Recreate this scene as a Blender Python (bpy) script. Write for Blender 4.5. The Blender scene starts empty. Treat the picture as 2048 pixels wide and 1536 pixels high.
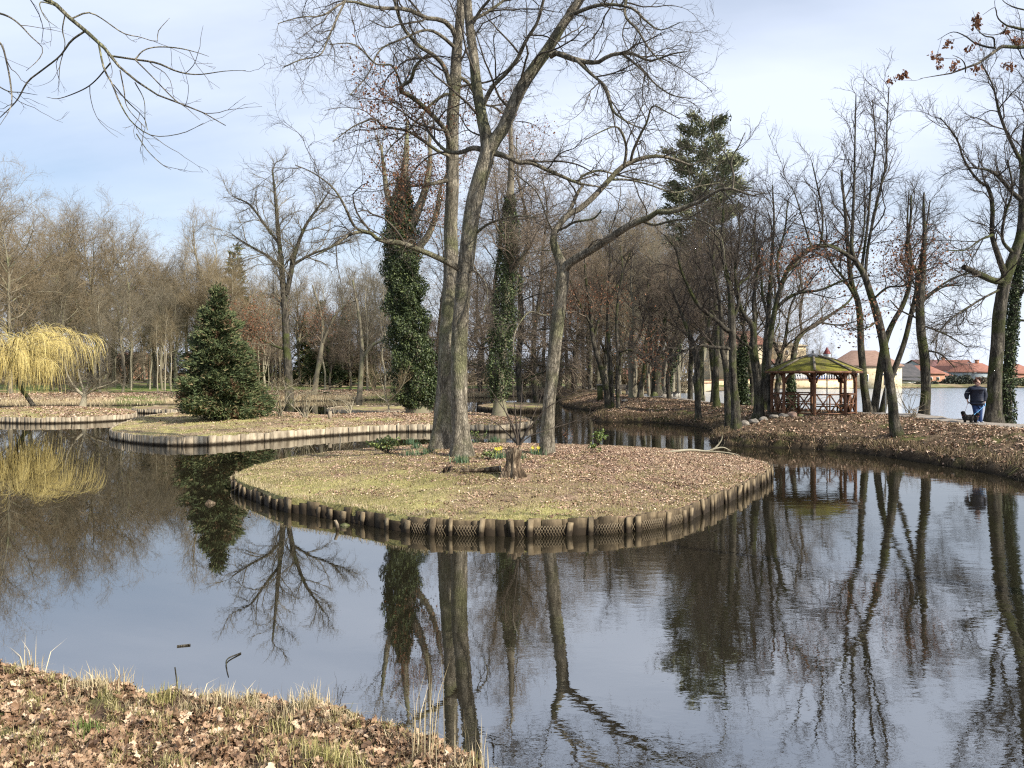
import bpy, math, random
import numpy as np
from mathutils import Vector
PI = math.pi
S = bpy.context.scene
COL = S.collection
# ---------------------------------------------------------------- camera
F, CX, HY, CZ = 1520.0, 1024.0, 745.0, 3.0        # focal length in photo pixels, centre column, horizon row, eye height
cd = bpy.data.cameras.new("camera")
cd.sensor_fit = 'HORIZONTAL'; cd.sensor_width = 36.0; cd.lens = 36.0 * F / 2048.0
cd.shift_y = -(768.0 - HY) / 2048.0
cd.clip_start = 0.05; cd.clip_end = 6000
cam = bpy.data.objects.new("camera", cd); COL.objects.link(cam)
cam.location = (0, 0, CZ); cam.rotation_euler = (PI / 2, 0, 0)
S.camera = cam
# ---------------------------------------------------------------- sky and sun
SUN_EL, SUN_AZ = math.radians(36), math.atan2(0.84, -0.54)   # azimuth from +Y towards +X
w = bpy.data.worlds.new("World"); S.world = w; w.use_nodes = True
nt = w.node_tree; N = nt.nodes; Lk = nt.links
N.clear()
out = N.new('ShaderNodeOutputWorld'); bg = N.new('ShaderNodeBackground')
sky = N.new('ShaderNodeTexSky'); sky.sky_type = 'NISHITA'; sky.sun_disc = False
sky.sun_elevation = SUN_EL; sky.sun_rotation = SUN_AZ; sky.air_density = 1.0; sky.dust_density = 1.6; sky.ozone_density = 1.5
tc = N.new('ShaderNodeTexCoord'); sep = N.new('ShaderNodeSeparateXYZ'); Lk.new(tc.outputs['Generated'], sep.inputs[0])
zz = N.new('ShaderNodeMath'); zz.operation = 'MAXIMUM'; zz.inputs[1].default_value = 0.0; Lk.new(sep.outputs[2], zz.inputs[0])
za = N.new('ShaderNodeMath'); za.operation = 'ADD'; za.inputs[1].default_value = 0.22; Lk.new(zz.outputs[0], za.inputs[0])
dx = N.new('ShaderNodeMath'); dx.operation = 'DIVIDE'; Lk.new(sep.outputs[0], dx.inputs[0]); Lk.new(za.outputs[0], dx.inputs[1])
dy = N.new('ShaderNodeMath'); dy.operation = 'DIVIDE'; Lk.new(sep.outputs[1], dy.inputs[0]); Lk.new(za.outputs[0], dy.inputs[1])
cb = N.new('ShaderNodeCombineXYZ'); Lk.new(dx.outputs[0], cb.inputs[0]); Lk.new(dy.outputs[0], cb.inputs[1])
mp = N.new('ShaderNodeMapping'); mp.inputs['Rotation'].default_value = (0, 0, 0.5); mp.inputs['Scale'].default_value = (0.55, 1.5, 1); mp.inputs['Location'].default_value = (3.1, 1.7, 0)
Lk.new(cb.outputs[0], mp.inputs[0])
n1 = N.new('ShaderNodeTexNoise'); n1.inputs['Scale'].default_value = 0.75; n1.inputs['Detail'].default_value = 7; n1.inputs['Roughness'].default_value = 0.5; n1.inputs['Distortion'].default_value = 0.35
Lk.new(mp.outputs[0], n1.inputs[0])
rp = N.new('ShaderNodeValToRGB'); rp.color_ramp.elements[0].position = 0.38; rp.color_ramp.elements[0].color = (0.26, 0.26, 0.26, 1)
rp.color_ramp.elements[1].position = 0.66; rp.color_ramp.elements[1].color = (0.85, 0.85, 0.85, 1); Lk.new(n1.outputs[0], rp.inputs[0])
hz = N.new('ShaderNodeMapRange'); hz.interpolation_type = 'SMOOTHSTEP'; hz.inputs[1].default_value = 0.0; hz.inputs[2].default_value = 0.32; hz.inputs[3].default_value = 0.9; hz.inputs[4].default_value = 0.0; Lk.new(sep.outputs[2], hz.inputs[0])
mm_ = N.new('ShaderNodeMath'); mm_.operation = 'MAXIMUM'; Lk.new(rp.outputs[0], mm_.inputs[0]); Lk.new(hz.outputs[0], mm_.inputs[1])
mx = N.new('ShaderNodeMix'); mx.data_type = 'RGBA'; Lk.new(mm_.outputs[0], mx.inputs[0]); Lk.new(sky.outputs[0], mx.inputs[6])
mx.inputs[7].default_value = (6.8, 7.4, 8.6, 1)
Lk.new(mx.outputs[2], bg.inputs[0]); bg.inputs[1].default_value = 0.1
Lk.new(bg.outputs[0], out.inputs[0])
sl = bpy.data.lights.new("sun", 'SUN'); sl.energy = 5.0; sl.angle = math.radians(0.6); sl.color = (1.0, 0.93, 0.82)
sun = bpy.data.objects.new("sun", sl); COL.objects.link(sun)
sd_ = Vector((math.cos(SUN_EL) * math.sin(SUN_AZ), math.cos(SUN_EL) * math.cos(SUN_AZ), math.sin(SUN_EL)))
sun.rotation_euler = sd_.to_track_quat('Z', 'Y').to_euler(); sun.location = (30, -20, 40)
S.view_settings.view_transform = 'Standard'; S.view_settings.look = 'None'; S.view_settings.gamma = 1; S.view_settings.exposure = 0.6
S.render.engine = 'CYCLES'
S.cycles.use_denoising = False; S.cycles.pixel_filter_type = 'BLACKMAN_HARRIS'; S.cycles.filter_width = 1.2
S.cycles.max_bounces = 5; S.cycles.diffuse_bounces = 2; S.cycles.glossy_bounces = 3; S.cycles.transmission_bounces = 2
S.cycles.caustics_reflective = False; S.cycles.caustics_refractive = False
# ---------------------------------------------------------------- helpers
def P3(px, py, d):                       # a point seen at photo pixel (px, py) standing d metres away
    return ((px - CX) * d / F, d, CZ - (py - HY) * d / F)
def gpt(px, py, z):                      # the point at height z seen at that pixel
    d = (CZ - z) * F / (py - HY); return ((px - CX) * d / F, d)

def mk_mesh(name, V, faces_list, smooth=False):
    """V (n,3); faces_list: arrays (m,k) of vertex indices"""
    me = bpy.data.meshes.new(name)
    V = np.asarray(V, dtype=np.float32)
    me.vertices.add(len(V)); me.vertices.foreach_set('co', V.ravel())
    fl = [np.asarray(f, dtype=np.int32) for f in faces_list if len(f)]
    li = np.concatenate([f.ravel() for f in fl]); tot = np.concatenate([np.full(len(f), f.shape[1], dtype=np.int32) for f in fl])
    st = np.concatenate([[0], np.cumsum(tot)[:-1]]).astype(np.int32)
    me.loops.add(len(li)); me.loops.foreach_set('vertex_index', li)
    me.polygons.add(len(tot)); me.polygons.foreach_set('loop_start', st); me.polygons.foreach_set('loop_total', tot)
    if smooth: me.polygons.foreach_set('use_smooth', np.ones(len(tot), dtype=bool))
    me.update(calc_edges=True)
    return me

class MB:
    """collects vertices and faces, then becomes one mesh object"""
    def __init__(s): s.V = []; s.F = {}; s.n = 0
    def add(s, V, *faces):
        V = np.asarray(V, dtype=float).reshape(-1, 3); s.V.append(V)
        for f in faces:
            f = np.asarray(f, dtype=np.int64)
            if len(f): s.F.setdefault(f.shape[1], []).append(f + s.n)
        s.n += len(V)
    def box(s, c, size, rz=0.0, ry=0.0, rx=0.0, taper=1.0):
        h = np.array(size) / 2.0
        v = np.array([[x, y, z] for z in (-1, 1) for y in (-1, 1) for x in (-1, 1)], float)
        v[4:, :2] *= taper
        v = v * h
        s.add(rot(v, rx, ry, rz) + np.array(c), [[0, 2, 3, 1], [4, 5, 7, 6], [0, 1, 5, 4], [2, 6, 7, 3], [0, 4, 6, 2], [1, 3, 7, 5]])
    def bar(s, a, b, wx, wy, up=(0, 0, 1)):
        a = np.array(a, float); b = np.array(b, float); t = b - a; L = np.linalg.norm(t); t /= L
        u = np.cross(np.array(up, float), t); n = np.linalg.norm(u)
        u = np.array([1., 0, 0]) if n < 1e-4 else u / n
        v = np.cross(t, u)
        V = [p + sx * u * wx / 2 + sy * v * wy / 2 for p in (a, b) for sx, sy in ((-1, -1), (1, -1), (1, 1), (-1, 1))]
        s.add(V, [[0, 3, 2, 1], [4, 5, 6, 7], [0, 1, 5, 4], [1, 2, 6, 5], [2, 3, 7, 6], [3, 0, 4, 7]])
    def poly(s, pts): s.add(pts, [list(range(len(pts)))])
    def tube(s, pts, rad, sides=6, cap=True):
        V, Fc = tubes(np.array(pts, float)[None], np.array(rad, float)[None], sides)
        s.add(V, Fc)
    def obj(s, name, mat, parent=None, smooth=False):
        me = mk_mesh(name, np.concatenate(s.V), [np.concatenate(f) for f in s.F.values()], smooth)
        return link(name, me, mat, parent)

def rot(v, rx, ry, rz):
    v = np.array(v, float)
    if rx: c, s_ = math.cos(rx), math.sin(rx); v = v @ np.array([[1, 0, 0], [0, c, s_], [0, -s_, c]])
    if ry: c, s_ = math.cos(ry), math.sin(ry); v = v @ np.array([[c, 0, -s_], [0, 1, 0], [s_, 0, c]])
    if rz: c, s_ = math.cos(rz), math.sin(rz); v = v @ np.array([[c, s_, 0], [-s_, c, 0], [0, 0, 1]])
    return v

def link(name, me, mat, parent=None):
    o = bpy.data.objects.new(name, me); COL.objects.link(o)
    if mat is not None:
        for m in (mat if isinstance(mat, (list, tuple)) else [mat]): me.materials.append(m)
    if parent is not None:
        o.parent = parent
        o.location = -parent.location if parent.type == 'EMPTY' and parent.get('abs') else (0, 0, 0)
    return o
def thing(name, label, cat, loc=(0, 0, 0), group=None, absolute=True):
    """an Empty at the base; with absolute=True parts are given in world coordinates"""
    o = bpy.data.objects.new(name, None); COL.objects.link(o); o.location = loc; o.empty_display_size = 0.3
    o['label'] = label; o['category'] = cat
    if absolute: o['abs'] = 1
    if group: o['group'] = group
    return o
def tag(o, label=None, cat=None, group=None, kind=None):
    if label: o['label'] = label
    if cat: o['category'] = cat
    if group: o['group'] = group
    if kind: o['kind'] = kind
    return o
def copy_thing(root, loc, rz=0.0, sc=1.0, label=None, group=None):
    r = root.copy(); COL.objects.link(r); r.location = loc; r.rotation_euler = (0, 0, rz)
    r.scale = (sc, sc, sc) if not isinstance(sc, tuple) else sc
    if label: r['label'] = label
    if group: r['group'] = group
    for ch in list(root.children):
        c = ch.copy(); COL.objects.link(c); c.parent = r
        for g in ch.children:
            d = g.copy(); COL.objects.link(d); d.parent = c
    return r

def tubes(P, R, sides=5, flare=None):
    """P (B,N,3) centre lines, R (B,N) radii -> vertices, quads"""
    B, Np, _ = P.shape
    T = np.gradient(P, axis=1); T /= (np.linalg.norm(T, axis=2, keepdims=True) + 1e-9)
    ref = np.zeros((B, 1, 3)); m = T.mean(1); ax = np.argmin(np.abs(m), axis=1); ref[np.arange(B), 0, ax] = 1
    U = np.cross(T, ref); U /= (np.linalg.norm(U, axis=2, keepdims=True) + 1e-9); W = np.cross(T, U)
    a = np.arange(sides) * 2 * PI / sides
    rr = R[:, :, None, None] * np.ones((1, 1, sides, 1))
    if flare is not None: rr = rr * flare(P, a)[..., None]
    V = P[:, :, None, :] + rr * (np.cos(a)[None, None, :, None] * U[:, :, None, :] + np.sin(a)[None, None, :, None] * W[:, :, None, :])
    b = np.arange(B)[:, None, None] * Np * sides; i = np.arange(Np - 1)[None, :, None] * sides; k = np.arange(sides)[None, None, :]; k2 = (k + 1) % sides
    Q = np.stack([b + i + k, b + i + k2, b + i + sides + k2, b + i + sides + k], -1).reshape(-1, 4)
    return V.reshape(-1, 3), Q

# ---------------------------------------------------------------- materials
def new_mat(name):
    m = bpy.data.materials.new(name); m.use_nodes = True
    nt = m.node_tree; return m, nt, nt.nodes['Principled BSDF']
def ramp(nt, cols, pos=None):
    r = nt.nodes.new('ShaderNodeValToRGB'); cr = r.color_ramp
    pos = pos or [i / max(1, len(cols) - 1) for i in range(len(cols))]
    while len(cr.elements) < len(cols): cr.elements.new(0.5)
    for e, c, p in zip(cr.elements, cols, pos): e.position = p; e.color = (*c, 1)
    return r
def noise(nt, scale, detail=4, rough=0.55, stretch=(1, 1, 1), coord='Object', dist=0.0):
    t = nt.nodes.new('ShaderNodeTexCoord'); mp = nt.nodes.new('ShaderNodeMapping'); mp.inputs['Scale'].default_value = stretch
    nt.links.new(t.outputs[coord], mp.inputs[0])
    n = nt.nodes.new('ShaderNodeTexNoise'); n.inputs['Scale'].default_value = scale; n.inputs['Detail'].default_value = detail
    n.inputs['Roughness'].default_value = rough; n.inputs['Distortion'].default_value = dist
    nt.links.new(mp.outputs[0], n.inputs[0]); return n
def bump(nt, bs, h, strength, dist):
    b = nt.nodes.new('ShaderNodeBump'); b.inputs['Strength'].default_value = strength; b.inputs['Distance'].default_value = dist
    nt.links.new(h, b.inputs['Height']); nt.links.new(b.outputs[0], bs.inputs['Normal']); return b
def mixc(nt, f, a, b, mode='MIX'):
    m = nt.nodes.new('ShaderNodeMix'); m.data_type = 'RGBA'; m.blend_type = mode
    if isinstance(f, float): m.inputs[0].default_value = f
    else: nt.links.new(f, m.inputs[0])
    for i, x in ((6, a), (7, b)):
        if isinstance(x, tuple): m.inputs[i].default_value = (*x, 1)
        else: nt.links.new(x, m.inputs[i])
    return m.outputs[2]
def nmat(name, cols, scale=4, rough=0.8, bumps=0.3, bdist=0.02, stretch=(1, 1, 1), detail=5, pos=None, spec=0.3, coord='Object'):
    m, nt, b = new_mat(name); n = noise(nt, scale, detail, 0.6, stretch, coord)
    r = ramp(nt, cols, pos or [0.3 + 0.4 * i / max(1, len(cols) - 1) for i in range(len(cols))]); nt.links.new(n.outputs[0], r.inputs[0])
    nt.links.new(r.outputs[0], b.inputs['Base Color']); b.inputs['Roughness'].default_value = rough; b.inputs['Specular IOR Level'].default_value = spec
    if bumps: bump(nt, b, n.outputs[0], bumps, bdist)
    return m
def imat(name, cols, rough=0.7, pos=None, spec=0.3, patch=None, trans=0.0):
    """colour varies from one leaf / blade to the next"""
    m, nt, b = new_mat(name); g = nt.nodes.new('ShaderNodeNewGeometry')
    r = ramp(nt, cols, pos); nt.links.new(g.outputs['Random Per Island'], r.inputs[0]); c = r.outputs[0]
    if patch:
        n = noise(nt, patch[0], 3); rr = ramp(nt, [(0, 0, 0), (1, 1, 1)], [patch[1], patch[2]]); nt.links.new(n.outputs[0], rr.inputs[0])
        r2 = ramp(nt, patch[3]); nt.links.new(g.outputs['Random Per Island'], r2.inputs[0]); c = mixc(nt, rr.outputs[0], c, r2.outputs[0])
    nt.links.new(c, b.inputs['Base Color']); b.inputs['Roughness'].default_value = rough; b.inputs['Specular IOR Level'].default_value = spec
    if trans:
        t = nt.nodes.new('ShaderNodeBsdfTranslucent'); nt.links.new(c, t.inputs[0]); a = nt.nodes.new('ShaderNodeMixShader'); a.inputs[0].default_value = trans
        o = nt.nodes['Material Output']; nt.links.new(b.outputs[0], a.inputs[1]); nt.links.new(t.outputs[0], a.inputs[2]); nt.links.new(a.outputs[0], o.inputs[0])
    return m
def bark(name, dark, mid, light, moss=None, scale=9, bd=0.03, mossr=(0.5, 0.62), ridge=7):
    m, nt, b = new_mat(name)
    n = noise(nt, scale, 6, 0.65, (1, 1, 0.22), dist=0.4)
    r = ramp(nt, [dark, mid, light], [0.36, 0.5, 0.66]); nt.links.new(n.outputs[0], r.inputs[0]); c = r.outputs[0]
    n2 = noise(nt, 1.1, 3); 
    if moss:
        rr = ramp(nt, [(0, 0, 0), (1, 1, 1)], list(mossr)); nt.links.new(n2.outputs[0], rr.inputs[0]); c = mixc(nt, rr.outputs[0], c, moss)
    n3 = noise(nt, 2.3, 2); r3 = ramp(nt, [(0.7, 0.7, 0.7), (1.15, 1.15, 1.15)], [0.35, 0.65]); nt.links.new(n3.outputs[0], r3.inputs[0])
    c = mixc(nt, 1.0, c, r3.outputs[0], 'MULTIPLY')
    t = nt.nodes.new('ShaderNodeTexCoord'); mp = nt.nodes.new('ShaderNodeMapping'); mp.inputs['Scale'].default_value = (1, 1, 0.24); nt.links.new(t.outputs['Object'], mp.inputs[0])
    ad = nt.nodes.new('ShaderNodeVectorMath'); ad.operation = 'MULTIPLY_ADD'; ad.inputs[1].default_value = (0.12, 0.12, 0.12)
    nt.links.new(n.outputs['Color'], ad.inputs[0]); nt.links.new(mp.outputs[0], ad.inputs[2])
    v = nt.nodes.new('ShaderNodeTexVoronoi'); v.feature = 'DISTANCE_TO_EDGE'; v.inputs['Scale'].default_value = ridge * 3.4; nt.links.new(ad.outputs[0], v.inputs[0])
    vr = ramp(nt, [(0.35, 0.35, 0.35), (1, 1, 1)], [0.0, 0.16]); nt.links.new(v.outputs[0], vr.inputs[0])
    c = mixc(nt, 0.7, c, vr.outputs[0], 'MULTIPLY')
    nt.links.new(c, b.inputs['Base Color']); b.inputs['Roughness'].default_value = 0.9; b.inputs['Specular IOR Level'].default_value = 0.2
    ms = nt.nodes.new('ShaderNodeMath'); ms.operation = 'MINIMUM'; ms.inputs[1].default_value = 0.22; nt.links.new(v.outputs[0], ms.inputs[0])
    am = nt.nodes.new('ShaderNodeMath'); am.operation = 'MULTIPLY_ADD'; am.inputs[1].default_value = 3.0; nt.links.new(ms.outputs[0], am.inputs[0]); nt.links.new(n.outputs[0], am.inputs[2])
    bump(nt, b, am.outputs[0], 0.9, bd)
    return m
M = {}
M['oak'] = bark('oak_bark', (0.10, 0.088, 0.066), (0.25, 0.22, 0.165), (0.42, 0.375, 0.29), (0.2, 0.2, 0.11), scale=8, bd=0.035, mossr=(0.48, 0.66))
M['oak_twig'] = nmat('oak_twig', [(0.035, 0.029, 0.022), (0.11, 0.092, 0.07)], 3, 0.85, 0)
M['alder'] = bark('dark_bark', (0.025, 0.023, 0.018), (0.085, 0.075, 0.058), (0.19, 0.17, 0.13), (0.085, 0.095, 0.035), scale=9, bd=0.025)
M['alder_twig'] = nmat('dark_twig', [(0.028, 0.023, 0.018), (0.085, 0.067, 0.052)], 3, 0.85, 0)
M['mossy'] = bark('mossy_bark', (0.05, 0.048, 0.03), (0.13, 0.13, 0.075), (0.22, 0.215, 0.13), (0.16, 0.18, 0.07), scale=8)
M['far_bark'] = nmat('far_bark', [(0.07, 0.06, 0.042), (0.2, 0.175, 0.125), (0.17, 0.18, 0.09)], 1.4, 0.9, 0.3, 0.04, (1, 1, 0.3))
M['pale_bark'] = nmat('pale_bark', [(0.2, 0.18, 0.12), (0.42, 0.38, 0.28)], 2, 0.9, 0.3, 0.03, (1, 1, 0.3))
M['twig_brown'] = nmat('twig_brown', [(0.14, 0.11, 0.066), (0.33, 0.262, 0.165)], 0.5, 0.9, 0)
M['twig_tan'] = nmat('twig_tan', [(0.16, 0.125, 0.075), (0.31, 0.25, 0.15)], 0.5, 0.9, 0)
M['twig_grey'] = nmat('twig_grey', [(0.1, 0.086, 0.06), (0.25, 0.218, 0.155)], 0.5, 0.9, 0)
M['twig_red'] = nmat('twig_red', [(0.11, 0.085, 0.06), (0.27, 0.212, 0.155)], 0.5, 0.9, 0)
M['rust_leaf'] = imat('rust_leaf', [(0.11, 0.045, 0.025), (0.22, 0.095, 0.05), (0.32, 0.17, 0.09)], 0.7, trans=0.25)
M['ivy'] = imat('ivy_leaf', [(0.014, 0.024, 0.009), (0.036, 0.054, 0.018), (0.078, 0.105, 0.035), (0.15, 0.18, 0.07)], 0.55, [0, 0.5, 0.85, 1], spec=0.35)
M['fir'] = imat('fir_needles', [(0.025, 0.04, 0.016), (0.062, 0.086, 0.034), (0.13, 0.155, 0.062), (0.22, 0.16, 0.09)], 0.75, [0, 0.4, 0.82, 1], patch=(1.1, 0.60, 0.68, [(0.09, 0.045, 0.025), (0.2, 0.11, 0.065)]))
M['pine'] = imat('pine_needles', [(0.06, 0.07, 0.035), (0.13, 0.14, 0.07), (0.24, 0.25, 0.14)], 0.6)
M['willow'] = imat('willow_twig', [(0.4, 0.31, 0.10), (0.6, 0.48, 0.17), (0.74, 0.63, 0.28)], 0.7)
# ---------------------------------------------------------------- branching
def cr(pts, n):
    """smooth curve through rows of pts, resampled to n rows by length"""
    p = np.array(pts, float)
    if len(p) == 2: t = np.linspace(0, 1, n)[:, None]; return p[0] * (1 - t) + p[1] * t
    q = np.vstack([2 * p[0] - p[1], p, 2 * p[-1] - p[-2]]); o = []
    for i in range(1, len(q) - 2):
        for t in np.linspace(0, 1, 9)[:-1]:
            o.append(0.5 * ((2 * q[i]) + (-q[i-1] + q[i+1]) * t + (2*q[i-1] - 5*q[i] + 4*q[i+1] - q[i+2]) * t*t + (-q[i-1] + 3*q[i] - 3*q[i+1] + q[i+2]) * t**3))
    o.append(q[-2]); o = np.array(o)
    s = np.concatenate([[0], np.cumsum(np.linalg.norm(np.diff(o[:, :3], axis=0), axis=1))]); u = np.linspace(0, s[-1], n)
    return np.stack([np.interp(u, s, o[:, k]) for k in range(o.shape[1])], 1)

def grow(rg, Ps, Rs, per_m, L, ang, angj=0.25, wig=0.12, trop=0.0, rc=0.014, rmin=0.003, nseg=5, t0=0.1, lf=0.35, rpar=0.7, curl=0.0, flat=0.0, nmax=None):
    B, Np, _ = Ps.shape
    seg = np.linalg.norm(np.diff(Ps, axis=1), axis=2); Lp = seg.sum(1)
    cnt = np.maximum(1, np.round(Lp * per_m * (1 - t0) * rg.uniform(0.75, 1.25, B))).astype(int)
    par = np.repeat(np.arange(B), cnt); k = np.concatenate([np.arange(c) for c in cnt]); n = np.repeat(cnt, cnt)
    if nmax and len(par) > nmax:
        sel = rg.choice(len(par), nmax, replace=False); par, k, n = par[sel], k[sel], n[sel]
    t = t0 + (1 - t0) * (k + rg.uniform(0.1, 0.95, len(k))) / n; t = np.clip(t, 0, 0.995)
    f = t * (Np - 1); i = f.astype(int); fr = (f - i)[:, None]
    A, Bp = Ps[par, i], Ps[par, i + 1]; pos = A * (1 - fr) + Bp * fr; T = Bp - A; T /= np.linalg.norm(T, axis=1, keepdims=True) + 1e-9
    rp_ = Rs[par, i] * (1 - fr[:, 0]) + Rs[par, i + 1] * fr[:, 0]
    rv = rg.normal(size=(len(par), 3)); rv[:, 2] = rv[:, 2] * (1 - flat) + 0.0; pr = rv - (rv * T).sum(1, keepdims=True) * T; pr /= np.linalg.norm(pr, axis=1, keepdims=True) + 1e-9
    a = np.clip(ang + rg.normal(0, angj, len(par)), 0.1, 1.8)[:, None] * (1 - 0.3 * t[:, None])
    D = np.cos(a) * T + np.sin(a) * pr
    ln = L * rg.uniform(0.45, 1.25, len(par)) * (1 - lf * t)
    ln = np.minimum(ln, Lp[par] * 1.1)
    r0 = np.minimum(np.maximum(rc * ln, rmin), rp_ * rpar + 0.0005)
    P = np.zeros((len(par), nseg + 1, 3)); P[:, 0] = pos; st = (ln / nseg)[:, None]
    bend = rg.normal(size=(len(par), 3)) * curl
    for s in range(nseg):
        D = D + rg.normal(size=D.shape) * wig + bend; D[:, 2] += trop
        D /= np.linalg.norm(D, axis=1, keepdims=True); P[:, s + 1] = P[:, s] + D * st
    tt = np.linspace(0, 1, nseg + 1)[None]; r1 = np.maximum(r0 * 0.35, min(rmin, r0.min()) * 0.7)
    R = r0[:, None] * (1 - tt) + r1[:, None] * tt
    return P, R

def stem_arr(stems, n):
    P = np.stack([cr(s, n) for s in stems]); return P[:, :, :3], P[:, :, 3]

def crown_mesh(levels):
    """levels: list of (P,R,sides)"""
    mb = MB()
    for P, R, sd in levels:
        V, Q = tubes(P, R, sd); mb.add(V, Q)
    return mb

def leaf_quads(rg, pts, size, n_per, spread, droop=0.5):
    c = np.repeat(pts, n_per, 0); c = c + rg.normal(size=c.shape) * spread
    m = len(c); a = rg.normal(size=(m, 3)); a[:, 2] -= droop; a /= np.linalg.norm(a, axis=1, keepdims=True)
    b = np.cross(a, rg.normal(size=(m, 3))); b /= np.linalg.norm(b, axis=1, keepdims=True)
    s = (size * rg.uniform(0.6, 1.3, m))[:, None]
    nrm = np.cross(a, b)
    V = np.stack([c, c + a * s * 0.5 + b * s * 0.34 + nrm * s * 0.1, c + a * s, c + a * s * 0.5 - b * s * 0.34 + nrm * s * 0.1], 1).reshape(-1, 3)
    k = np.arange(m) * 4
    return V, np.concatenate([np.stack([k, k+1, k+2], 1), np.stack([k, k+2, k+3], 1)])

def root_flare(z0, ht=0.5, amt=0.45, ph=0.0):
    def f(P, a):
        z = P[:, :, 2] - z0; k = np.clip(1 - z / ht, 0, 1.2)[..., None] ** 2
        lob = 0.55 + 0.45 * np.sin(a * 3 + ph) * np.cos(a * 2 + 1.3 + ph * 2)
        wob = 0.04 * np.sin(3 * a[None, None] + 2.1 * z[..., None] + ph) + 0.035 * np.sin(5 * a[None, None] - 3.3 * z[..., None] + ph)
        return 1 + amt * k * lob[None, None] + wob
    return f

def px_stem(pts, d0, d1, ws=1.0, dmid=None):
    """pts rows (px, py, width px) traced from the photo, depth running d0 -> d1 along the stem"""
    q = np.array([(p[0], p[1]) for p in pts], float); s = np.concatenate([[0], np.cumsum(np.linalg.norm(np.diff(q, axis=0), axis=1))]); s /= s[-1]
    o = []
    for p, u in zip(pts, s):
        d = d0 + (d1 - d0) * u; o.append((*P3(p[0], p[1], d), p[2] * 0.5 * d / F * ws))
    return o

DG = 1.7
def px_tree(name, label, cat, d, base, trunk, limbs, bm, tm, dens=1.0, Lb=2.2, seed=1, rmin=0.004, group=None, t0=0.55, lv=4, trop=0.03, wig=0.16, leaves=None,
            zb=None, d1=None, ang=0.95, sides=14, flare=0.45, extra=None, ivy=None, ws=1.0, curl=0.06, per=(1.1, 2.1, 3.4, 4.5), tl=1.0, ptrop=None, trunk_part='trunk'):
    rg = np.random.default_rng(seed)
    bx, by = (base[0] - CX) * d / F, d
    z0 = gz(bx, by) if zb is None else zb
    root = thing(name, label, cat, (bx, by, z0), group)
    tr = px_stem([(base[0], base[1], trunk[0][2])] + trunk[1:] if trunk[0][:2] == (0, 0) else trunk, d, d if d1 is None else d1, ws)
    tr[0] = (tr[0][0], tr[0][1], z0 - 0.12, tr[0][3])
    TP, TR = stem_arr([tr], 46)
    mb = MB(); V, Q = tubes(TP, TR, sides, root_flare(z0, 0.6 + TR[0, 0], flare, seed)); mb.add(V, Q)
    mb.obj(trunk_part, bm, root, True)
    lm = [px_stem(pts, a, b, ws) for pts, a, b in limbs]
    lvs = []
    LP = LR = None
    if lm:
        LP, LR = stem_arr(lm, 22); mb = MB(); V, Q = tubes(LP, LR, 8); mb.add(V, Q); mb.obj('limb', bm, root, True)
    srcs = []
    g1 = grow(rg, TP, TR, per[0] * dens * 1.5, Lb * 1.4 * tl, ang, 0.25, wig, trop, 0.016, rmin, 9, t0, 0.5, 0.5, curl)
    srcs.append(g1)
    if LP is not None: srcs.append(grow(rg, LP, LR, per[0] * dens * 1.45, Lb * 1.1, ang * 0.95, 0.3, wig, trop, 0.016, rmin, 9, 0.12, 0.35, 0.55, curl)); 
    if extra: 
        for e in extra(rg, TP, TR, LP, LR): srcs.append(e)
    P = np.concatenate([s[0] for s in srcs]); R = np.concatenate([s[1] for s in srcs])
    lvs.append((P, R, 5))
    par = [(P, R)]
    if LP is not None:      # twigs straight on the limbs too
        P0, R0 = grow(rg, LP, LR, per[1] * dens * DG * 0.8, Lb * 0.45, ang, 0.3, wig * 1.2, trop, 0.012, rmin, 6, 0.2, 0.2, 0.5, curl * 1.5); lvs.append((P0, R0, 3)); par0 = (P0, R0)
    P2, R2 = grow(rg, P, R, per[1] * dens * DG, Lb * 0.52, ang * 0.85, 0.3, wig * 1.2, trop if ptrop is None else ptrop, 0.012, rmin, 6, 0.12, 0.4, 0.75, curl * 1.5); 
    if LP is not None: P2 = np.concatenate([P2, par0[0]]); R2 = np.concatenate([R2, par0[1]]); lvs.pop()
    lvs.append((P2, R2, 4))
    tip = P2
    if lv >= 3:
        P3_, R3_ = grow(rg, P2, R2, per[2] * dens * DG, Lb * 0.26, 0.8, 0.3, wig * 1.3, trop if ptrop is None else ptrop, 0.010, rmin * 0.8, 4, 0.1, 0.3, 0.8, curl * 2); lvs.append((P3_, R3_, 3)); tip = P3_
        if lv >= 4:
            P4, R4 = grow(rg, P3_, R3_, per[3] * dens * DG, Lb * 0.12, 0.75, 0.3, wig * 1.3, trop, 0.010, rmin * 0.7, 3, 0.1, 0.2, 0.85, curl * 2); lvs.append((P4, R4, 3)); tip = P4
    print(label[:30], [len(q[0]) for q in lvs])
    crown_mesh(lvs).obj('crown', tm, root, True)
    if leaves:
        n, size, mat, pred, sp = leaves
        pts = tip[:, -1]
        if pred is not None: pts = pts[pred(pts)]
        if len(pts):
            pts = pts[rg.integers(0, len(pts), max(1, n // 3))]
            V, T = leaf_quads(rg, pts, size, 3, sp); mb = MB(); mb.add(V, T); mb.obj('dead_leaves', mat, root)
    if ivy:
        ivy_on(rg, root, TP[0], TR[0], *ivy)
    return root

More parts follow.
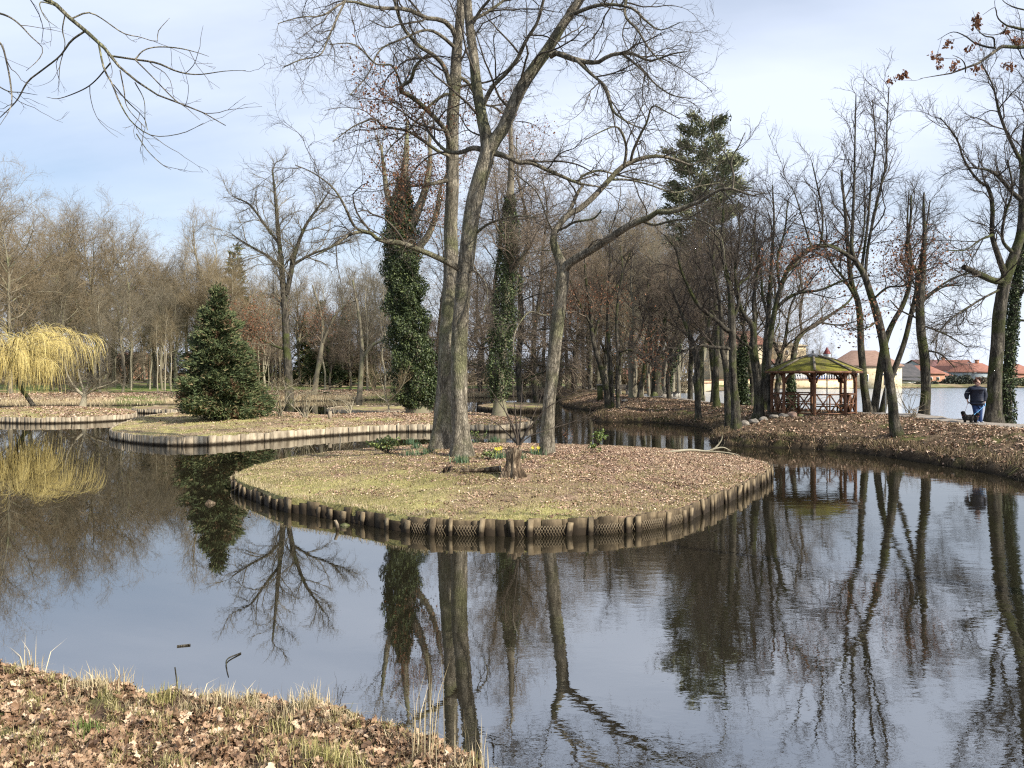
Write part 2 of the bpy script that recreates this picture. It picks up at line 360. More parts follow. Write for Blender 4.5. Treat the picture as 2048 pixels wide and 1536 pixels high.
def ivy_on(rg, root, C, R, t0, t1, n, thick, size=0.11, mat=None):
    """leaves crowded round the stem between t0 and t1"""
    t = rg.uniform(t0, t1, n); f = t * (len(C) - 1); i = np.minimum(f.astype(int), len(C) - 2); fr = (f - i)[:, None]
    c = C[i] * (1 - fr) + C[i + 1] * fr; r = R[i]
    a = rg.uniform(0, 2 * PI, n); bulge = (0.52 + 0.34 * np.sin(2 * a + 7 * t * 3.1) * np.cos(t * 23 + a) + 0.3 * np.sin(3 * a - 41 * t) * np.sin(t * 17 + 2 * a) + 0.15 * np.sin(5 * a + 97 * t)) * np.clip((t - t0) / 0.03, 0.3, 1) * np.clip((t1 - t) / 0.12, 0.15, 1)
    rr = r + thick * (1.35 - 0.6 * t) * bulge * rg.uniform(0.45, 1.1, n)
    ctr = c + np.stack([np.cos(a) * rr, np.sin(a) * rr, rg.normal(0, 0.1, n)], 1)
    V, T = leaf_quads(rg, ctr, size, 1, 0.02, 0.9); mb = MB(); mb.add(V, T); mb.obj('ivy', mat or M['ivy'], root)

def proto_tree(name, H, bm, tm, seed, nl=20, trad=0.22, Lb=2.6, up=0.7, spread=0.36, rmin=0.012, t0=0.35, fork=0, per=(1.3, 1.5, 2.0, 0), trop=0.05, wig=0.15, loc=(0, 0, 0), lean=0.02):
    """a bare tree built at the origin of its own Empty"""
    rg = np.random.default_rng(seed)
    root = thing(name, '', 'tree', loc, None, absolute=False)
    stems = []
    nst = 1 + fork
    for s in range(nst):
        hz = 0.0 if s == 0 else H * rg.uniform(0.15, 0.35)
        hh = H * (0.97 if s == 0 else rg.uniform(0.75, 0.95)); ax, ay = rg.normal(0, lean * H * (1 if s == 0 else 5), 2)
        pts = []
        for k in range(7):
            u = k / 6; pts.append((ax * u ** 1.5 + rg.normal(0, 0.012 * H * (u > 0)), ay * u ** 1.5 + rg.normal(0, 0.012 * H * (u > 0)), hz + (hh - hz) * u - (0.3 if s == 0 and k == 0 else 0), (trad if s == 0 else trad * 0.6) * (1 - u) ** 0.8 + 0.02))
        stems.append(pts)
    TP, TR = stem_arr(stems, 20)
    mb = MB(); V, Q = tubes(TP, TR, 8, root_flare(0.0, 0.7, 0.4, seed)); mb.add(V, Q)
    per_m = nl / (H * (1 - t0)) / nst * 1.2
    LP, LR = grow(rg, TP, TR, per_m, H * spread, up, 0.2, wig * 0.8, trop * 1.4, 0.015, rmin * 1.5, 9, t0, 0.55, 0.6, 0.04)
    V, Q = tubes(LP, LR, 5); mb.add(V, Q); mb.obj('trunk', bm, root, True)
    P1, R1 = grow(rg, LP, LR, per[0] * 1.5, Lb * 1.15, 0.85, 0.3, wig, trop, 0.012, rmin, 6, 0.15, 0.4, 0.8, 0.05)
    P2, R2 = grow(rg, P1, R1, per[1] * 1.9, Lb * 0.6, 0.85, 0.3, wig, trop, 0.01, rmin * 0.8, 4, 0.1, 0.3, 0.85, 0.08)
    P3_, R3_ = grow(rg, P2, R2, per[2] * 2.0, Lb * 0.36, 0.8, 0.3, wig, trop, 0.01, rmin * 0.65, 3, 0.1, 0.3, 0.9, 0.1)
    P4, R4 = grow(rg, P3_, R3_, 2.0, Lb * 0.2, 0.8, 0.3, wig, trop, 0.01, rmin * 0.6, 2, 0.1, 0.3, 0.9, 0.1)
    lv = [(P1, R1, 3), (P2, R2, 3), (P3_, R3_, 3), (P4, R4, 3)]; print(name, seed, len(P1), len(P2), len(P3_), len(P4))
    crown_mesh(lv).obj('crown', tm, root, True)
    return root

def proto_conifer(name, H, W, bm, fm, seed, n=26000, size=0.22, t0=0.05, expo=0.85, dome=False, loc=(0, 0, 0), label='', group=None, droop=0.15, layers=60, gap=0.0, cat='tree', rad=0.16, stemlets=False):
    rg = np.random.default_rng(seed); root = thing(name, label, cat, loc, group, absolute=False)
    mb = MB(); z = np.linspace(-0.2, H * 0.97, 14)
    mb.tube([(rg.normal(0, 0.01 * H) * (q > 0.5), 0, q) for q in z], [rad * (1 - max(0, q) / H) + 0.012 for q in z], 8)
    if stemlets:
        for k in range(16):
            a = rg.uniform(0, 2 * PI); r0 = rg.uniform(0.02, 0.25); r1 = rg.uniform(0.5, 1.0)
            mb.tube([(r0 * math.cos(a), r0 * math.sin(a), -0.05), (r1 * .6 * math.cos(a), r1 * .6 * math.sin(a), 0.35), (r1 * math.cos(a), r1 * math.sin(a), 0.75)], [0.03, 0.022, 0.01], 4)
    nb = layers; bt = t0 + (1 - t0) * (np.arange(nb) + rg.uniform(0, 1, nb)) / nb; ba = np.arange(nb) * 2.4 + rg.uniform(-0.4, 0.4, nb)
    if dome: bl = W / 2 * np.clip(np.sqrt(np.clip(1 - ((bt - 0.74) / 0.3) ** 2, 0, 1)), 0.28, 1) * rg.uniform(0.7, 1.05, nb)
    else: bl = W / 2 * (1 - bt) ** expo * np.clip(bt / 0.1 + 0.45, 0, 1) * rg.uniform(0.6, 1.2, nb) + 0.12
    ends = []
    for t, a, l in zip(bt, ba, bl):
        z0 = t * H; up = 0.5 * l * (t - 0.25) + (-droop) * l
        pts = [(0, 0, z0), (math.cos(a) * l * .5, math.sin(a) * l * .5, z0 + up * 0.35), (math.cos(a) * l, math.sin(a) * l, z0 + up + 0.12 * l)]
        mb.tube(pts, [0.035, 0.02, 0.008], 4); ends.append(pts)
    mb.obj('trunk', bm, root, True)
    E = np.array(ends); bw_ = bl ** 1.6 * rg.uniform(0.35, 1.4, nb); wgt = bw_ / bw_.sum(); bi = rg.choice(nb, n, p=wgt); u = rg.beta(2.2, 1.2, n) ** 0.8
    a0, a1, a2 = E[bi, 0], E[bi, 1], E[bi, 2]
    uu = u[:, None]; c = a0 * (1 - uu) ** 2 + 2 * a1 * uu * (1 - uu) + a2 * uu ** 2
    wd = (0.09 + 0.17 * bl[bi] * (1 - 0.55 * u))[:, None]
    c = c + rg.normal(size=(n, 3)) * wd * np.array([1, 1, 0.62])
    dirn = (a2 - a0); dirn /= np.linalg.norm(dirn, axis=1, keepdims=True) + 1e-9; dirn = dirn + rg.normal(size=(n, 3)) * 0.5; dirn[:, 2] += 0.15; dirn /= np.linalg.norm(dirn, axis=1, keepdims=True)
    sd = np.cross(dirn, rg.normal(size=(n, 3))); sd /= np.linalg.norm(sd, axis=1, keepdims=True); s = (size * rg.uniform(0.5, 1.3, n))[:, None]
    V = np.stack([c - sd * s * 0.16, c + sd * s * 0.16, c + dirn * s], 1).reshape(-1, 3); k = np.arange(n) * 3
    mb = MB(); mb.add(V, np.stack([k, k + 1, k + 2], 1)); mb.obj('needles', fm, root)
    return root
# ---------------------------------------------------------------- ground and water
def dense(poly, k=6):
    p = np.array(poly, float); n = len(p); o = []
    for i in range(n):
        a, b, c, d = p[i - 1], p[i], p[(i + 1) % n], p[(i + 2) % n]
        for t in np.linspace(0, 1, k, endpoint=False):
            o.append(0.5 * ((2 * b) + (-a + c) * t + (2*a - 5*b + 4*c - d) * t*t + (-a + 3*b - 3*c + d) * t**3))
    return np.array(o)
def sdf(poly, X, Y):
    """distance to the polygon's edge, positive inside"""
    X = np.asarray(X, float); Y = np.asarray(Y, float); a = poly; b = np.roll(poly, -1, 0)
    best = np.full(X.shape, 1e18); ins = np.zeros(X.shape, bool)
    for (ax, ay), (bx, by) in zip(a, b):
        ex, ey = bx - ax, by - ay; L = ex * ex + ey * ey + 1e-12
        t = np.clip(((X - ax) * ex + (Y - ay) * ey) / L, 0, 1); d = (X - ax - t * ex) ** 2 + (Y - ay - t * ey) ** 2
        best = np.minimum(best, d)
        c = ((ay > Y) != (by > Y)); 
        with np.errstate(divide='ignore', invalid='ignore'):
            ins ^= c & (X < (bx - ax) * (Y - ay) / ((by - ay) if by != ay else 1e-12) + ax)
    return np.sqrt(best) * np.where(ins, 1, -1)
def pxd(px, d): return ((px - CX) * d / F, d)
def wl(px, py): return gpt(px, py, 0.0)
def vn(X, Y, s, seed=0):
    """smooth value noise, about -1..1"""
    X = np.asarray(X, float); Y = np.asarray(Y, float); rg = np.random.default_rng(seed); o = 0
    for k in range(5):
        a, b, c, d = rg.uniform(0, 6.28, 4); f = 2 * PI / s * (1 + 0.45 * k); th = rg.uniform(0, PI)
        o = o + np.sin(f * (X * math.cos(th) + Y * math.sin(th)) + a + 1.3 * np.sin(f * 0.6 * (Y * math.cos(th) - X * math.sin(th)) + b))
    return o / 3.2
sm = lambda x: np.clip(x, 0, 1) ** 2 * (3 - 2 * np.clip(x, 0, 1))
PEN = dense([(1.6, 100), pxd(1085, 92), pxd(1112, 84), wl(1125, 812), wl(1165, 819), wl(1205, 823), wl(1192, 832), wl(1182, 838), wl(1205, 844), wl(1270, 844), wl(1340, 848), wl(1405, 856),
             wl(1432, 868), wl(1418, 882), wl(1440, 889), wl(1520, 894), wl(1600, 898), wl(1700, 905), wl(1800, 918), wl(1900, 934), wl(2000, 950), wl(2120, 972), (20, 18), (24, 14), (40, 8),
             (44, 14), (30, 22), (23.2, 28), (21.9, 32.0), (21.9, 36.6), (19.8, 39.8), (17.2, 43.5), (16.4, 50), (15.6, 60), (13.0, 67), (12.6, 76), (13, 90), (12, 104)])
FAR = dense([(-400, 30), (-90, 34), (-62, 50), (-52, 62), (-46, 67), (-31, 70.5), (-25, 77), (-12, 85), (-4, 91), (2, 97), (6, 96), (9, 92), (12, 94), (14, 100), (20, 108), (29, 117), (40, 128), (52, 138), (62, 141), (90, 146), (104, 150), (140, 152), (400, 190),
             (900, 500), (900, 1800), (-900, 1800), (-900, 60)], 5)
NEAR = dense([(-9, 6.4), (-5.2, 5.1), (-3.05, 4.42), (-2.3, 4.12), (-1.8, 3.98), (-1.1, 3.92), (-.78, 3.72), (-.53, 3.58), (-.2, 3.28), (0.25, 2.7), (1.0, 1.9), (2.0, 0.9), (4, 0.3), (8, -0.2), (12, -4), (-14, -4), (-14, 4)])
def h_pen(x, y):
    s = sdf(PEN, x, y) + 0.12 * vn(x, y, 1.7, 3) + 0.05 * vn(x, y, 0.5, 4)
    top = 0.72 + 0.03 * vn(x, y, 14, 8)
    h = np.where(s < 0, -0.8 * sm(-s / 1.2), 0.30 * sm(s / 0.3) + top * sm(s / 3.3))
    return h + 0.03 * vn(x, y, 1.1, 5) * (s > 0) + 0.015 * vn(x, y, 0.33, 6)
def h_far(x, y):
    s = sdf(FAR, x, y) + 0.25 * vn(x, y, 5, 13)
    h = np.where(s < 0, -0.9 * sm(-s / 2.0), 0.3 * sm(s / 0.7) + 0.5 * sm(s / 6) + 0.9 * sm((s - 10) / 90))
    return h + 0.05 * vn(x, y, 3.1, 15)
def h_near(x, y):
    s = sdf(NEAR, x, y) + 0.05 * vn(x, y, 0.7, 23)
    h = np.where(s < 0, 1.27 - 1.9 * sm(-s / 1.15), 1.27 + 0.07 * sm(s / 1.2))
    return h + 0.03 * vn(x, y, 0.9, 25) + 0.012 * vn(x, y, 0.25, 26)
def gz(x, y):
    return float(max(h_pen(np.array([x]), np.array([y]))[0], h_far(np.array([x]), np.array([y]))[0]))

def sheet(name, fn, xs, ys, mat, cut=-0.45, polar=False):
    A, B = np.meshgrid(xs, ys)
    if polar: X, Y = B * np.sin(A), B * np.cos(A)
    else: X, Y = A, B
    Z = fn(X.ravel(), Y.ravel()).reshape(X.shape); ny, nx = X.shape
    V = np.stack([X, Y, Z], -1).reshape(-1, 3); i = np.arange(ny - 1)[:, None] * nx + np.arange(nx - 1)[None]; Q = np.stack([i, i + 1, i + nx + 1, i + nx], -1).reshape(-1, 4)
    keep = Z.ravel()[Q].max(1) > cut; Q = Q[keep]
    used = np.unique(Q); re = np.zeros(len(V), int); re[used] = np.arange(len(used))
    o = link(name, mk_mesh(name, V[used], [re[Q]], True), mat); tag(o, kind='structure'); return o

def ground_mat(name, cols, patchc, scale=1.2, pr=(0.5, 0.6), fine=14, rough=0.95, bd=0.03, dark=None, grad=None):
    m, nt, b = new_mat(name)
    n = noise(nt, fine, 6, 0.7); r = ramp(nt, cols, [0.32, 0.5, 0.68][:len(cols)]); nt.links.new(n.outputs[0], r.inputs[0])
    n2 = noise(nt, scale, 5, 0.65); rr = ramp(nt, [(0, 0, 0), (1, 1, 1)], list(pr)); nt.links.new(n2.outputs[0], rr.inputs[0])
    if grad:      # turf grows on the open side, litter gathers under the trees
        t = nt.nodes.new('ShaderNodeTexCoord'); dt = nt.nodes.new('ShaderNodeVectorMath'); dt.operation = 'DOT_PRODUCT'; dt.inputs[1].default_value = grad[:3]; nt.links.new(t.outputs['Object'], dt.inputs[0]); ad = nt.nodes.new('ShaderNodeMath'); ad.inputs[1].default_value = grad[3]; nt.links.new(dt.outputs['Value'], ad.inputs[0]); a2 = nt.nodes.new('ShaderNodeMath'); nt.links.new(ad.outputs[0], a2.inputs[0]); nt.links.new(n2.outputs[0], a2.inputs[1]); nt.links.new(a2.outputs[0], rr.inputs[0])
    n3 = noise(nt, fine * 1.7, 4, 0.7); r3 = ramp(nt, patchc, [0.35, 0.65][:len(patchc)]); nt.links.new(n3.outputs[0], r3.inputs[0])
    c = mixc(nt, rr.outputs[0], r.outputs[0], r3.outputs[0])
    n5 = noise(nt, scale * .8, 5, 0.7, dist=.5); r5 = ramp(nt, [(0.45, 0.42, 0.40), (1.12, 1.12, 1.1)], [0.36, 0.56]); nt.links.new(n5.outputs[0], r5.inputs[0]); c = mixc(nt, 0.8, c, r5.outputs[0], 'MULTIPLY')
    if dark:      # darker earth close to the water line
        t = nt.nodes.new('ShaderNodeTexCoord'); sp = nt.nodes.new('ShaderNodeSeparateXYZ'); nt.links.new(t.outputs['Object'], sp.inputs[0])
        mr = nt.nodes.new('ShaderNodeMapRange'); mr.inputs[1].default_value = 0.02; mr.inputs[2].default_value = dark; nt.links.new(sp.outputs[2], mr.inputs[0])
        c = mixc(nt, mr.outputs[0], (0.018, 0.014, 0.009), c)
    nt.links.new(c, b.inputs['Base Color']); b.inputs['Roughness'].default_value = rough; b.inputs['Specular IOR Level'].default_value = 0.15
    bump(nt, b, n.outputs[0], 0.8, bd); return m
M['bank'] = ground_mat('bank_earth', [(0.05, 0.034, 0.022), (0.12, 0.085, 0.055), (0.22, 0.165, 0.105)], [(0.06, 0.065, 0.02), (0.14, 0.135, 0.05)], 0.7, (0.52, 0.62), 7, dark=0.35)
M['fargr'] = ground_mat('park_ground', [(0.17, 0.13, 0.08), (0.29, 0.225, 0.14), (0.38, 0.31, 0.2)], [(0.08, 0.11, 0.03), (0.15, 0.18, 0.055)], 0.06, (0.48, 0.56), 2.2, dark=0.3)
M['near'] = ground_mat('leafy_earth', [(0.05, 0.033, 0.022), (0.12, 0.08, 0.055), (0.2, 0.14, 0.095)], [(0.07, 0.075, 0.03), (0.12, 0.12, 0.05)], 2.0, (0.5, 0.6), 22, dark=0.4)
M['island'] = ground_mat('island_turf', [(0.10, 0.07, 0.048), (0.24, 0.175, 0.12), (0.42, 0.33, 0.22)], [(0.2, 0.19, 0.07), (0.42, 0.38, 0.16)], 0.55, (0.45, 0.58), 13)
M['island1'] = ground_mat('near_island_turf', [(0.085, 0.055, 0.038), (0.2, 0.14, 0.098), (0.38, 0.28, 0.19)], [(0.2, 0.19, 0.07), (0.42, 0.38, 0.16)], 0.55, (0.45, 0.62), 13, grad=(-0.045, -0.06, 0, 0.95))
M['path'] = nmat('path_gravel', [(0.22, 0.19, 0.16), (0.34, 0.30, 0.25)], 9, 0.95, 0.4, 0.01)
# far ground: one polar sheet from the pond's far bank to the horizon
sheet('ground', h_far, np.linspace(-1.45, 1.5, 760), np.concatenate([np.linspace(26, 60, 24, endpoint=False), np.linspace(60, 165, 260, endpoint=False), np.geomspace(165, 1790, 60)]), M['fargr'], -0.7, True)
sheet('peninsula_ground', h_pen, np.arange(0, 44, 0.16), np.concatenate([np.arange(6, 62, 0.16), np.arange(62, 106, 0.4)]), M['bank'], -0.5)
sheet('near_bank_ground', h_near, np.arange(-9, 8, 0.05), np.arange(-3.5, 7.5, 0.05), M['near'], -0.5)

def ripple_mat(name, base, rough, ior, amp, layers, calm=None):
    m, nt, b = new_mat(name)
    b.inputs['Base Color'].default_value = (*base, 1); b.inputs['Roughness'].default_value = rough; b.inputs['IOR'].default_value = ior
    b.inputs['Specular IOR Level'].default_value = 0.5
    acc = None
    for sc, st, wt in layers:
        n = noise(nt, sc, 3, 0.5, st); mu = nt.nodes.new('ShaderNodeMath'); mu.operation = 'MULTIPLY'; mu.inputs[1].default_value = wt; nt.links.new(n.outputs[0], mu.inputs[0])
        if acc is None: acc = mu.outputs[0]
        else:
            ad = nt.nodes.new('ShaderNodeMath'); nt.links.new(acc, ad.inputs[0]); nt.links.new(mu.outputs[0], ad.inputs[1]); acc = ad.outputs[0]
    if calm:
        t = nt.nodes.new('ShaderNodeTexCoord'); sp = nt.nodes.new('ShaderNodeSeparateXYZ'); nt.links.new(t.outputs['Object'], sp.inputs[0])
        mr = nt.nodes.new('ShaderNodeMapRange'); mr.interpolation_type = 'SMOOTHSTEP'; mr.inputs[1].default_value = calm[0]; mr.inputs[2].default_value = calm[1]; mr.inputs[3].default_value = calm[2]; mr.inputs[4].default_value = 1.0
        nt.links.new(sp.outputs[0], mr.inputs[0])
        n = noise(nt, 0.16, 3, 0.6, (1, 1.8, 1)); nr = nt.nodes.new('ShaderNodeMapRange'); nr.inputs[1].default_value = 0.4; nr.inputs[2].default_value = 0.62; nr.inputs[3].default_value = 0.35; nr.inputs[4].default_value = 1.15; nt.links.new(n.outputs[0], nr.inputs[0])
        mu = nt.nodes.new('ShaderNodeMath'); mu.operation = 'MULTIPLY'; nt.links.new(mr.outputs[0], mu.inputs[0]); nt.links.new(nr.outputs[0], mu.inputs[1])
        m2 = nt.nodes.new('ShaderNodeMath'); m2.operation = 'MULTIPLY'; nt.links.new(mu.outputs[0], m2.inputs[0]); nt.links.new(acc, m2.inputs[1]); acc = m2.outputs[0]
    bump(nt, b, acc, 1.0, amp); return m
M['pond'] = ripple_mat('pond_water', (0.014, 0.012, 0.007), 0.0, 5.0, 0.0036, [(1.6, (1, 1.7, 1), 0.9), (5.0, (1, 1.8, 1), 0.36), (12, (1, 1.6, 1), 0.10)], (-3.5, 4.5, 0.08))
M['lake'] = ripple_mat('lake_water', (0.30, 0.36, 0.43), 0.12, 1.6, 0.05, [(1.1, (1, 2.0, 1), 1.0), (3.0, (1, 2, 1), 0.6)])
def flat_sheet(name, poly, z, mat):
    mb = MB(); mb.poly([(x, y, z) for x, y in poly]); o = mb.obj(name, mat); tag(o, kind='structure'); return o
lake_edge = [(34, 10), (23.0, 25), (20.6, 31), (20.3, 36.5), (18.2, 38.9), (15.8, 42.6), (14.9, 49.5), (13.9, 59), (11, 66.5), (11, 76), (11, 90), (9, 98)]
flat_sheet('lake_water', lake_edge + [(9, 200), (1500, 420), (1500, -300), (60, -300)], 0.0, M['lake'])
flat_sheet('pond_water', [(-500, -60), (60, -60), (60, -5), (38, 6)] + lake_edge + [(9, 200), (-500, 200)], 0.004, M['pond'])

# ---------------------------------------------------------------- islands
class Isl:
    def __init__(s, name, poly, ztop, mound, seed, skew=(0, 0)):
        s.P = dense(poly, 7); s.c = s.P.mean(0) + np.array(skew); s.zt = ztop; s.m = mound; s.seed = seed; s.name = name
        d = s.P - s.c; th = np.arctan2(d[:, 1], d[:, 0]); o = np.argsort(th); s.th = th[o]; s.r = np.linalg.norm(d, axis=1)[o]
    def rad(s, th): return np.interp(th, s.th, s.r, period=2 * PI)
    def z(s, x, y):
        dx, dy = np.asarray(x) - s.c[0], np.asarray(y) - s.c[1]; th = np.arctan2(dy, dx); q = np.hypot(dx, dy) / s.rad(th)
        return s.zt + s.m * sm((1 - q) / 0.75) + 0.035 * vn(x, y, 1.9, s.seed) * sm((1 - q) / 0.05) + 0.01 * vn(x, y, 0.4, s.seed + 1), q
    def build(s, mat, nr=90, nt=420):
        th = np.linspace(-PI, PI, nt, endpoint=False); q = np.concatenate([[1.0], np.linspace(0.998, 0.012, nr)])
        Q, T = np.meshgrid(q, th, indexing='ij'); R = Q * s.rad(T); X = s.c[0] + R * np.cos(T); Y = s.c[1] + R * np.sin(T); Z, _ = s.z(X, Y)
        Z[0] = -0.5
        V = np.stack([X, Y, Z], -1).reshape(-1, 3); i = np.arange(len(q) - 1)[:, None] * nt; k = np.arange(nt)[None]; k2 = (k + 1) % nt
        F_ = np.stack([i + k, i + k2, i + nt + k2, i + nt + k], -1).reshape(-1, 4)
        n = len(V); V = np.vstack([V, [[s.c[0], s.c[1], s.z(s.c[0], s.c[1])[0]]]]); b = (len(q) - 1) * nt; k = np.arange(nt)
        o = link(s.name, mk_mesh(s.name, V, [F_, np.stack([b + k, b + (k + 1) % nt, np.full(nt, n)], 1)], True), mat); tag(o, kind='structure'); return o
    def sample(s, rg, n, qmin=0.0, qmax=1.0):
        x0, y0 = s.P.min(0); x1, y1 = s.P.max(0); m = int(n * 2.2); x = rg.uniform(x0, x1, m); y = rg.uniform(y0, y1, m); z, q = s.z(x, y); k = (q < qmax) & (q > qmin)
        return x[k][:n], y[k][:n], z[k][:n], q[k][:n]
    def edging(s, label, step, mb_, mp_, seed, ht, wire=None, grp=None, rag=None, hj=0.03):
        """vertical boards held by posts all round the shore"""
        rg = np.random.default_rng(seed); P = np.vstack([s.P, s.P[:1]]); L = np.concatenate([[0], np.cumsum(np.linalg.norm(np.diff(P, axis=0), axis=1))])
        n = min(96, int(L[-1] / step)); u = np.linspace(0, L[-1], n + 1) + np.concatenate([[0], rg.uniform(-0.36, 0.36, n - 1) * step, [0]])
        at = lambda v: np.array([np.interp(v % L[-1], L, P[:, 0]), np.interp(v % L[-1], L, P[:, 1])])
        root = thing('timber_edging', label, 'edging', (*at(0), 0.0), grp)
        for i in range(n):
            a, b = u[i], u[i + 1]; m = MB(); v = a
            while v < b - 0.02:
                w_ = min(b - v, rg.uniform(0.16, 0.42)); p, q = at(v + 0.004), at(v + w_ - 0.006); t = q - p; l = np.linalg.norm(t)
                if l > 0.01:
                    nrm = np.array([t[1], -t[0]]) / l; 
                    if np.dot(nrm, (p + q) / 2 - s.c) < 0: nrm = -nrm
                    c = (p + q) / 2 + nrm * rg.uniform(0.0, 0.025); h = ht + rg.uniform(-hj, hj) - (0.16 * rg.random() if rag and c[0] < rag else 0)
                    m.box((c[0], c[1], (h - 0.35) / 2), (l, 0.045, h + 0.35), math.atan2(t[1], t[0]), 0, rg.normal(0, 0.02))
                v += w_
            m.obj('plank_panel', mb_, root)
            p = at(a); q = at(a + 0.1); t = (q - p) / (np.linalg.norm(q - p) + 1e-9); nrm = np.array([t[1], -t[0]])
            if np.dot(nrm, p - s.c) < 0: nrm = -nrm
            c = p + nrm * 0.06; h = ht + rg.uniform(-0.05, 0.05) - (0.10 * rg.random() if rag and p[0] < rag else 0); m = MB(); m.box((c[0], c[1], (h - 0.4) / 2), (rg.uniform(0.07, 0.15), 0.05, h + 0.4), math.atan2(t[1], t[0]) + rg.normal(0, .05), rg.normal(0, .08), rg.normal(0, 0.07), 0.93)
            m.obj('post', mp_, root)
            mid = at((a + b) / 2)
            if wire and wire[0] < mid[0] < wire[1] and mid[1] < s.c[1] and rg.random() < .6:
                m = MB(); l = b - a; ztop = ht - 0.10; zb = 0.0; g = 0.055; hgt = ztop - zb
                for sgn in (-1, 1):
                    k = -hgt * 0.5
                    while k < l + hgt * .5:
                        x0, x1 = (k, k + hgt * 0.55) if sgn > 0 else (k + hgt * .55, k); z0, z1 = zb, ztop
                        k += g
                        if min(x0, x1) < 0.03 or max(x0, x1) > l - 0.03: continue
                        p0 = at(a + x0); p1 = at(a + x1); p0 = p0 + nrm * 0.055; p1 = p1 + nrm * 0.055
                        m.bar((p0[0], p0[1], z0), (p1[0], p1[1], z1), 0.0045, 0.006)
                if m.n: m.obj('wire_mesh', M['wire'], root)
        return root
def wet_shaded_wood(name, cols, scale, wet, pr=None):  # wood darkens towards the water: wet stain plus shade put into the colour
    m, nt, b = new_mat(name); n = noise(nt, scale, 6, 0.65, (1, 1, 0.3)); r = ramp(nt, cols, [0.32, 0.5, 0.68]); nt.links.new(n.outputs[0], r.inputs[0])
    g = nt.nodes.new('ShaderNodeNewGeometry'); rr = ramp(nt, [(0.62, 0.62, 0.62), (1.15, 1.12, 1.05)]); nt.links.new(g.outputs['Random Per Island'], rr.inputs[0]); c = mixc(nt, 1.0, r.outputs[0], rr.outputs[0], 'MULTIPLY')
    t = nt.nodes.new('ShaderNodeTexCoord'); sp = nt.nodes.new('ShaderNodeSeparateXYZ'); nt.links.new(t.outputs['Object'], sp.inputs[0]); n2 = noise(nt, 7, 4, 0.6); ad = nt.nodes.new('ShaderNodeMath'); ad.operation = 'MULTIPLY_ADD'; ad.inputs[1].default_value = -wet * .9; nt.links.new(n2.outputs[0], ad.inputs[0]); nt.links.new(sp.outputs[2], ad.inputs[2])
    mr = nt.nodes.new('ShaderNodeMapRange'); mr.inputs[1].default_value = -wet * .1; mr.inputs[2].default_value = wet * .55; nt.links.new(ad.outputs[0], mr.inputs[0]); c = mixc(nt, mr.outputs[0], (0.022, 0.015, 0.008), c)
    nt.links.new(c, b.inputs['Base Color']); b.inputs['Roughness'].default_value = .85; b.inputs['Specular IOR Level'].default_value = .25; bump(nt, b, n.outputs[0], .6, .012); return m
M['plank'] = nmat('wet_plank', [(0.06, 0.045, 0.028), (0.2, 0.155, 0.095), (0.34, 0.27, 0.17)], 5, 0.85, 0.4, 0.01, (1, 1, 0.4))
M['plankpale'] = nmat('pale_plank', [(0.2, 0.17, 0.12), (0.36, 0.31, 0.23), (0.46, 0.42, 0.33)], 5, 0.85, 0.4, 0.01, (1, 1, 0.4))
M['plank'] = wet_shaded_wood('wet_plank', [(0.045, 0.034, 0.02), (0.13, 0.1, 0.062), (0.27, 0.21, 0.13)], 5, 0.32)
M['plankpale'] = wet_shaded_wood('pale_plank', [(0.17, 0.14, 0.10), (0.33, 0.28, 0.21), (0.48, 0.43, 0.33)], 4, 0.14)
M['post'] = wet_shaded_wood('old_post', [(0.08, 0.06, 0.038), (0.21, 0.165, 0.105), (0.36, 0.29, 0.19)], 6, 0.2)
M['wire'] = nmat('rusty_wire', [(0.16, 0.12, 0.07), (0.34, 0.27, 0.17)], 7, 0.5, 0)
T = 0.30
I1 = Isl('island_ground', [gpt(x, y, T) for x, y in [(470, 950), (477, 962), (517, 977), (573, 995), (640, 1004), (710, 1015), (790, 1029), (870, 1037), (960, 1039), (1060, 1040), (1150, 1038), (1230, 1034), (1300, 1027), (1360, 1016), (1410, 997), (1455, 978), (1500, 958), (1530, 944), (1541, 933), (1522, 922), (1460, 910), (1390, 902), (1290, 895), (1180, 890), (1060, 887), (950, 886), (850, 889), (760, 895), (660, 904), (590, 913), (535, 925), (495, 937)]], T, 0.36, 31)
I1.build(M['island1'])
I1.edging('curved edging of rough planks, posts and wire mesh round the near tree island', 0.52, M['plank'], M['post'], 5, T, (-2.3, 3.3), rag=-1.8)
T = 0.34
I2 = Isl('fir_island_ground', [gpt(x, y, T) for x, y in [(222, 861), (245, 867), (300, 873), (370, 875), (450, 872), (540, 866), (620, 860), (700, 855), (780, 851), (860, 850), (940, 850), (1010, 850), (1050, 846), (1062, 841), (1040, 834), (990, 828), (900, 824), (820, 824), (740, 828), (690, 831), (640, 831), (560, 824), (480, 822), (400, 822), (330, 827), (285, 834), (262, 841), (235, 850)]], T, 0.22, 37)
I2.build(M['island'])
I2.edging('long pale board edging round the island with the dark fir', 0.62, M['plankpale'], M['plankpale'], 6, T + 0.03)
I3 = Isl('willow_island_ground', [gpt(x, y, 0.33) for x, y in [(-70, 828), (-10, 834), (60, 836), (150, 835), (220, 832), (262, 829), (272, 824), (250, 819), (190, 816), (110, 815), (30, 815), (-50, 819)]], 0.33, 0.25, 41)
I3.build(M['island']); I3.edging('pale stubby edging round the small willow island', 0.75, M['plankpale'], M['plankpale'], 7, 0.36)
I4 = Isl('strip_island_ground', [gpt(x, y, 0.3) for x, y in [(266, 817), (300, 819), (360, 820), (400, 818), (410, 814), (370, 811.5), (320, 811), (280, 813)]], 0.3, 0.12, 43)
I4.build(M['island'], 30, 200); I4.edging('short white board edging behind the fir, left of its crown', 0.9, M['plankpale'], M['plankpale'], 8, 0.33)
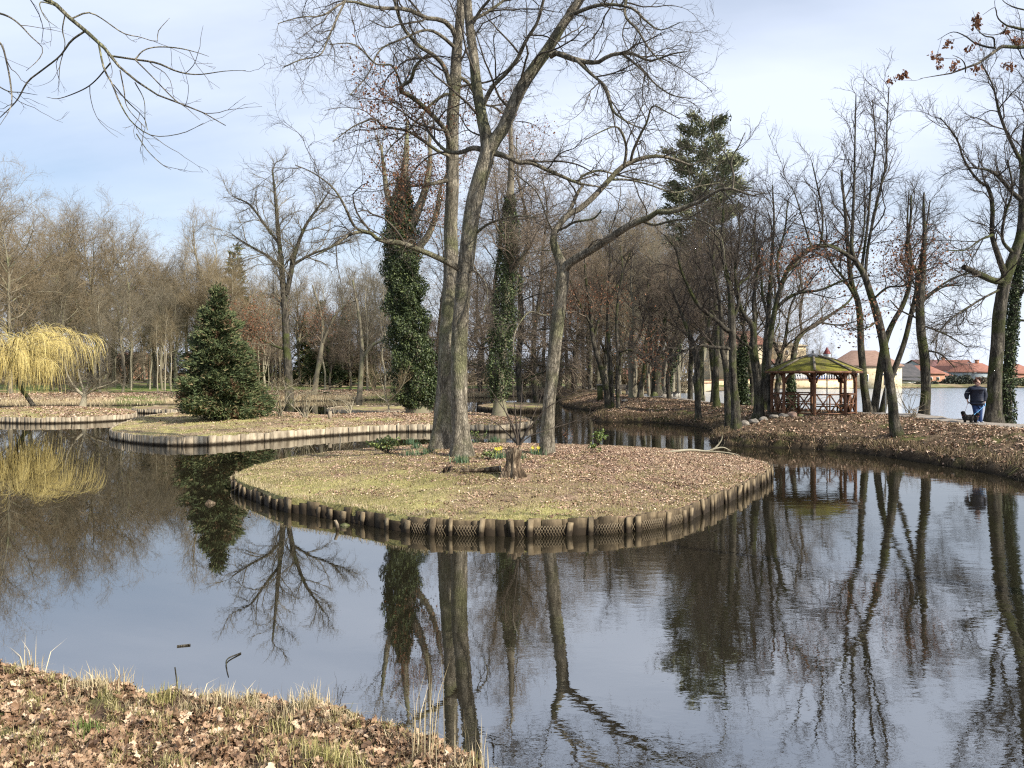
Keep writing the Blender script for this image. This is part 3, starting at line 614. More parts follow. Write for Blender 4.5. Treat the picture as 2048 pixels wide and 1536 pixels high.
I5 = Isl('birch_island_ground', [gpt(x, y, 0.3) for x, y in [(655, 817.5), (700, 821), (760, 823), (830, 822), (850, 818), (830, 813.5), (760, 812), (700, 812)]], 0.3, 0.12, 47)
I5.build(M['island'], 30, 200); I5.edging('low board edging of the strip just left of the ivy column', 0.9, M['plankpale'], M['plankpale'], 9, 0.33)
I6 = Isl('back_island_ground', [gpt(x, y, 0.3) for x, y in [(957, 812), (990, 816), (1040, 817), (1085, 816), (1100, 812), (1080, 807), (1030, 805), (985, 806.5)]], 0.3, 0.12, 48)
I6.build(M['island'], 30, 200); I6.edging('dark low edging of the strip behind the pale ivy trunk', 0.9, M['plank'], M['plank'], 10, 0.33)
# ---------------------------------------------------------------- the three big trees of the near island
def iz(I, x, y): return float(I.z(np.array([x]), np.array([y]))[0][0])
def isl_tree(I, name, label, d, base, *a, **k):
    x = (base[0] - CX) * d / F; return px_tree(name, label, 'tree', d, base, *a, zb=iz(I, x, d), **k)
DA, DB, DC = 21.3, 24.3, 21.9
isl_tree(I1, 'oak_tree', 'tall forked bare tree with straight grey-brown trunk, frontmost of the pair on the near island', DA, (924, 905),
    [(924, 905, 44), (922, 870, 40), (919, 820, 38), (918, 750, 37), (918, 700, 37), (920, 650, 36), (925, 600, 35), (930, 540, 36), (938, 470, 37), (948, 410, 37), (959, 360, 36), (971, 322, 35), (976, 290, 31), (966, 250, 26), (955, 180, 24), (948, 120, 22), (940, 60, 20), (935, 0, 18), (930, -80, 15), (925, -200, 10), (930, -300, 5)],
    [([(976, 305, 30), (990, 280, 30), (1010, 250, 29), (1035, 190, 28), (1062, 145, 27), (1095, 100, 25), (1125, 50, 21), (1160, 0, 19), (1190, -60, 15), (1230, -160, 10), (1245, -260, 4)], DA, DA - 1.5),
     ([(922, 540, 15), (900, 527, 15), (866, 511, 13), (824, 494, 12), (798, 485, 12), (760, 481, 10), (741, 466, 9), (707, 466, 7), (665, 493, 5), (631, 511, 3)], DA, DA - 2.5),
     ([(741, 466, 7), (715, 458, 6), (703, 443, 6), (684, 402, 5), (662, 372, 4), (625, 345, 3), (590, 330, 2)], DA - 1.8, DA - 3.2),
     ([(1100, 112, 15), (1112, 106, 13), (1153, 120, 12), (1194, 125, 10), (1219, 111, 9), (1256, 106, 8), (1281, 114, 6), (1300, 122, 5), (1344, 108, 4), (1375, 103, 2)], DA - 1, DA - 3),
     ([(1153, 120, 8), (1181, 147, 7), (1212, 175, 6), (1225, 219, 6), (1244, 237, 5), (1272, 253, 3), (1300, 262, 2)], DA - 1.6, DA - 3),
     ([(1245, 108, 6), (1281, 137, 5), (1312, 169, 4), (1344, 190, 3), (1381, 197, 2)], DA - 2, DA - 3.4),
     ([(961, 222, 12), (984, 175, 10), (1009, 150, 9), (1034, 119, 9), (1052, 81, 8), (1075, 44, 7), (1087, 0, 6), (1110, -60, 4)], DA, DA - 2),
     ([(984, 305, 15), (1010, 312, 12), (1040, 325, 11), (1062, 325, 10), (1094, 340, 9), (1125, 353, 8), (1156, 366, 6), (1190, 372, 4), (1225, 378, 2)], DA, DA + 0.5),
     ([(968, 300, 14), (945, 296, 12), (920, 305, 10), (890, 300, 8), (862, 270, 6), (845, 240, 4)], DA, DA + 1.2),
     ([(947, 470, 7), (975, 449, 6), (1005, 438, 5), (1040, 432, 4), (1075, 436, 2)], DA, DA - 1.2),
     ([(941, 52, 9), (949, 41, 8), (962, 19, 7), (985, -10, 6), (1010, -60, 4)], DA, DA - 1),
     ([(938, 40, 9), (965, 30, 8), (990, 14, 7), (1015, -5, 6), (1060, -40, 4)], DA, DA + 1),
     ([(1140, 30, 10), (1200, 10, 8), (1260, 15, 6), (1290, 40, 5), (1320, 60, 3), (1360, 45, 2)], DA - 1, DA - 3),
     ([(1205, -30, 9), (1250, -20, 8), (1250, 30, 6), (1275, 60, 5), (1300, 100, 4), (1330, 130, 2)], DA - 1, DA - 3.5),
     ([(925, 560, 6), (945, 540, 5), (968, 560, 4), (975, 590, 3), (968, 620, 2)], DA, DA - 1)],
    M['oak'], M['oak_twig'], dens=1.12, Lb=2.2, seed=11, t0=0.5, rmin=0.0042, trop=0.0, sides=24, flare=0.75, ws=.88, curl=0.07, wig=0.17)
isl_tree(I1, 'oak_tree', 'tall straight tree with greenish bark, standing just behind and left of the forked one', DB, (884, 890),
    [(884, 890, 52), (885, 860, 46), (889, 800, 42), (893, 700, 37), (898, 600, 34), (902, 540, 33), (902, 450, 32), (903, 400, 31), (905, 350, 30), (905, 250, 29), (908, 200, 28), (912, 130, 26), (918, 60, 22), (922, 0, 20), (925, -100, 14), (925, -220, 8), (930, -320, 4)],
    [([(905, 315, 13), (899, 287, 13), (890, 259, 12), (856, 222, 12), (831, 200, 11), (812, 187, 10), (796, 181, 9), (806, 170, 9), (824, 159, 9), (826, 141, 8), (840, 122, 7), (856, 109, 6)], DB, DB - 2.5),
     ([(806, 180, 7), (799, 162, 6), (784, 131, 5), (752, 128, 4), (727, 103, 4), (702, 87, 3), (659, 89, 2)], DB - 1.4, DB - 3.5),
     ([(906, 190, 13), (899, 166, 12), (887, 131, 11), (865, 109, 10), (837, 91, 9), (809, 59, 8), (796, 28, 7), (785, -10, 6), (760, -60, 4)], DB, DB - 1.5),
     ([(912, 75, 13), (905, 58, 12), (884, 40, 11), (852, 36, 10), (815, 19, 10), (759, 16, 8), (727, 9, 7), (690, 3, 6), (646, 31, 4), (602, 34, 3), (556, 47, 2)], DB, DB - 4),
     ([(690, 3, 5), (670, 45, 5), (655, 80, 4), (640, 110, 3), (600, 120, 3), (565, 135, 2)], DB - 3, DB - 4.5),
     ([(905, 325, 10), (899, 312, 9), (877, 303, 8), (846, 281, 8), (815, 262, 7), (781, 256, 6), (765, 253, 5), (749, 237, 5), (727, 244, 4), (702, 256, 3), (665, 284, 2)], DB, DB - 2.5),
     ([(904, 362, 11), (888, 362, 10), (871, 366, 9), (846, 370, 7), (821, 372, 5), (790, 366, 4), (759, 372, 2)], DB, DB - 2),
     ([(907, 200, 8), (896, 187, 8), (865, 206, 7), (846, 228, 6), (826, 250, 5), (806, 272, 4), (781, 294, 3), (760, 330, 2)], DB, DB - 1),
     ([(910, 150, 9), (935, 165, 8), (960, 205, 6), (990, 215, 5), (1020, 240, 3)], DB, DB + 2),
     ([(915, 100, 9), (880, 70, 8), (850, 60, 6), (800, 80, 5), (760, 100, 4), (735, 150, 3), (700, 190, 2)], DB, DB - 3)],
    M['oak'], M['oak_twig'], dens=1.05, Lb=2.3, seed=12, t0=0.55, rmin=0.0045, trop=-0.01, sides=24, flare=0.5, ws=.85, curl=0.07, wig=0.18,
    leaves=(2600, 0.075, M['rust_leaf'], lambda p: (p[:, 2] > 5.5) & (p[:, 2] < 11.5) & (p[:, 0] > -4.2), 0.12))
isl_tree(I1, 'oak_tree', 'shorter leaning tree forking into two wide limbs, right of the pair on the near island', DC, (1093, 902),
    [(1093, 902, 36), (1095, 870, 32), (1099, 800, 29), (1103, 760, 29), (1107, 720, 30), (1115, 650, 31), (1120, 600, 29), (1125, 560, 29), (1126, 535, 28), (1119, 518, 21), (1111, 500, 19), (1106, 475, 17), (1112, 460, 15), (1134, 431, 14), (1159, 418, 13), (1187, 394, 13), (1219, 359, 12), (1244, 334, 12), (1275, 319, 10), (1312, 312, 8), (1344, 317, 6), (1380, 330, 4)],
    [([(1124, 545, 24), (1139, 526, 22), (1168, 508, 21), (1205, 486, 19), (1241, 462, 18), (1266, 447, 17), (1300, 434, 14), (1312, 424, 13), (1344, 424, 12), (1375, 412, 11), (1400, 403, 9), (1437, 380, 8), (1469, 378, 6), (1500, 391, 4), (1530, 385, 2)], DC, DC - 3),
     ([(1465, 378, 6), (1467, 350, 5), (1462, 328, 5), (1469, 306, 4), (1477, 294, 3), (1490, 265, 2)], DC - 2.6, DC - 3),
     ([(1136, 430, 10), (1144, 412, 9), (1156, 384, 8), (1165, 372, 8), (1157, 359, 7), (1175, 347, 6), (1200, 341, 5), (1235, 350, 4), (1290, 362, 3), (1340, 375, 2)], DC, DC + 1),
     ([(1248, 332, 8), (1252, 310, 7), (1252, 291, 6), (1244, 266, 6), (1231, 253, 4), (1205, 262, 3), (1170, 280, 2)], DC - .5, DC - 1.5),
     ([(1262, 322, 7), (1266, 303, 7), (1281, 269, 6), (1294, 244, 5), (1305, 212, 4), (1330, 222, 3), (1360, 238, 2)], DC - .5, DC - 2),
     ([(1112, 462, 7), (1130, 455, 6), (1150, 444, 6), (1187, 437, 5), (1203, 420, 3)], DC, DC - 1),
     ([(1106, 630, 4), (1085, 630, 4), (1059, 624, 4), (1037, 650, 3), (1028, 675, 3), (1026, 710, 2)], DC, DC - 1.2),
     ([(1280, 440, 8), (1310, 450, 6), (1350, 440, 5), (1400, 440, 4), (1440, 470, 3), (1450, 520, 2)], DC - 1, DC - 3),
     ([(1106, 462, 5), (1095, 440, 4), (1085, 410, 4), (1070, 380, 3), (1040, 355, 3), (1020, 335, 2)], DC, DC - 1),
     ([(1219, 359, 6), (1260, 360, 5), (1300, 370, 4), (1350, 385, 4), (1400, 372, 3), (1440, 365, 2)], DC, DC + 1.5)],
    M['oak'], M['oak_twig'], dens=1.15, Lb=1.7, seed=13, t0=0.7, rmin=0.004, trop=0.02, sides=20, flare=0.45, ws=.86, curl=0.08, wig=0.19)
# ---------------------------------------------------------------- fir, ivy columns and small trees of the second island
xF, yF = (436 - CX) * 40.5 / F, 40.5
fir = proto_conifer('fir_tree', 7.1, 4.35, M['oak'], M['fir'], 3, n=90000, size=0.22, t0=0.045, expo=0.95, loc=(xF, yF, iz(I2, xF, yF)), label='dense dark green pyramid fir with brown patches low down, on the second island', droop=0.02, layers=95, rad=0.12, stemlets=True)
def ivy_tree(name, label, I, d, base, trunk, t0, t1, nleaf, thick, seed, ltop, size=0.15, limbs=[], tm='twig_grey', dens=0.8, leaves=None, bm='far_bark', zb=None, ivymat=None, Lb=2.4, tt0=0.5):
    x = (base[0] - CX) * d / F
    return px_tree(name, label, 'tree', d, base, trunk, limbs, M[bm], M[tm], dens=dens, Lb=Lb, seed=seed, rmin=0.008, t0=tt0, lv=3, trop=0.06, zb=iz(I, x, d) if I else zb, ivy=(t0, t1, nleaf, thick, size, ivymat), leaves=leaves, ang=0.7)
ivy_tree('ivy_clad_tree', 'thick column of dark ivy round a bare-topped tree at the back of the second island', I2, 47.5, (838, 822), [(838, 822, 40), (832, 760, 40), (822, 690, 38), (812, 600, 34), (806, 520, 30), (803, 440, 24), (806, 380, 18), (812, 310, 12), (815, 240, 5)],
    0.03, 0.80, 60000, 0.95, 21, 0.9, 0.13, limbs=[([(805, 470, 18), (790, 430, 16), (775, 390, 12), (768, 340, 8), (762, 290, 4)], 47.5, 47), ([(808, 480, 22), (832, 430, 18), (850, 380, 14), (860, 320, 9), (858, 260, 4)], 47.5, 48), ([(806, 520, 16), (850, 480, 14), (872, 430, 10), (880, 380, 6), (900, 330, 3)], 47.5, 46.5)], dens=1.15, leaves=(3600, 0.12, M['rust_leaf'], lambda p: (p[:, 2] > 7) & (p[:, 2] < 17) & (p[:, 0] > -7.4), 0.3), Lb=2.8)
ivy_tree('ivy_clad_tree', 'slim pale tree with looser ivy, right of the island trunks on the second island', I2, 46.0, (1000, 823), [(1000, 823, 30), (999, 800, 24), (1000, 740, 22), (1006, 660, 21), (1014, 580, 20), (1018, 500, 19), (1020, 420, 17), (1022, 350, 13), (1022, 280, 8), (1022, 220, 3)],
    0.07, 0.72, 17000, 0.62, 22, 0.9, 0.12, tm='twig_red', dens=1.5, limbs=[([(1014, 560, 10), (1040, 520, 8), (1062, 490, 5)], 46, 45)], Lb=2.9, tt0=0.28)
def bg_px_tree(name, label, d, base, trunk, limbs=[], bm='far_bark', tm='twig_grey', **k):
    kw = dict(dens=0.85, Lb=3.0, rmin=0.012, lv=3, sides=9, trop=0.05, ang=0.75, zb=None); kw.update(k)
    return px_tree(name, label, 'tree', d, base, trunk, limbs, M[bm], M[tm], **kw)
bg_px_tree('bare_tree', 'tall open bare tree with two rising stems behind the right side of the fir', 70, (580, 808), [(580, 808, 19), (577, 760, 17), (573, 690, 15), (570, 620, 14), (566, 570, 12), (562, 520, 10), (556, 460, 8), (551, 400, 6), (545, 340, 3)],
    [([(573, 590, 11), (582, 545, 10), (592, 500, 8), (612, 450, 6), (640, 410, 4), (660, 380, 2)], 70, 69), ([(568, 545, 6), (540, 515, 5), (505, 495, 4), (465, 470, 2)], 70, 69), ([(560, 490, 6), (530, 450, 5), (500, 410, 4), (470, 395, 2)], 70, 71),
     ([(585, 530, 6), (620, 510, 5), (660, 495, 3), (700, 480, 2)], 70, 69), ([(574, 700, 5), (545, 690, 4), (510, 670, 3), (490, 640, 2)], 70, 69)], tm='twig_grey', bm='alder', seed=31, t0=0.4, dens=1.35, Lb=3.2, leaves=(2200, 0.15, M['rust_leaf'], lambda p: (p[:, 2] < 9.5), 0.5))
bg_px_tree('bare_tree', 'grey branching tree with one long limb rising right, behind the small birch', 82, (718, 796), [(718, 796, 12), (722, 750, 10), (724, 710, 9), (722, 670, 7), (716, 620, 6), (705, 560, 3)], [([(726, 715, 7), (745, 690, 6), (765, 680, 4), (790, 650, 3)], 82, 81)], seed=32, dens=0.8, t0=0.4)
bg_px_tree('bare_tree', 'leaning bare tree with an arching brown crown between the fir and the ivy column', 83, (628, 794), [(628, 794, 12), (633, 755, 10), (640, 715, 9), (645, 670, 7), (640, 620, 5), (625, 570, 3)], [([(643, 690, 6), (665, 640, 5), (690, 610, 3), (720, 600, 2)], 83, 82)], seed=33, tm='twig_red', dens=0.9, t0=0.35, leaves=(600, 0.16, M['rust_leaf'], lambda p: p[:, 2] < 10, 0.5))
bg_px_tree('small_birch', 'small pale bushy tree with upright twigs on the second island, left of the dark ivy', 47, (778, 826), [(778, 826, 4), (777, 810, 3.5), (772, 795, 3), (765, 770, 2), (760, 745, 1)], [([(774, 805, 3), (790, 790, 2.5), (805, 770, 2), (812, 750, 1)], 47, 46), ([(774, 803, 3), (755, 790, 2), (742, 770, 1.5), (735, 745, 1)], 47, 47)],
    bm='pale_bark', tm='twig_tan', zb=iz(I2, (778 - CX) * 47 / F, 47), dens=2.2, Lb=1.3, seed=34, t0=0.3, rmin=0.006, trop=0.1)
for px_, d_, h_, lab in ((664, 41.5, 1.5, 'thin forked sapling near the front of the second island'), (610, 41.0, 2.0, 'tan leafless shrub with arching stems, right of the fir'), (560, 42.5, 2.3, 'tangled dry shrub close under the right side of the fir'), (522, 42.0, 1.7, 'low dry shrub touching the brown skirt of the fir'), (700, 46, 1.3, 'small yellowish shrub behind the forked sapling')):
    x_ = (px_ - CX) * d_ / F; z_ = iz(I2, x_, d_); rg = np.random.default_rng(int(px_))
    st = [[(x_ + rg.normal(0, .06), d_ + rg.normal(0, .06), z_ - 0.05, 0.022), (x_ + rg.normal(0, .25) * h_ * .6, d_ + rg.normal(0, .2) * h_ * .6, z_ + h_ * .5, 0.014), (x_ + rg.normal(0, .45) * h_, d_ + rg.normal(0, .4) * h_, z_ + h_ * rg.uniform(.7, 1.05), 0.006)] for _ in range(3 if px_ == 664 else 16)]
    P, R = stem_arr(st, 8); g = grow(rg, P, R, 3.5, h_ * 0.4, 0.6, 0.2, 0.15, 0.05, 0.01, 0.004, 4, 0.2); g2 = grow(rg, *g, 5, h_ * 0.2, 0.7, 0.2, 0.15, 0.05, 0.01, 0.0035, 3, 0.2)
    root = thing('dry_shrub', lab, 'shrub', (x_, d_, z_)); crown_mesh([(P, R, 5)]).obj('stems', M['pale_bark'], root, True); crown_mesh([(*g, 3), (*g2, 3)]).obj('twigs', M['twig_tan'], root)
# willow and pollard of the left island
def willow():
    d = 55.0; x = (70 - CX) * d / F; z = iz(I3, x, d); rg = np.random.default_rng(77)
    root = thing('willow_tree', 'bright yellow weeping willow leaning left over the pond, at the left edge', 'tree', (x, d, z))
    tr = px_stem([(72, 814, 9), (55, 795, 8), (38, 770, 7), (30, 740, 6), (22, 710, 5), (10, 690, 3)], d, d); tr[0] = (*tr[0][:2], z - .1, tr[0][3]); TP, TR = stem_arr([tr], 16)
    mb = MB(); mb.add(*tubes(TP, TR, 9)); mb.obj('trunk', M['alder'], root, True)
    lim = []
    for k in range(34):
        a = k * 2.4; l = rg.uniform(1.4, 5.4); c = TP[0, rg.integers(8, 15)]; top = rg.uniform(0.7, 2.0)
        ex = math.cos(a) * l * 1.2 + 0.2
        lim.append([(c[0], c[1], c[2], 0.06), (c[0] + ex * .4, c[1] + math.sin(a) * l * .3, c[2] + top * .8, 0.04), (c[0] + ex * .8, c[1] + math.sin(a) * l * .6, c[2] + top, 0.025), (c[0] + ex, c[1] + math.sin(a) * l * .75, c[2] + top * .8, 0.012)])
    LP, LR = stem_arr(lim, 10)
    a1 = grow(rg, LP, LR, 2.4, 1.1, 0.7, 0.3, 0.12, 0.05, 0.012, 0.008, 5, 0.2); crown_mesh([(LP, LR, 4), (*a1, 3)]).obj('limb', M['twig_tan'], root, True)
    s = grow(rg, np.concatenate([a1[0], ]), a1[1], 12.0, 2.4, 0.8, 0.3, 0.05, -0.42, 0.004, 0.0085, 9, 0.1, 0.1); s2 = grow(rg, LP, LR, 18.0, 2.6, 0.8, 0.3, 0.05, -0.40, 0.004, 0.0085, 9, 0.15, 0.1)
    crown_mesh([(*s, 3), (*s2, 3)]).obj('hanging_twigs', M['willow'], root)
willow()
px_tree('pollard_tree', 'short thick pollard with a fan of grey stems, right of the yellow willow', 'tree', 55, (165, 813), [(165, 813, 12), (168, 800, 10), (170, 790, 9), (172, 780, 7), (176, 768, 4), (180, 755, 2)],
    [([(168, 792, 7), (150, 775, 5), (135, 750, 3), (128, 720, 2)], 55, 54), ([(170, 788, 6), (160, 760, 4), (155, 730, 3), (152, 700, 2)], 55, 55), ([(171, 785, 6), (190, 765, 4), (205, 745, 3), (215, 715, 2)], 55, 54), ([(170, 790, 6), (190, 778, 4), (215, 770, 3), (235, 760, 2)], 55, 55), ([(169, 790, 5), (150, 782, 4), (130, 780, 3), (112, 770, 2)], 55, 56)],
    M['pale_bark'], M['twig_grey'], zb=iz(I3, (165 - CX) * 55 / F, 55), dens=2.6, Lb=1.5, seed=36, t0=0.4, rmin=0.009, lv=3, trop=0.06)
# ---------------------------------------------------------------- trees of the right bank
RB = dict(bm='alder', tm='alder_twig', rmin=0.007, sides=12, lv=3, Lb=2.5, dens=1.4)
def rt(name, label, d, base, trunk, limbs=[], **k):
    kw = dict(RB); kw.update(k); return bg_px_tree(name, label, d, base, trunk, limbs, **kw)
rl = M['rust_leaf']
rt('bare_tree', 'leaning bare tree rooted low on the bank between the gazebo and the walker', 28.5, (1795, 881), [(1795, 881, 23), (1789, 846, 20), (1786, 807, 18), (1780, 768, 17), (1772, 721, 17), (1765, 677, 16), (1754, 628, 15), (1740, 586, 13), (1726, 545, 12), (1709, 518, 10), (1703, 495, 8), (1705, 451, 6), (1707, 402, 5), (1709, 346, 4), (1710, 276, 3), (1712, 190, 2)],
   [([(1712, 522, 9), (1691, 508, 8), (1660, 492, 7), (1621, 494, 6), (1600, 520, 5), (1575, 545, 3)], 28.5, 27), ([(1723, 540, 7), (1727, 510, 6), (1735, 450, 5), (1744, 350, 4), (1751, 290, 3), (1745, 200, 2)], 28.5, 29), ([(1730, 555, 7), (1737, 487, 6), (1758, 388, 5), (1772, 325, 4), (1774, 248, 3), (1778, 175, 2)], 28.5, 28),
    ([(1640, 493, 5), (1645, 460, 4), (1644, 416, 4), (1635, 374, 3), (1624, 325, 2)], 27.6, 27.5), ([(1622, 493, 4), (1600, 420, 3), (1586, 381, 2), (1560, 346, 1.5)], 27.2, 27), ([(1745, 600, 5), (1775, 575, 4), (1810, 570, 3), (1850, 540, 2)], 28.5, 27.5), ([(1758, 640, 4), (1735, 655, 3), (1705, 660, 2)], 28.5, 28)],
   seed=51, t0=0.55, dens=1.3, Lb=1.9, leaves=(1300, 0.10, rl, lambda p: (p[:, 2] < 7.5), 0.35), trop=0.08)
rt('bare_tree', 'left stem of the three that fan out behind the bank, just right of the gazebo', 37.5, (1737, 817), [(1737, 817, 18), (1731, 790, 15), (1727, 760, 14), (1722, 690, 13), (1720, 640, 12), (1715, 602, 11), (1703, 565, 10), (1696, 500, 8), (1690, 420, 6), (1682, 340, 3)], [([(1715, 602, 7), (1690, 560, 6), (1660, 520, 4), (1640, 460, 3), (1630, 400, 2)], 37.5, 37), ([(1700, 540, 5), (1720, 500, 4), (1730, 430, 3), (1728, 360, 2)], 37.5, 38)], seed=52, leaves=(900, 0.11, rl, lambda p: p[:, 2] < 9.5, 0.4), trop=0.06, t0=0.5)
rt('bare_tree', 'middle stem of the three that fan out, crossing behind the leaning tree', 38, (1746, 817), [(1746, 817, 17), (1754, 781, 14), (1761, 729, 13), (1773, 676, 12), (1787, 643, 10), (1806, 610, 9), (1820, 565, 8), (1822, 520, 6), (1815, 450, 4), (1818, 380, 2)], [], seed=53, leaves=(800, 0.11, rl, lambda p: p[:, 2] < 10, 0.4), t0=0.5)
rt('bare_tree', 'right stem of the three that fan out, curving away to the right', 38.5, (1761, 818), [(1761, 818, 14), (1773, 783, 12), (1788, 742, 11), (1807, 690, 10), (1820, 638, 9), (1831, 591, 8), (1838, 540, 6), (1850, 470, 4), (1860, 400, 2)], [([(1822, 630, 5), (1850, 600, 4), (1885, 575, 3), (1925, 570, 2)], 38.5, 38)], seed=54, t0=0.55)
rt('bare_tree', 'upright dark tree with many small low branches beside the lakeside path', 36.8, (1847, 826), [(1847, 826, 21), (1852, 768, 18), (1849, 716, 18), (1842, 664, 17), (1840, 612, 16), (1843, 567, 14), (1846, 522, 11), (1849, 469, 8), (1847, 416, 5), (1848, 385, 3)],
   [([(1842, 567, 10), (1834, 545, 9), (1819, 522, 8), (1814, 487, 7), (1821, 440, 5), (1822, 390, 3)], 36.8, 36.5), ([(1846, 700, 4), (1880, 708, 3), (1910, 735, 2)], 36.8, 36), ([(1843, 650, 4), (1890, 668, 3), (1935, 695, 2)], 36.8, 36), ([(1842, 600, 5), (1900, 560, 4), (1950, 545, 3), (1990, 560, 2)], 36.8, 36), ([(1842, 640, 4), (1800, 620, 3), (1780, 600, 2)], 36.8, 37)], seed=55, dens=1.6, Lb=2.0, t0=0.35, trop=-0.01)
rt('bare_tree', 'broad grey trunk right beside the walker, forking high at the right edge', 31.2, (1986, 838), [(1986, 838, 33), (1988, 800, 27), (1991, 740, 25), (1995, 680, 24), (1998, 638, 23), (2004, 590, 22), (2014, 550, 21), (2030, 505, 18), (2043, 460, 16), (2046, 374, 14), (2050, 280, 11), (2060, 180, 8), (2050, 80, 4)],
   [([(2010, 560, 12), (1990, 562, 13), (1962, 550, 13), (1927, 534, 11)], 31.2, 30.4), ([(2012, 555, 13), (1996, 510, 11), (1984, 469, 9), (1985, 416, 8), (1976, 374, 7), (1955, 360, 5), (1927, 318, 4), (1913, 276, 3), (1880, 235, 2)], 31.2, 30), ([(2043, 400, 10), (2025, 385, 8), (1997, 353, 7), (1975, 340, 5), (1940, 335, 3)], 31.2, 30), ([(2040, 450, 8), (2070, 420, 7), (2100, 380, 5), (2120, 300, 3)], 31.2, 31),
    ([(2046, 330, 8), (2020, 280, 6), (2000, 230, 5), (1985, 170, 3), (1960, 120, 2)], 31.2, 31), ([(2030, 510, 8), (2005, 480, 6), (2010, 430, 5), (2025, 380, 4), (2015, 320, 3)], 31.2, 30), ([(1985, 470, 6), (1960, 480, 4), (1930, 500, 3), (1890, 500, 2)], 30.5, 29.5), ([(2008, 575, 5), (1960, 600, 4), (1900, 640, 3), (1860, 690, 2)], 31.2, 30)], seed=56, dens=1.5, Lb=2.3, t0=0.5, bm='alder', sides=16, flare=0.5)
rt('ivy_clad_tree', 'ivy wrapped trunk close behind the broad grey trunk at the right edge', 32.6, (2014, 837), [(2014, 837, 22), (2015, 768, 17), (2020, 690, 17), (2026, 625, 15), (2032, 570, 14), (2045, 500, 12), (2060, 400, 8), (2075, 300, 4)], [([(2030, 600, 8), (2060, 570, 6), (2100, 560, 4)], 32.6, 32), ([(2030, 640, 5), (2070, 640, 4), (2120, 620, 2)], 32.6, 32)], seed=57, ivy=(0.02, 0.75, 9000, 0.17, 0.09, None), t0=0.55, dens=1.2)
# left of the gazebo
rt('bare_tree', 'foremost straight dark trunk left of the gazebo, with a level limb reaching left', 33.2, (1473, 843), [(1473, 843, 22), (1470, 800, 17), (1468, 776, 16), (1465, 729, 15), (1465, 682, 15), (1463, 640, 14), (1462, 600, 12), (1458, 570, 10), (1450, 534, 8), (1443, 485, 6), (1446, 436, 5), (1450, 380, 3)],
   [([(1463, 662, 10), (1450, 658, 10), (1437, 644, 9), (1401, 615, 8), (1381, 583, 7), (1362, 540, 5), (1352, 500, 4), (1330, 470, 2)], 33.2, 32), ([(1465, 700, 7), (1450, 696, 7), (1422, 694, 6), (1405, 690, 5), (1380, 697, 5), (1340, 715, 4), (1320, 730, 2)], 33.2, 32), ([(1461, 590, 7), (1480, 565, 6), (1498, 550, 5), (1505, 485, 4), (1510, 430, 2)], 33.2, 34), ([(1466, 640, 7), (1478, 600, 6), (1470, 540, 5), (1480, 470, 3), (1476, 400, 2)], 33.2, 33)], seed=61, dens=1.5, Lb=2.2, t0=0.5)
rt('bare_tree', 'slim dark trunk pressed against the left side of the foremost straight one', 35, (1456, 838), [(1456, 838, 14), (1454, 776, 12), (1451, 729, 11), (1444, 698, 10), (1444, 660, 10), (1440, 610, 8), (1432, 560, 6), (1420, 500, 4), (1415, 440, 2)], [], seed=62)
rt('bare_tree', 'dark upright trunk standing further back, left of the two foremost ones', 45, (1433, 809), [(1433, 809, 14), (1432, 760, 12), (1433, 698, 12), (1435, 651, 10), (1430, 600, 8), (1425, 540, 6), (1430, 470, 4), (1428, 420, 2)], [([(1434, 640, 7), (1410, 600, 5), (1395, 550, 3), (1390, 500, 2)], 45, 44)], seed=63)
rt('bare_tree', 'short trunk with a dark burl halfway up, above the reedy bank', 42.5, (1397, 818), [(1397, 818, 13), (1395, 790, 12), (1393, 765, 14), (1392, 757, 15), (1394, 745, 12), (1394, 722, 12), (1390, 698, 12), (1375, 660, 8), (1360, 620, 6), (1340, 570, 4)], [([(1392, 705, 8), (1415, 660, 6), (1420, 600, 4), (1410, 540, 2)], 42.5, 43)], seed=64)
rt('mossy_tree', 'tall slender trunk with green algae behind the one with the burl', 55, (1403, 794), [(1403, 794, 11), (1403, 714, 10), (1404, 667, 10), (1404, 628, 9), (1402, 560, 7), (1398, 490, 5), (1400, 420, 2)], [], bm='mossy', seed=65)
rt('bare_tree', 'thick dark trunk close left of the gazebo, bending left above its fork', 36.2, (1518, 828), [(1518, 828, 23), (1517, 790, 18), (1514, 750, 17), (1509, 715, 17), (1507, 698, 16), (1507, 667, 13), (1503, 648, 11), (1492, 636, 9), (1480, 610, 7), (1470, 560, 5), (1475, 500, 3)],
   [([(1507, 672, 9), (1509, 640, 8), (1507, 600, 7), (1515, 540, 5), (1508, 480, 4), (1512, 420, 2)], 36.2, 37), ([(1505, 700, 6), (1493, 690, 5), (1480, 680, 4), (1465, 660, 2)], 36.2, 35)], seed=66, dens=1.5)
rt('bare_tree', 'left of the twin straight trunks touching the gazebo roof', 40, (1531, 810), [(1531, 810, 12), (1529, 745, 11), (1532, 682, 11), (1536, 643, 10), (1540, 580, 8), (1544, 510, 6), (1548, 440, 4), (1545, 370, 2)], [([(1537, 640, 6), (1525, 590, 5), (1520, 530, 3), (1500, 470, 2)], 40, 40)], seed=67, dens=1.4)
rt('bare_tree', 'right of the twin trunks at the gazebo, arching over its roof higher up', 37.8, (1542, 828), [(1542, 828, 11), (1538, 776, 9), (1537, 740, 9), (1539, 698, 10), (1543, 659, 10), (1550, 620, 10), (1563, 570, 9), (1583, 528, 8), (1622, 500, 6), (1660, 490, 4), (1700, 470, 2)], [([(1549, 622, 7), (1570, 600, 7), (1600, 585, 6), (1640, 580, 5), (1690, 560, 4), (1740, 550, 2)], 37.8, 36.5), ([(1560, 580, 6), (1555, 520, 5), (1570, 460, 4), (1575, 400, 2)], 37.8, 38)], seed=68, dens=1.4)
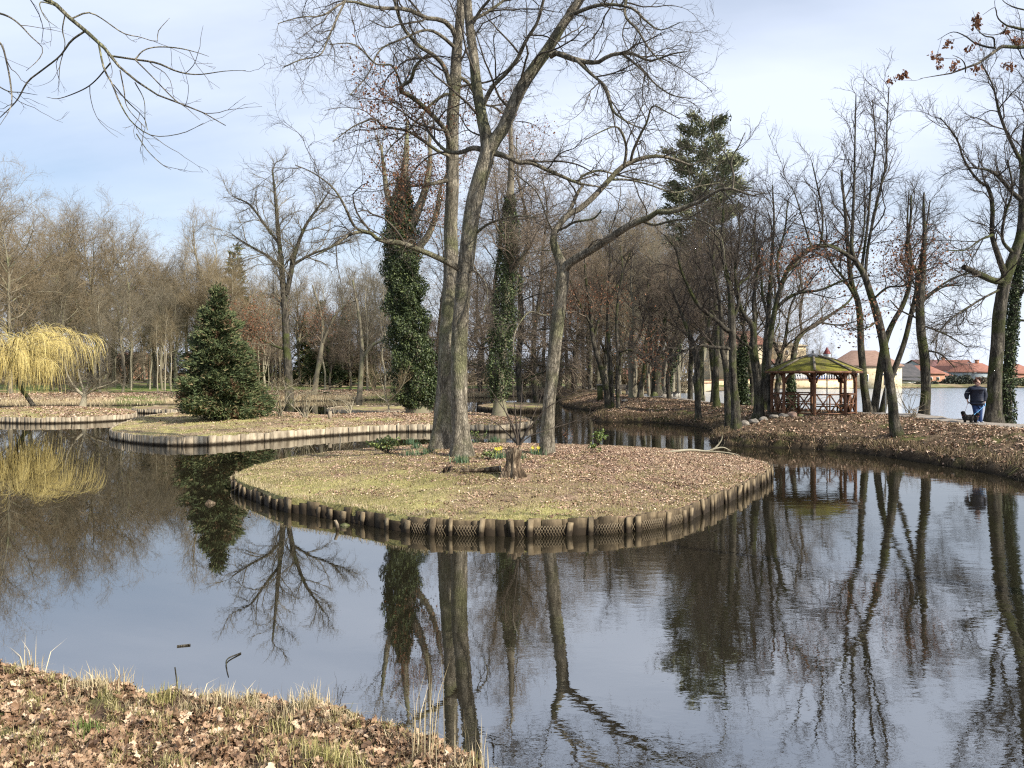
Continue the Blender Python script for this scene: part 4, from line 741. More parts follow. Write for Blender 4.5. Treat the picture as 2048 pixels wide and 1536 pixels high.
rt('ivy_clad_tree', 'narrow cone of ivy on a thin leaning trunk left of the gazebo', 46, (1487, 806), [(1487, 806, 9), (1485, 780, 9), (1483, 745, 8), (1485, 706, 7), (1487, 682, 6), (1489, 640, 5), (1495, 580, 3), (1500, 520, 2)], [], seed=69, ivy=(0.0, 0.48, 5500, 0.33, 0.13, None), dens=0.8)
rt('ivy_clad_tree', 'curved trunk with ivy at its foot, seen through and above the gazebo', 49, (1581, 800), [(1581, 800, 13), (1583, 760, 12), (1587, 713, 11), (1593, 684, 10), (1608, 663, 9), (1627, 652, 8), (1664, 628, 6), (1700, 600, 4), (1720, 560, 2)], [([(1604, 668, 6), (1600, 630, 5), (1605, 580, 4), (1590, 520, 2)], 49, 49), ([(1640, 645, 4), (1680, 650, 3), (1720, 640, 2)], 49, 48)], seed=70, ivy=(0.0, 0.30, 2600, 0.18, 0.14, None), dens=1.2)
# middle group further back
rt('bare_tree', 'left trunk of the spreading pair behind the reedy spit, leaning left', 52, (1217, 810), [(1217, 810, 12), (1211, 770, 12), (1203, 740, 11), (1190, 697, 9), (1184, 664, 8), (1180, 615, 7), (1172, 560, 5), (1168, 500, 2)], [([(1186, 680, 6), (1200, 630, 5), (1208, 570, 3), (1215, 500, 2)], 52, 52), ([(1182, 650, 5), (1160, 610, 4), (1140, 560, 2)], 52, 51)], seed=71, leaves=(700, 0.14, rl, lambda p: p[:, 2] < 9, 0.5), tm='twig_red')
rt('bare_tree', 'right trunk of the spreading pair behind the reedy spit, standing straight', 52.6, (1223, 810), [(1223, 810, 11), (1222, 760, 10), (1218, 700, 9), (1216, 648, 8), (1217, 583, 7), (1220, 520, 4), (1218, 450, 2)], [([(1217, 600, 5), (1240, 560, 4), (1262, 500, 2)], 52.6, 52)], seed=72)
rt('bare_tree', 'thin straight young tree right of the spreading pair on the reedy spit', 49, (1237, 818), [(1237, 818, 8), (1234, 763, 7), (1236, 720, 6), (1233, 648, 6), (1236, 599, 5), (1245, 540, 3), (1240, 490, 2)], [([(1236, 705, 4), (1260, 700, 3), (1285, 712, 2)], 49, 48)], seed=73, leaves=(600, 0.13, rl, lambda p: p[:, 2] < 8, 0.5))
rt('bare_tree', 'broad pale grey trunk left of the two benches', 61, (1268, 799), [(1268, 799, 20), (1265, 770, 17), (1264, 740, 15), (1261, 713, 12), (1262, 680, 10), (1268, 630, 7), (1262, 570, 4), (1266, 500, 2)], [([(1262, 700, 7), (1280, 670, 5), (1290, 620, 4), (1300, 560, 2)], 61, 61), ([(1262, 715, 6), (1245, 690, 5), (1235, 650, 3)], 61, 60)], seed=74, bm='far_bark')
rt('bare_tree', 'crooked dark trunk just right of the broad pale grey one', 60, (1280, 799), [(1280, 799, 12), (1281, 780, 11), (1287, 752, 9), (1290, 729, 8), (1291, 690, 8), (1300, 640, 6), (1296, 580, 4), (1300, 520, 2)], [([(1291, 690, 5), (1310, 660, 4), (1340, 640, 3), (1370, 640, 2)], 60, 59)], seed=75)
rt('bare_tree', 'stout double trunk splitting into many stems, close left of the bench', 60.5, (1314, 798), [(1314, 798, 25), (1313, 775, 20), (1313, 745, 19), (1316, 728, 16), (1322, 700, 10), (1330, 650, 8), (1335, 590, 5), (1345, 520, 2)],
   [([(1312, 740, 11), (1303, 710, 9), (1300, 670, 7), (1305, 610, 5), (1298, 540, 2)], 60.5, 60.5), ([(1313, 735, 9), (1312, 690, 7), (1318, 630, 5), (1320, 560, 2)], 60.5, 61), ([(1318, 728, 8), (1335, 695, 6), (1355, 660, 4), (1380, 620, 2)], 60.5, 60), ([(1311, 740, 7), (1296, 722, 5), (1280, 715, 3)], 60.5, 60)], seed=76, dens=1.3)
rt('ivy_clad_tree', 'thin slanting trunk with sparse ivy behind the bench backrest', 64, (1336, 790), [(1336, 790, 7), (1338, 770, 6), (1346, 735, 6), (1355, 705, 5), (1366, 660, 4), (1378, 600, 2)], [], seed=77, ivy=(0.1, 0.6, 900, 0.16, 0.16, None))
for i, (px_, d_, yt, lean) in enumerate([(1150, 88, 520, 6), (1168, 92, 500, -4), (1180, 84, 540, 3), (1135, 95, 510, -5), (1195, 90, 505, 4), (1100, 98, 540, 2), (1070, 104, 560, -3), (1120, 101, 530, 3), (1085, 99, 520, 5), (1040, 106, 545, -2)]):
    yb = 745 + 2.1 * F / d_
    rt('bare_tree', 'slender straight trunk in the distant grove between the pale ivy trunk and the spreading pair', d_, (px_, yb), [(px_, yb, 8), (px_ + lean * .4, yb - 60, 7), (px_ + lean, yb - 140, 5), (px_ + lean * 1.5, yt, 2)], [], seed=80 + i, rmin=0.014, group='slender trees of the distant grove', bm='far_bark', tm='twig_red', dens=0.7, sides=7, Lb=3.0, t0=0.35)
# tall conifer rising behind the right bank
xc, dc = (1403 - CX) * 64 / F, 64.0
pine = proto_conifer('tall_conifer', 24.6, 6.6, M['far_bark'], M['pine'], 9, n=24000, size=0.40, t0=0.30, dome=True, loc=(xc, dc, gz(xc, dc)), label='tall conifer with a domed grey-green top, rising above the bare trees left of the gazebo', droop=0.0, layers=64, rad=0.3)
# ---------------------------------------------------------------- the wood on the far bank
hide = (0, 0, 0)
PT = {}
PT['brown1'] = (proto_tree('bare_tree', 20, M['far_bark'], M['twig_brown'], 101, nl=36, spread=0.5, up=0.95, t0=.27, trop=.035), 20)
PT['brown2'] = (proto_tree('bare_tree', 20, M['far_bark'], M['twig_brown'], 102, nl=34, spread=0.5, up=1.0, fork=2, t0=.25, trop=.03), 20)
PT['grey1'] = (proto_tree('bare_tree', 20, M['far_bark'], M['twig_grey'], 103, nl=34, spread=0.46, up=.9, fork=2, t0=.27, trop=.035), 20)
PT['grey2'] = (proto_tree('bare_tree', 18, M['pale_bark'], M['twig_grey'], 104, nl=18, spread=0.3, up=0.6, trad=0.16), 18)
PT['tan1'] = (proto_tree('bare_tree', 15, M['pale_bark'], M['twig_tan'], 105, nl=30, spread=0.42, up=0.7, fork=3, t0=0.2, per=(1.7, 2.0, 2.2, 0), trad=0.18), 15)
PT['tan2'] = (proto_tree('bare_tree', 21, M['pale_bark'], M['twig_tan'], 106, nl=34, spread=0.22, up=0.42, fork=1, t0=0.2, per=(1.6, 1.9, 2.2, 0), trop=0.09), 21)
PT['red1'] = (proto_tree('bare_tree', 18, M['alder'], M['twig_red'], 107, nl=60, spread=0.22, up=1.25, t0=0.12, trop=0.0, trad=0.2), 18)
PT['red2'] = (proto_tree('bare_tree', 14, M['alder'], M['twig_red'], 108, nl=26, spread=0.4, up=0.85, t0=0.25, fork=1, trop=0.03), 14)
PT['pole'] = (proto_tree('bare_tree', 14, M['pale_bark'], M['twig_tan'], 109, nl=12, spread=0.2, up=0.5, t0=0.5, trad=0.11, lean=0.04), 14)
PC = (proto_conifer('spruce_tree', 14, 5.5, M['alder'], M['fir'], 15, n=9000, size=0.6, t0=0.08, expo=0.9, layers=60, rad=0.2), 14)
PT['spruce'] = PC
used = {}
rgb = np.random.default_rng(5)
def wood(kind, rows, label, group, name=None):
    for px_, yt, d in rows:
        r, H0 = PT[kind]; x = (px_ - CX) * d / F; z = gz(x, d) - 0.05; H = (CZ + (HY - yt) * d / F) - z; s = H / H0
        if kind not in used:
            used[kind] = 1; r.location = (x, d, z); r.scale = (s, s, s); r.rotation_euler = (0, 0, rgb.uniform(0, 6.28)); r['label'] = label; r['group'] = group; o = r
        else: o = copy_thing(r, (x, d, z), rgb.uniform(0, 6.28), (s * rgb.uniform(0.9, 1.1), s * rgb.uniform(0.9, 1.1), s), label, group)
        if 'category' not in o: o['category'] = 'tree'
W0 = ('grey-brown bare tree low in the back rows of the left wood', 'back rows of the left wood')
wood('grey1', [(x_, 560 + (x_ * 37) % 60, 128 + (x_ * 13) % 18) for x_ in range(-90, 470, 62)], *W0)
wood('brown2', [(x_, 520 + (x_ * 29) % 70, 122 + (x_ * 11) % 16) for x_ in range(-70, 330, 90)], *W0)
wood('grey1', [(x_, 580 + (x_ * 31) % 50, 126 + (x_ * 7) % 14) for x_ in range(480, 900, 42)], 'grey-brown bare tree in the back rows between the fir and the benches', 'back rows of the middle wood')
W1 = ('brown bare tree in the tall wood behind the willow and the left lawn', 'tall brown trees of the left wood')
wood('brown1', [(20, 410, 78), (105, 460, 92), (190, 455, 96), (262, 485, 99), (-60, 385, 84), (310, 540, 104)], *W1)
wood('brown2', [(-20, 400, 88), (225, 470, 104), (150, 452, 101), (-110, 395, 90), (60, 450, 110)], *W1)
W2 = ('grey-twigged tree with visible forked trunk at the edge of the left lawn', 'grey trees along the left lawn')
wood('grey1', [(245, 560, 82), (120, 540, 88), (325, 560, 92), (45, 520, 96)], *W2)
wood('grey2', [(200, 590, 86), (300, 600, 95), (355, 590, 96), (340, 580, 108)], *W2)
W3 = ('pale trunk of a slender tree on the lawn between willow and fir', 'pale slender trunks left of the fir')
wood('pole', [(316, 640, 84), (330, 630, 86), (342, 650, 88), (262, 640, 90), (230, 650, 98), (505, 650, 96), (520, 640, 99), (536, 655, 101), (553, 640, 103), (295, 645, 104)], *W3)
W4 = ('feathery tan tree above and behind the dark fir', 'feathery tan trees behind the fir')
wood('tan2', [(398, 432, 98), (372, 500, 106), (425, 520, 104)], *W4)
wood('tan1', [(460, 545, 92), (350, 560, 100), (500, 560, 100), (420, 570, 96), (310, 540, 112), (530, 590, 108)], *W4)
W5 = ('grey-brown bare tree in the hazy wood between the fir and the ivy column', 'grey trees between fir and ivy column')
wood('grey1', [(560, 560, 112), (680, 545, 108), (745, 530, 104), (800, 540, 112), (620, 570, 124)], *W5)
wood('grey2', [(650, 560, 98), (770, 560, 96), (700, 570, 116), (735, 560, 92)], *W5)
wood('brown2', [(600, 545, 116), (720, 550, 122), (790, 520, 118)], *W5)
wood('red2', [(545, 640, 90), (660, 640, 94), (700, 660, 90), (860, 640, 104), (750, 650, 100)], *W5)
W6 = ('dark spruce half hidden among the bare trees right of the fir', 'dark spruces in the wood')
wood('spruce', [(470, 488, 118), (640, 600, 112), (665, 630, 108), (610, 640, 118), (690, 620, 120), (520, 620, 124), (725, 640, 118)], *W6)
W7 = ('reddish-brown twiggy tree around and behind the pale ivy trunk', 'reddish trees behind the island trunks')
wood('red1', [(1045, 262, 72), (1075, 330, 80), (990, 300, 84), (960, 440, 96), (1110, 460, 92), (880, 440, 98)], *W7)
wood('red2', [(1150, 530, 86), (1180, 560, 80), (1210, 570, 88), (1240, 560, 92), (960, 560, 108)], *W7)
W8 = ('grey-brown tree crown in the crowded row behind the benches', 'crowded trees behind the benches')
wood('brown1', [(1180, 460, 84), (1285, 480, 80), (1330, 460, 92), (1240, 455, 96)], *W8)
wood('grey1', [(1215, 450, 90), (1310, 480, 74), (1360, 500, 82), (1265, 480, 102), (1120, 480, 106)], *W8)
wood('brown2', [(1195, 470, 94), (1300, 440, 98), (1345, 460, 104)], *W8)
W10 = ('dark bare tree standing on the lakeward strip between the benches and the gazebo', 'dark trees on the lakeward strip')
wood('red2', [(1425, 470, 50), (1452, 500, 54), (1500, 480, 48), (1380, 500, 57), (1340, 520, 56), (1560, 500, 46)], *W10)
W9 = ('small tree on the far lake shore in front of the sandy castle', 'small trees on the far lake shore')
wood('grey2', [(1420, 640, 134), (1452, 630, 132), (1480, 650, 136), (1350, 640, 128), (1550, 668, 150), (1583, 660, 152), (1612, 665, 150), (1640, 672, 152), (1662, 690, 156)], *W9)
wood('red2', [(1375, 700, 130), (1400, 700, 128), (1330, 700, 126), (1570, 700, 150), (1600, 702, 154), (1632, 700, 151), (1876, 655, 205), (1845, 690, 190)], *W9)
# undergrowth at the back of the wood: twiggy shrubs
def proto_shrub(name, H, seed, tm, n=26):
    rg = np.random.default_rng(seed); root = thing(name, '', 'shrub', absolute=False)
    st = [[(rg.normal(0, .25), rg.normal(0, .25), -0.1, 0.03), (rg.normal(0, .45) * H * .5, rg.normal(0, .45) * H * .5, H * .5, 0.02), (rg.normal(0, .6) * H * .6, rg.normal(0, .6) * H * .6, H * rg.uniform(.6, 1), 0.012)] for _ in range(n)]
    P, R = stem_arr(st, 8); g = grow(rg, P, R, 3.0, H * 0.42, 0.7, 0.2, 0.15, 0.03, 0.01, 0.012, 4, 0.1); g2 = grow(rg, *g, 4, H * 0.22, 0.7, 0.2, 0.15, 0.03, 0.01, 0.01, 3, 0.1)
    crown_mesh([(P, R, 4)]).obj('stems', tm, root); crown_mesh([(*g, 3), (*g2, 3)]).obj('twigs', tm, root); return root
PT['shrub_a'] = (proto_shrub('bare_shrub', 3, 201, M['twig_brown']), 3); PT['shrub_b'] = (proto_shrub('bare_shrub', 3, 202, M['twig_grey']), 3)
rows_a, rows_b = [], []
for i in range(50):
    px_ = -90 + i * 22 + rgb.uniform(-10, 10); d = rgb.uniform(118, 138); yt = 745 - (rgb.uniform(2.5, 7.5) - 1.2) * F / d
    (rows_a if i % 2 else rows_b).append((px_, yt, d))
for i in range(14):
    px_ = 1010 + i * 27 + rgb.uniform(-8, 8); d = rgb.uniform(108, 120); (rows_a if i % 2 else rows_b).append((px_, 745 - (rgb.uniform(2.5, 6.5) - 1.2) * F / d, d))
wood('shrub_a', rows_a, 'brown leafless shrub in the undergrowth at the back of the wood', 'undergrowth shrubs'); wood('shrub_b', rows_b, 'grey leafless shrub in the undergrowth at the back of the wood', 'undergrowth shrubs')
# ---------------------------------------------------------------- overhanging branches of trees beside the viewer
def over_tree(name, label, base, trunk, limbs, dens, Lb, seed, bm, tm, leaves=None, rmin=0.0018, per=(2.0, 3.0, 3.0), t0=0.1, trop=0.0):
    rg = np.random.default_rng(seed); root = thing(name, label, 'tree', base)
    TP, TR = stem_arr([trunk], 24); mb = MB(); mb.add(*tubes(TP, TR, 12, root_flare(base[2], 0.6, 0.4))); mb.obj('trunk', M[bm], root, True)
    LP, LR = stem_arr(limbs, 20); mb = MB(); mb.add(*tubes(LP, LR, 7)); mb.obj('limb', M[bm], root, True)
    a = grow(rg, LP, LR, per[0] * dens, Lb, 0.75, 0.3, 0.14, trop, 0.008, rmin, 8, t0, 0.2, 0.6, 0.08); b = grow(rg, *a, per[1] * dens, Lb * .4, 0.8, 0.3, 0.16, trop, 0.008, rmin, 5, 0.15, 0.2, 0.8, 0.12); c = grow(rg, *b, per[2] * dens, Lb * .16, 0.9, 0.3, 0.16, 0, 0.008, rmin, 3, 0.1, 0.2, 0.85, 0.1)
    crown_mesh([(*a, 5), (*b, 4), (*c, 3)]).obj('crown', M[tm], root, True)
    if leaves:
        pts = np.concatenate([b[0][:, -1], c[0][:, -1]]); pts = pts[rg.integers(0, len(pts), leaves[0])]; V, T_ = leaf_quads(rg, pts, leaves[1], 2, 0.02, 1.5); mb = MB(); mb.add(V, T_); mb.obj('dead_leaves', leaves[2], root)
def PD(pts, d0, d1, ws=0.8): return px_stem(pts, d0, d1, ws)
D0 = 7.2
TL = (-6.6, 6.0)
lead = lambda q, w_: [(TL[0], TL[1], 7.0, w_ / 1000), (TL[0] * .75 + q[0] * .25, TL[1] * .75 + q[1] * .25, 7.3, w_ / 1150)]
l0 = PD([(98, 0, 11), (118, 22, 11), (142, 38, 10), (169, 60, 10), (197, 85, 9), (224, 112, 8), (246, 142, 6), (292, 175, 5), (325, 195, 4), (369, 210, 4), (410, 227, 3), (451, 251, 2)], D0, D0 - .6)
l0 = [(TL[0], TL[1], 6.6, 0.06), (-5.6, 6.6, 6.75, 0.045), (-4.9, 7.0, 6.7, 0.034)] + l0
sub = [PD([(224, 112, 5), (271, 119, 5), (314, 126, 5), (355, 143, 4), (396, 149, 3), (451, 142, 2), (492, 141, 1)], D0 - .2, D0 - .5), PD([(271, 118, 4), (287, 101, 3), (314, 94, 3), (355, 96, 3), (391, 104, 2), (418, 113, 1)], D0 - .3, D0 - .1), PD([(271, 120, 4), (301, 150, 3), (347, 197, 3), (372, 215, 2), (400, 240, 1)], D0 - .3, D0 - .9),
       PD([(169, 63, 5), (142, 82, 5), (120, 112, 4), (82, 142, 4), (55, 164, 4), (33, 202, 3), (0, 235, 2)], D0, D0 + .4), PD([(197, 85, 5), (208, 137, 5), (224, 167, 4), (238, 202, 4), (260, 240, 3), (290, 265, 3), (320, 273, 2), (369, 265, 2), (407, 246, 1)], D0, D0 - .6), PD([(227, 169, 3), (254, 202, 3), (287, 235, 2), (295, 260, 2)], D0 - .2, D0 - .3),
       PD([(273, 268, 3), (295, 301, 2), (323, 328, 2), (342, 339, 1)], D0 - .4, D0 - .6), PD([(142, 38, 4), (175, 25, 4), (202, 36, 3), (246, 66, 3), (280, 74, 2), (314, 83, 2), (316, 63, 2), (339, 36, 1)], D0, D0 + .3), PD([(221, 126, 4), (191, 161, 3), (164, 180, 3), (118, 197, 2), (93, 194, 1)], D0, D0 + .5), PD([(130, 30, 3), (125, 60, 3), (130, 90, 2), (120, 130, 2), (118, 165, 1)], D0, D0 + .2),
       PD([(110, 10, 4), (80, 5, 3), (90, 35, 2), (115, 55, 1)], D0, D0 - .2), PD([(240, 140, 3), (248, 180, 3), (255, 215, 2), (290, 255, 2)], D0 - .2, D0), PD([(270, 165, 3), (288, 200, 2), (290, 240, 2)], D0 - .3, D0 - .4), PD([(-30, 20, 6), (10, 30, 5), (36, 46, 4), (63, 74, 3), (85, 96, 2), (78, 118, 2), (52, 142, 1)], D0 + .6, D0 + .3), PD([(-40, 60, 6), (0, 85, 5), (14, 128, 4), (22, 175, 4), (22, 213, 2), (0, 250, 1)], D0 + .5, D0 + .2), PD([(-30, 150, 4), (10, 180, 3), (45, 185, 2), (75, 190, 1)], D0 + .6, D0 + .3)]
over_tree('overhanging_tree', 'near tree whose thin bare branches hang into the top left of the sky', (*TL, 0.3), [(TL[0], TL[1], -0.4, 0.26), (TL[0] + .1, TL[1] + .1, 3, 0.22), (TL[0], TL[1], 7, 0.17), (TL[0] - .3, TL[1], 11, 0.1), (TL[0] - .2, TL[1], 14, 0.03)], [l0] + sub, 0.95, 0.6, 91, 'oak', 'oak_twig', rmin=0.0018, t0=0.18)
D1 = 9.5
TRB = (13.0, 6.5)
q = PD([(2060, 92, 9), (2020, 92, 9), (1993, 95, 8), (1975, 108, 7), (1955, 128, 6), (1930, 146, 5), (1909, 147, 4), (1874, 147, 3), (1840, 157, 1)], D1, D1 - .6)
subr = [PD([(1992, 96, 5), (1975, 94, 5), (1950, 86, 4), (1930, 72, 3), (1905, 64, 2), (1875, 80, 1)], D1 - .2, D1), PD([(1989, 93, 4), (1987, 76, 4), (1970, 72, 3), (1955, 60, 2), (1945, 45, 1)], D1 - .2, D1 - .5), PD([(1931, 145, 3), (1930, 130, 3), (1922, 118, 2), (1905, 110, 1)], D1 - .4, D1 - .6), PD([(2060, 62, 7), (2030, 55, 6), (2012, 50, 4), (1995, 35, 3), (1990, 15, 2), (1965, 30, 1)], D1, D1 - .3), PD([(2015, 52, 4), (2005, 65, 3), (1985, 70, 2), (1965, 66, 1)], D1 - .1, D1 - .5), PD([(2050, 20, 4), (2030, 15, 3), (2010, 5, 2), (1998, -10, 1)], D1, D1)]
q = [(TRB[0], TRB[1], 7.4, 0.06), (9.6, 8.8, 7.4, 0.045)] + q
over_tree('overhanging_tree', 'near tree whose branch with reddish dead leaves enters at the top right corner', (*TRB, 0.5), [(TRB[0], TRB[1], -0.4, 0.25), (TRB[0], TRB[1], 4, 0.2), (TRB[0] + .1, TRB[1], 7.5, 0.12), (TRB[0], TRB[1], 9.5, 0.03)], [q] + subr, 1.3, 0.5, 92, 'alder', 'alder_twig', leaves=(700, 0.045, rl), rmin=0.003)
# ---------------------------------------------------------------- gazebo
M['stain'] = nmat('stained_timber', [(0.06, 0.025, 0.014), (0.15, 0.068, 0.034), (0.24, 0.13, 0.07)], 6, 0.65, 0.3, 0.01, (1, 1, 0.25))
M['floor'] = nmat('weathered_boards', [(0.1, 0.085, 0.06), (0.22, 0.19, 0.14)], 6, 0.85, 0.3, 0.01)
mm, nt_, b_ = new_mat('mossy_roof'); n_ = noise(nt_, 1.6, 6, 0.7); r_ = ramp(nt_, [(0.055, 0.043, 0.02), (0.11, 0.1, 0.018), (0.19, 0.18, 0.02), (0.27, 0.24, 0.045)], [0.3, 0.42, 0.55, 0.72]); nt_.links.new(n_.outputs[0], r_.inputs[0]); nt_.links.new(r_.outputs[0], b_.inputs['Base Color']); b_.inputs['Roughness'].default_value = 0.95
n2_ = noise(nt_, 22, 4, 0.7); bump(nt_, b_, n2_.outputs[0], 0.8, 0.03); M['moss'] = mm
M['zinc'] = nmat('grey_cap', [(0.16, 0.16, 0.16), (0.26, 0.25, 0.24)], 3, 0.6, 0)
gx, gd = (1626 - CX) * 36 / F, 36.0; gzb = 0.98
gaz = thing('gazebo', 'open octagonal timber gazebo with a mossy green roof standing on the right bank', 'gazebo', (gx, gd, gzb))
RG = 1.84; ang = [math.radians(-109.6 + 45 * k) for k in range(8)]
oc = lambda r, k, z: np.array([gx + r * math.cos(ang[k % 8]), gd + r * math.sin(ang[k % 8]), z])
m = MB(); top = [oc(RG + .12, k, gzb + .1) for k in range(8)]; bot = [oc(RG + .12, k, gzb - .35) for k in range(8)]
m.add(top + bot, [[k, (k + 1) % 8, 8 + (k + 1) % 8, 8 + k] for k in range(8)][::1], [list(range(8))]); m.obj('floor', M['floor'], gaz)
ze = gzb + 2.06
for k in range(8):
    a, b = oc(RG, k, 0), oc(RG, k + 1, 0); m = MB(); m.tube([(a[0], a[1], gzb + .08), (a[0], a[1], gzb + 1.1), (a[0], a[1], ze + .05)], [0.072, 0.07, 0.068], 10); m.obj('post', M['stain'], gaz, True)
    t = (b - a) / np.linalg.norm(b - a); m = MB(); m.bar(a + t * .07 + [0, 0, ze - .02], b - t * .07 + [0, 0, ze - .02], 0.10, 0.14)
    for s, o, dr in ((a, a, t), (b, b, -t)):
        P0 = s + [0, 0, ze - .52]; pts = [P0 + dr * .07, P0 + dr * .13 + [0, 0, .22], P0 + dr * .26 + [0, 0, .38], P0 + dr * .46 + [0, 0, .44]]
        for u in range(3): m.bar(pts[u], pts[u + 1], 0.07, 0.075)
    m.obj('beam', M['stain'], gaz)
    if k == 3: continue
    m = MB(); zt, zb = gzb + 1.02, gzb + .16; aa, bb = a + t * .09, b - t * .09
    m.bar(aa + [0, 0, zt], bb + [0, 0, zt], 0.09, 0.06); m.bar(aa + [0, 0, zb], bb + [0, 0, zb], 0.07, 0.06); m.bar(aa + [0, 0, .5 * (zt + zb)], bb + [0, 0, .5 * (zt + zb)], 0.03, 0.05)
    mid = (aa + bb) / 2
    for p, q in ((aa, mid), (mid, bb)):
        m.bar(p + [0, 0, zb], q + [0, 0, zt], 0.04, 0.05); m.bar(p + [0, 0, zt], q + [0, 0, zb], 0.042, 0.052)
    m.bar(mid + [0, 0, zb], mid + [0, 0, zt], 0.05, 0.05)
    m.obj('railing', M['stain'], gaz)
    if k in (1, 2, 4, 5, 0):
        m = MB(); i0, i1 = oc(RG - .42, k, gzb + .5), oc(RG - .42, k + 1, gzb + .5); u0, u1 = oc(RG - .12, k, gzb + .5), oc(RG - .12, k + 1, gzb + .5)
        m.add([i0, i1, u1, u0, i0 - [0, 0, .05], i1 - [0, 0, .05], u1 - [0, 0, .05], u0 - [0, 0, .05]], [[0, 1, 2, 3], [7, 6, 5, 4], [0, 4, 5, 1], [1, 5, 6, 2], [2, 6, 7, 3], [3, 7, 4, 0]]); m.bar(i0 + [0, 0, -.42], i0, .06, .06); m.obj('seat', M['floor'], gaz)
z1, z2 = ze + .05, ze + .56; za_ = ze + .82
for k in range(8):
    m = MB(); A0, B0, A1, B1, ap = oc(2.14, k, z1), oc(2.14, k + 1, z1), oc(0.95, k, z2), oc(.95, k + 1, z2), np.array([gx, gd, za_])
    dn = np.array([0, 0, -.07]); m.add([A0, B0, B1, A1, ap, A0 + dn, B0 + dn, B1 + dn, A1 + dn, ap + dn], [[0, 1, 2, 3], [8, 7, 6, 5], [0, 5, 6, 1]], [[3, 2, 4], [9, 7, 8]]); m.obj('roof_panel', M['moss'], gaz)
    m = MB(); e = np.array([0, 0, .03]); m.bar(oc(2.16, k, z1) + e, oc(.95, k, z2) + e, .11, .05); m.bar(oc(.95, k, z2) + e, ap + e, .10, .05); m.obj('ridge_cap', M['floor'], gaz)
    m = MB(); m.bar(oc(2.15, k, z1 - .07), oc(2.15, k + 1, z1 - .07), .04, .10); m.obj('fascia', M['stain'], gaz)
m = MB(); m.tube([(gx, gd, za_ - .12), (gx, gd, za_ - .02), (gx, gd, za_ + .06)], [.42, .33, .05], 8); m.tube([(gx, gd, za_), (gx, gd, za_ + .08), (gx, gd, za_ + .14), (gx, gd, za_ + .2)], [.03, .06, .06, .01], 8); m.obj('roof_cap', M['zinc'], gaz)
# ---------------------------------------------------------------- stones on the bank
M['stone'] = nmat('boulder', [(0.1, 0.09, 0.075), (0.24, 0.215, 0.18), (0.36, 0.33, 0.28)], 3, 0.9, 0.6, 0.05)
M['stonered'] = nmat('reddish_boulder', [(0.16, 0.10, 0.075), (0.3, 0.2, 0.15), (0.4, 0.3, 0.24)], 3, 0.9, 0.6, 0.05)
M['stonemoss'] = nmat('mossy_boulder', [(0.03, 0.035, 0.012), (0.08, 0.09, 0.03), (0.16, 0.15, 0.1)], 4, 0.95, 0.6, 0.05)
def rock(name, lab, x, y, z, sx, sy, sz, mat, seed, cat='stone', group=None):
    rg = np.random.default_rng(seed); me = bpy.data.meshes.new(name); import bmesh
    bm = bmesh.new(); bmesh.ops.create_icosphere(bm, subdivisions=4, radius=1.0)
    pl = [(Vector(rg.normal(size=3)).normalized(), rg.uniform(0.62, 0.9)) for _ in range(12)]
    for v in bm.verts:
        c = v.co.copy()
        for n_, d_ in pl:
            e = c.dot(n_) - d_
            if e > 0: c -= n_ * e * 0.9
        c *= 1 + 0.05 * math.sin(5 * c.x + seed) * math.sin(4 * c.y + 2 * seed) + 0.02 * math.sin(13 * c.z + 9 * c.x)
        v.co = Vector((c.x * sx, c.y * sy, c.z * sz))
    bm.to_mesh(me); bm.free(); me.polygons.foreach_set('use_smooth', [True] * len(me.polygons)); o = link(name, me, mat); o.location = (x, y, z); o.rotation_euler = (0, 0, rg.uniform(0, 3)); tag(o, lab, cat, group); return o
for i, (px_, py_, w_, h_, lab, mt) in enumerate([(1489, 834, 17, 17, 'grey boulder at the left end of the row below the gazebo', 'stone'), (1509, 838, 20, 14, 'pale rounded boulder, second from the left in the row below the gazebo', 'stone'), (1528, 840, 21, 11, 'flat grey boulder right beside the pale rounded one', 'stone'), (1547, 842, 20, 12, 'low brownish boulder in the middle of the row below the gazebo', 'stone'), (1567, 842, 20, 12, 'grey boulder touching the reddish angular one on its left side', 'stone'), (1585, 846, 21, 15, 'reddish angular boulder below the front post of the gazebo', 'stonered'), (1600, 847, 14, 9, 'dark mossy boulder at the right end of the row below the gazebo', 'stonemoss'), (1456, 844, 12, 8, 'small pale slab at the foot of the foremost dark trunk', 'stone')]):
    d = 33.6; x = (px_ - CX) * d / F; z = gz(x, d); rock('boulder', lab, x, d, z + h_ * d / F * .22, w_ * d / F * .62, w_ * d / F * .5, h_ * d / F * .62, M[mt], i + 5)
for i, (px_, w_, h_, lab, d) in enumerate([(1308, 22, 14, 'dark mossy mound of stone at the foot of the stout double trunk', 59.5), (1329, 16, 8, 'pale leaning slab beside the bench', 59.5), (1250, 18, 5, 'flat pale stone left of the crooked dark trunk', 59), (1315, 26, 5, 'flat grey stones in front of the stout double trunk', 58.3)]):
    x = (px_ - CX) * d / F; rock('boulder', lab, x, d, gz(x, d) + .05, w_ * d / F * .5, w_ * d / F * .4, h_ * d / F * .75, M['stonemoss' if i == 0 else 'stone'], i + 25)
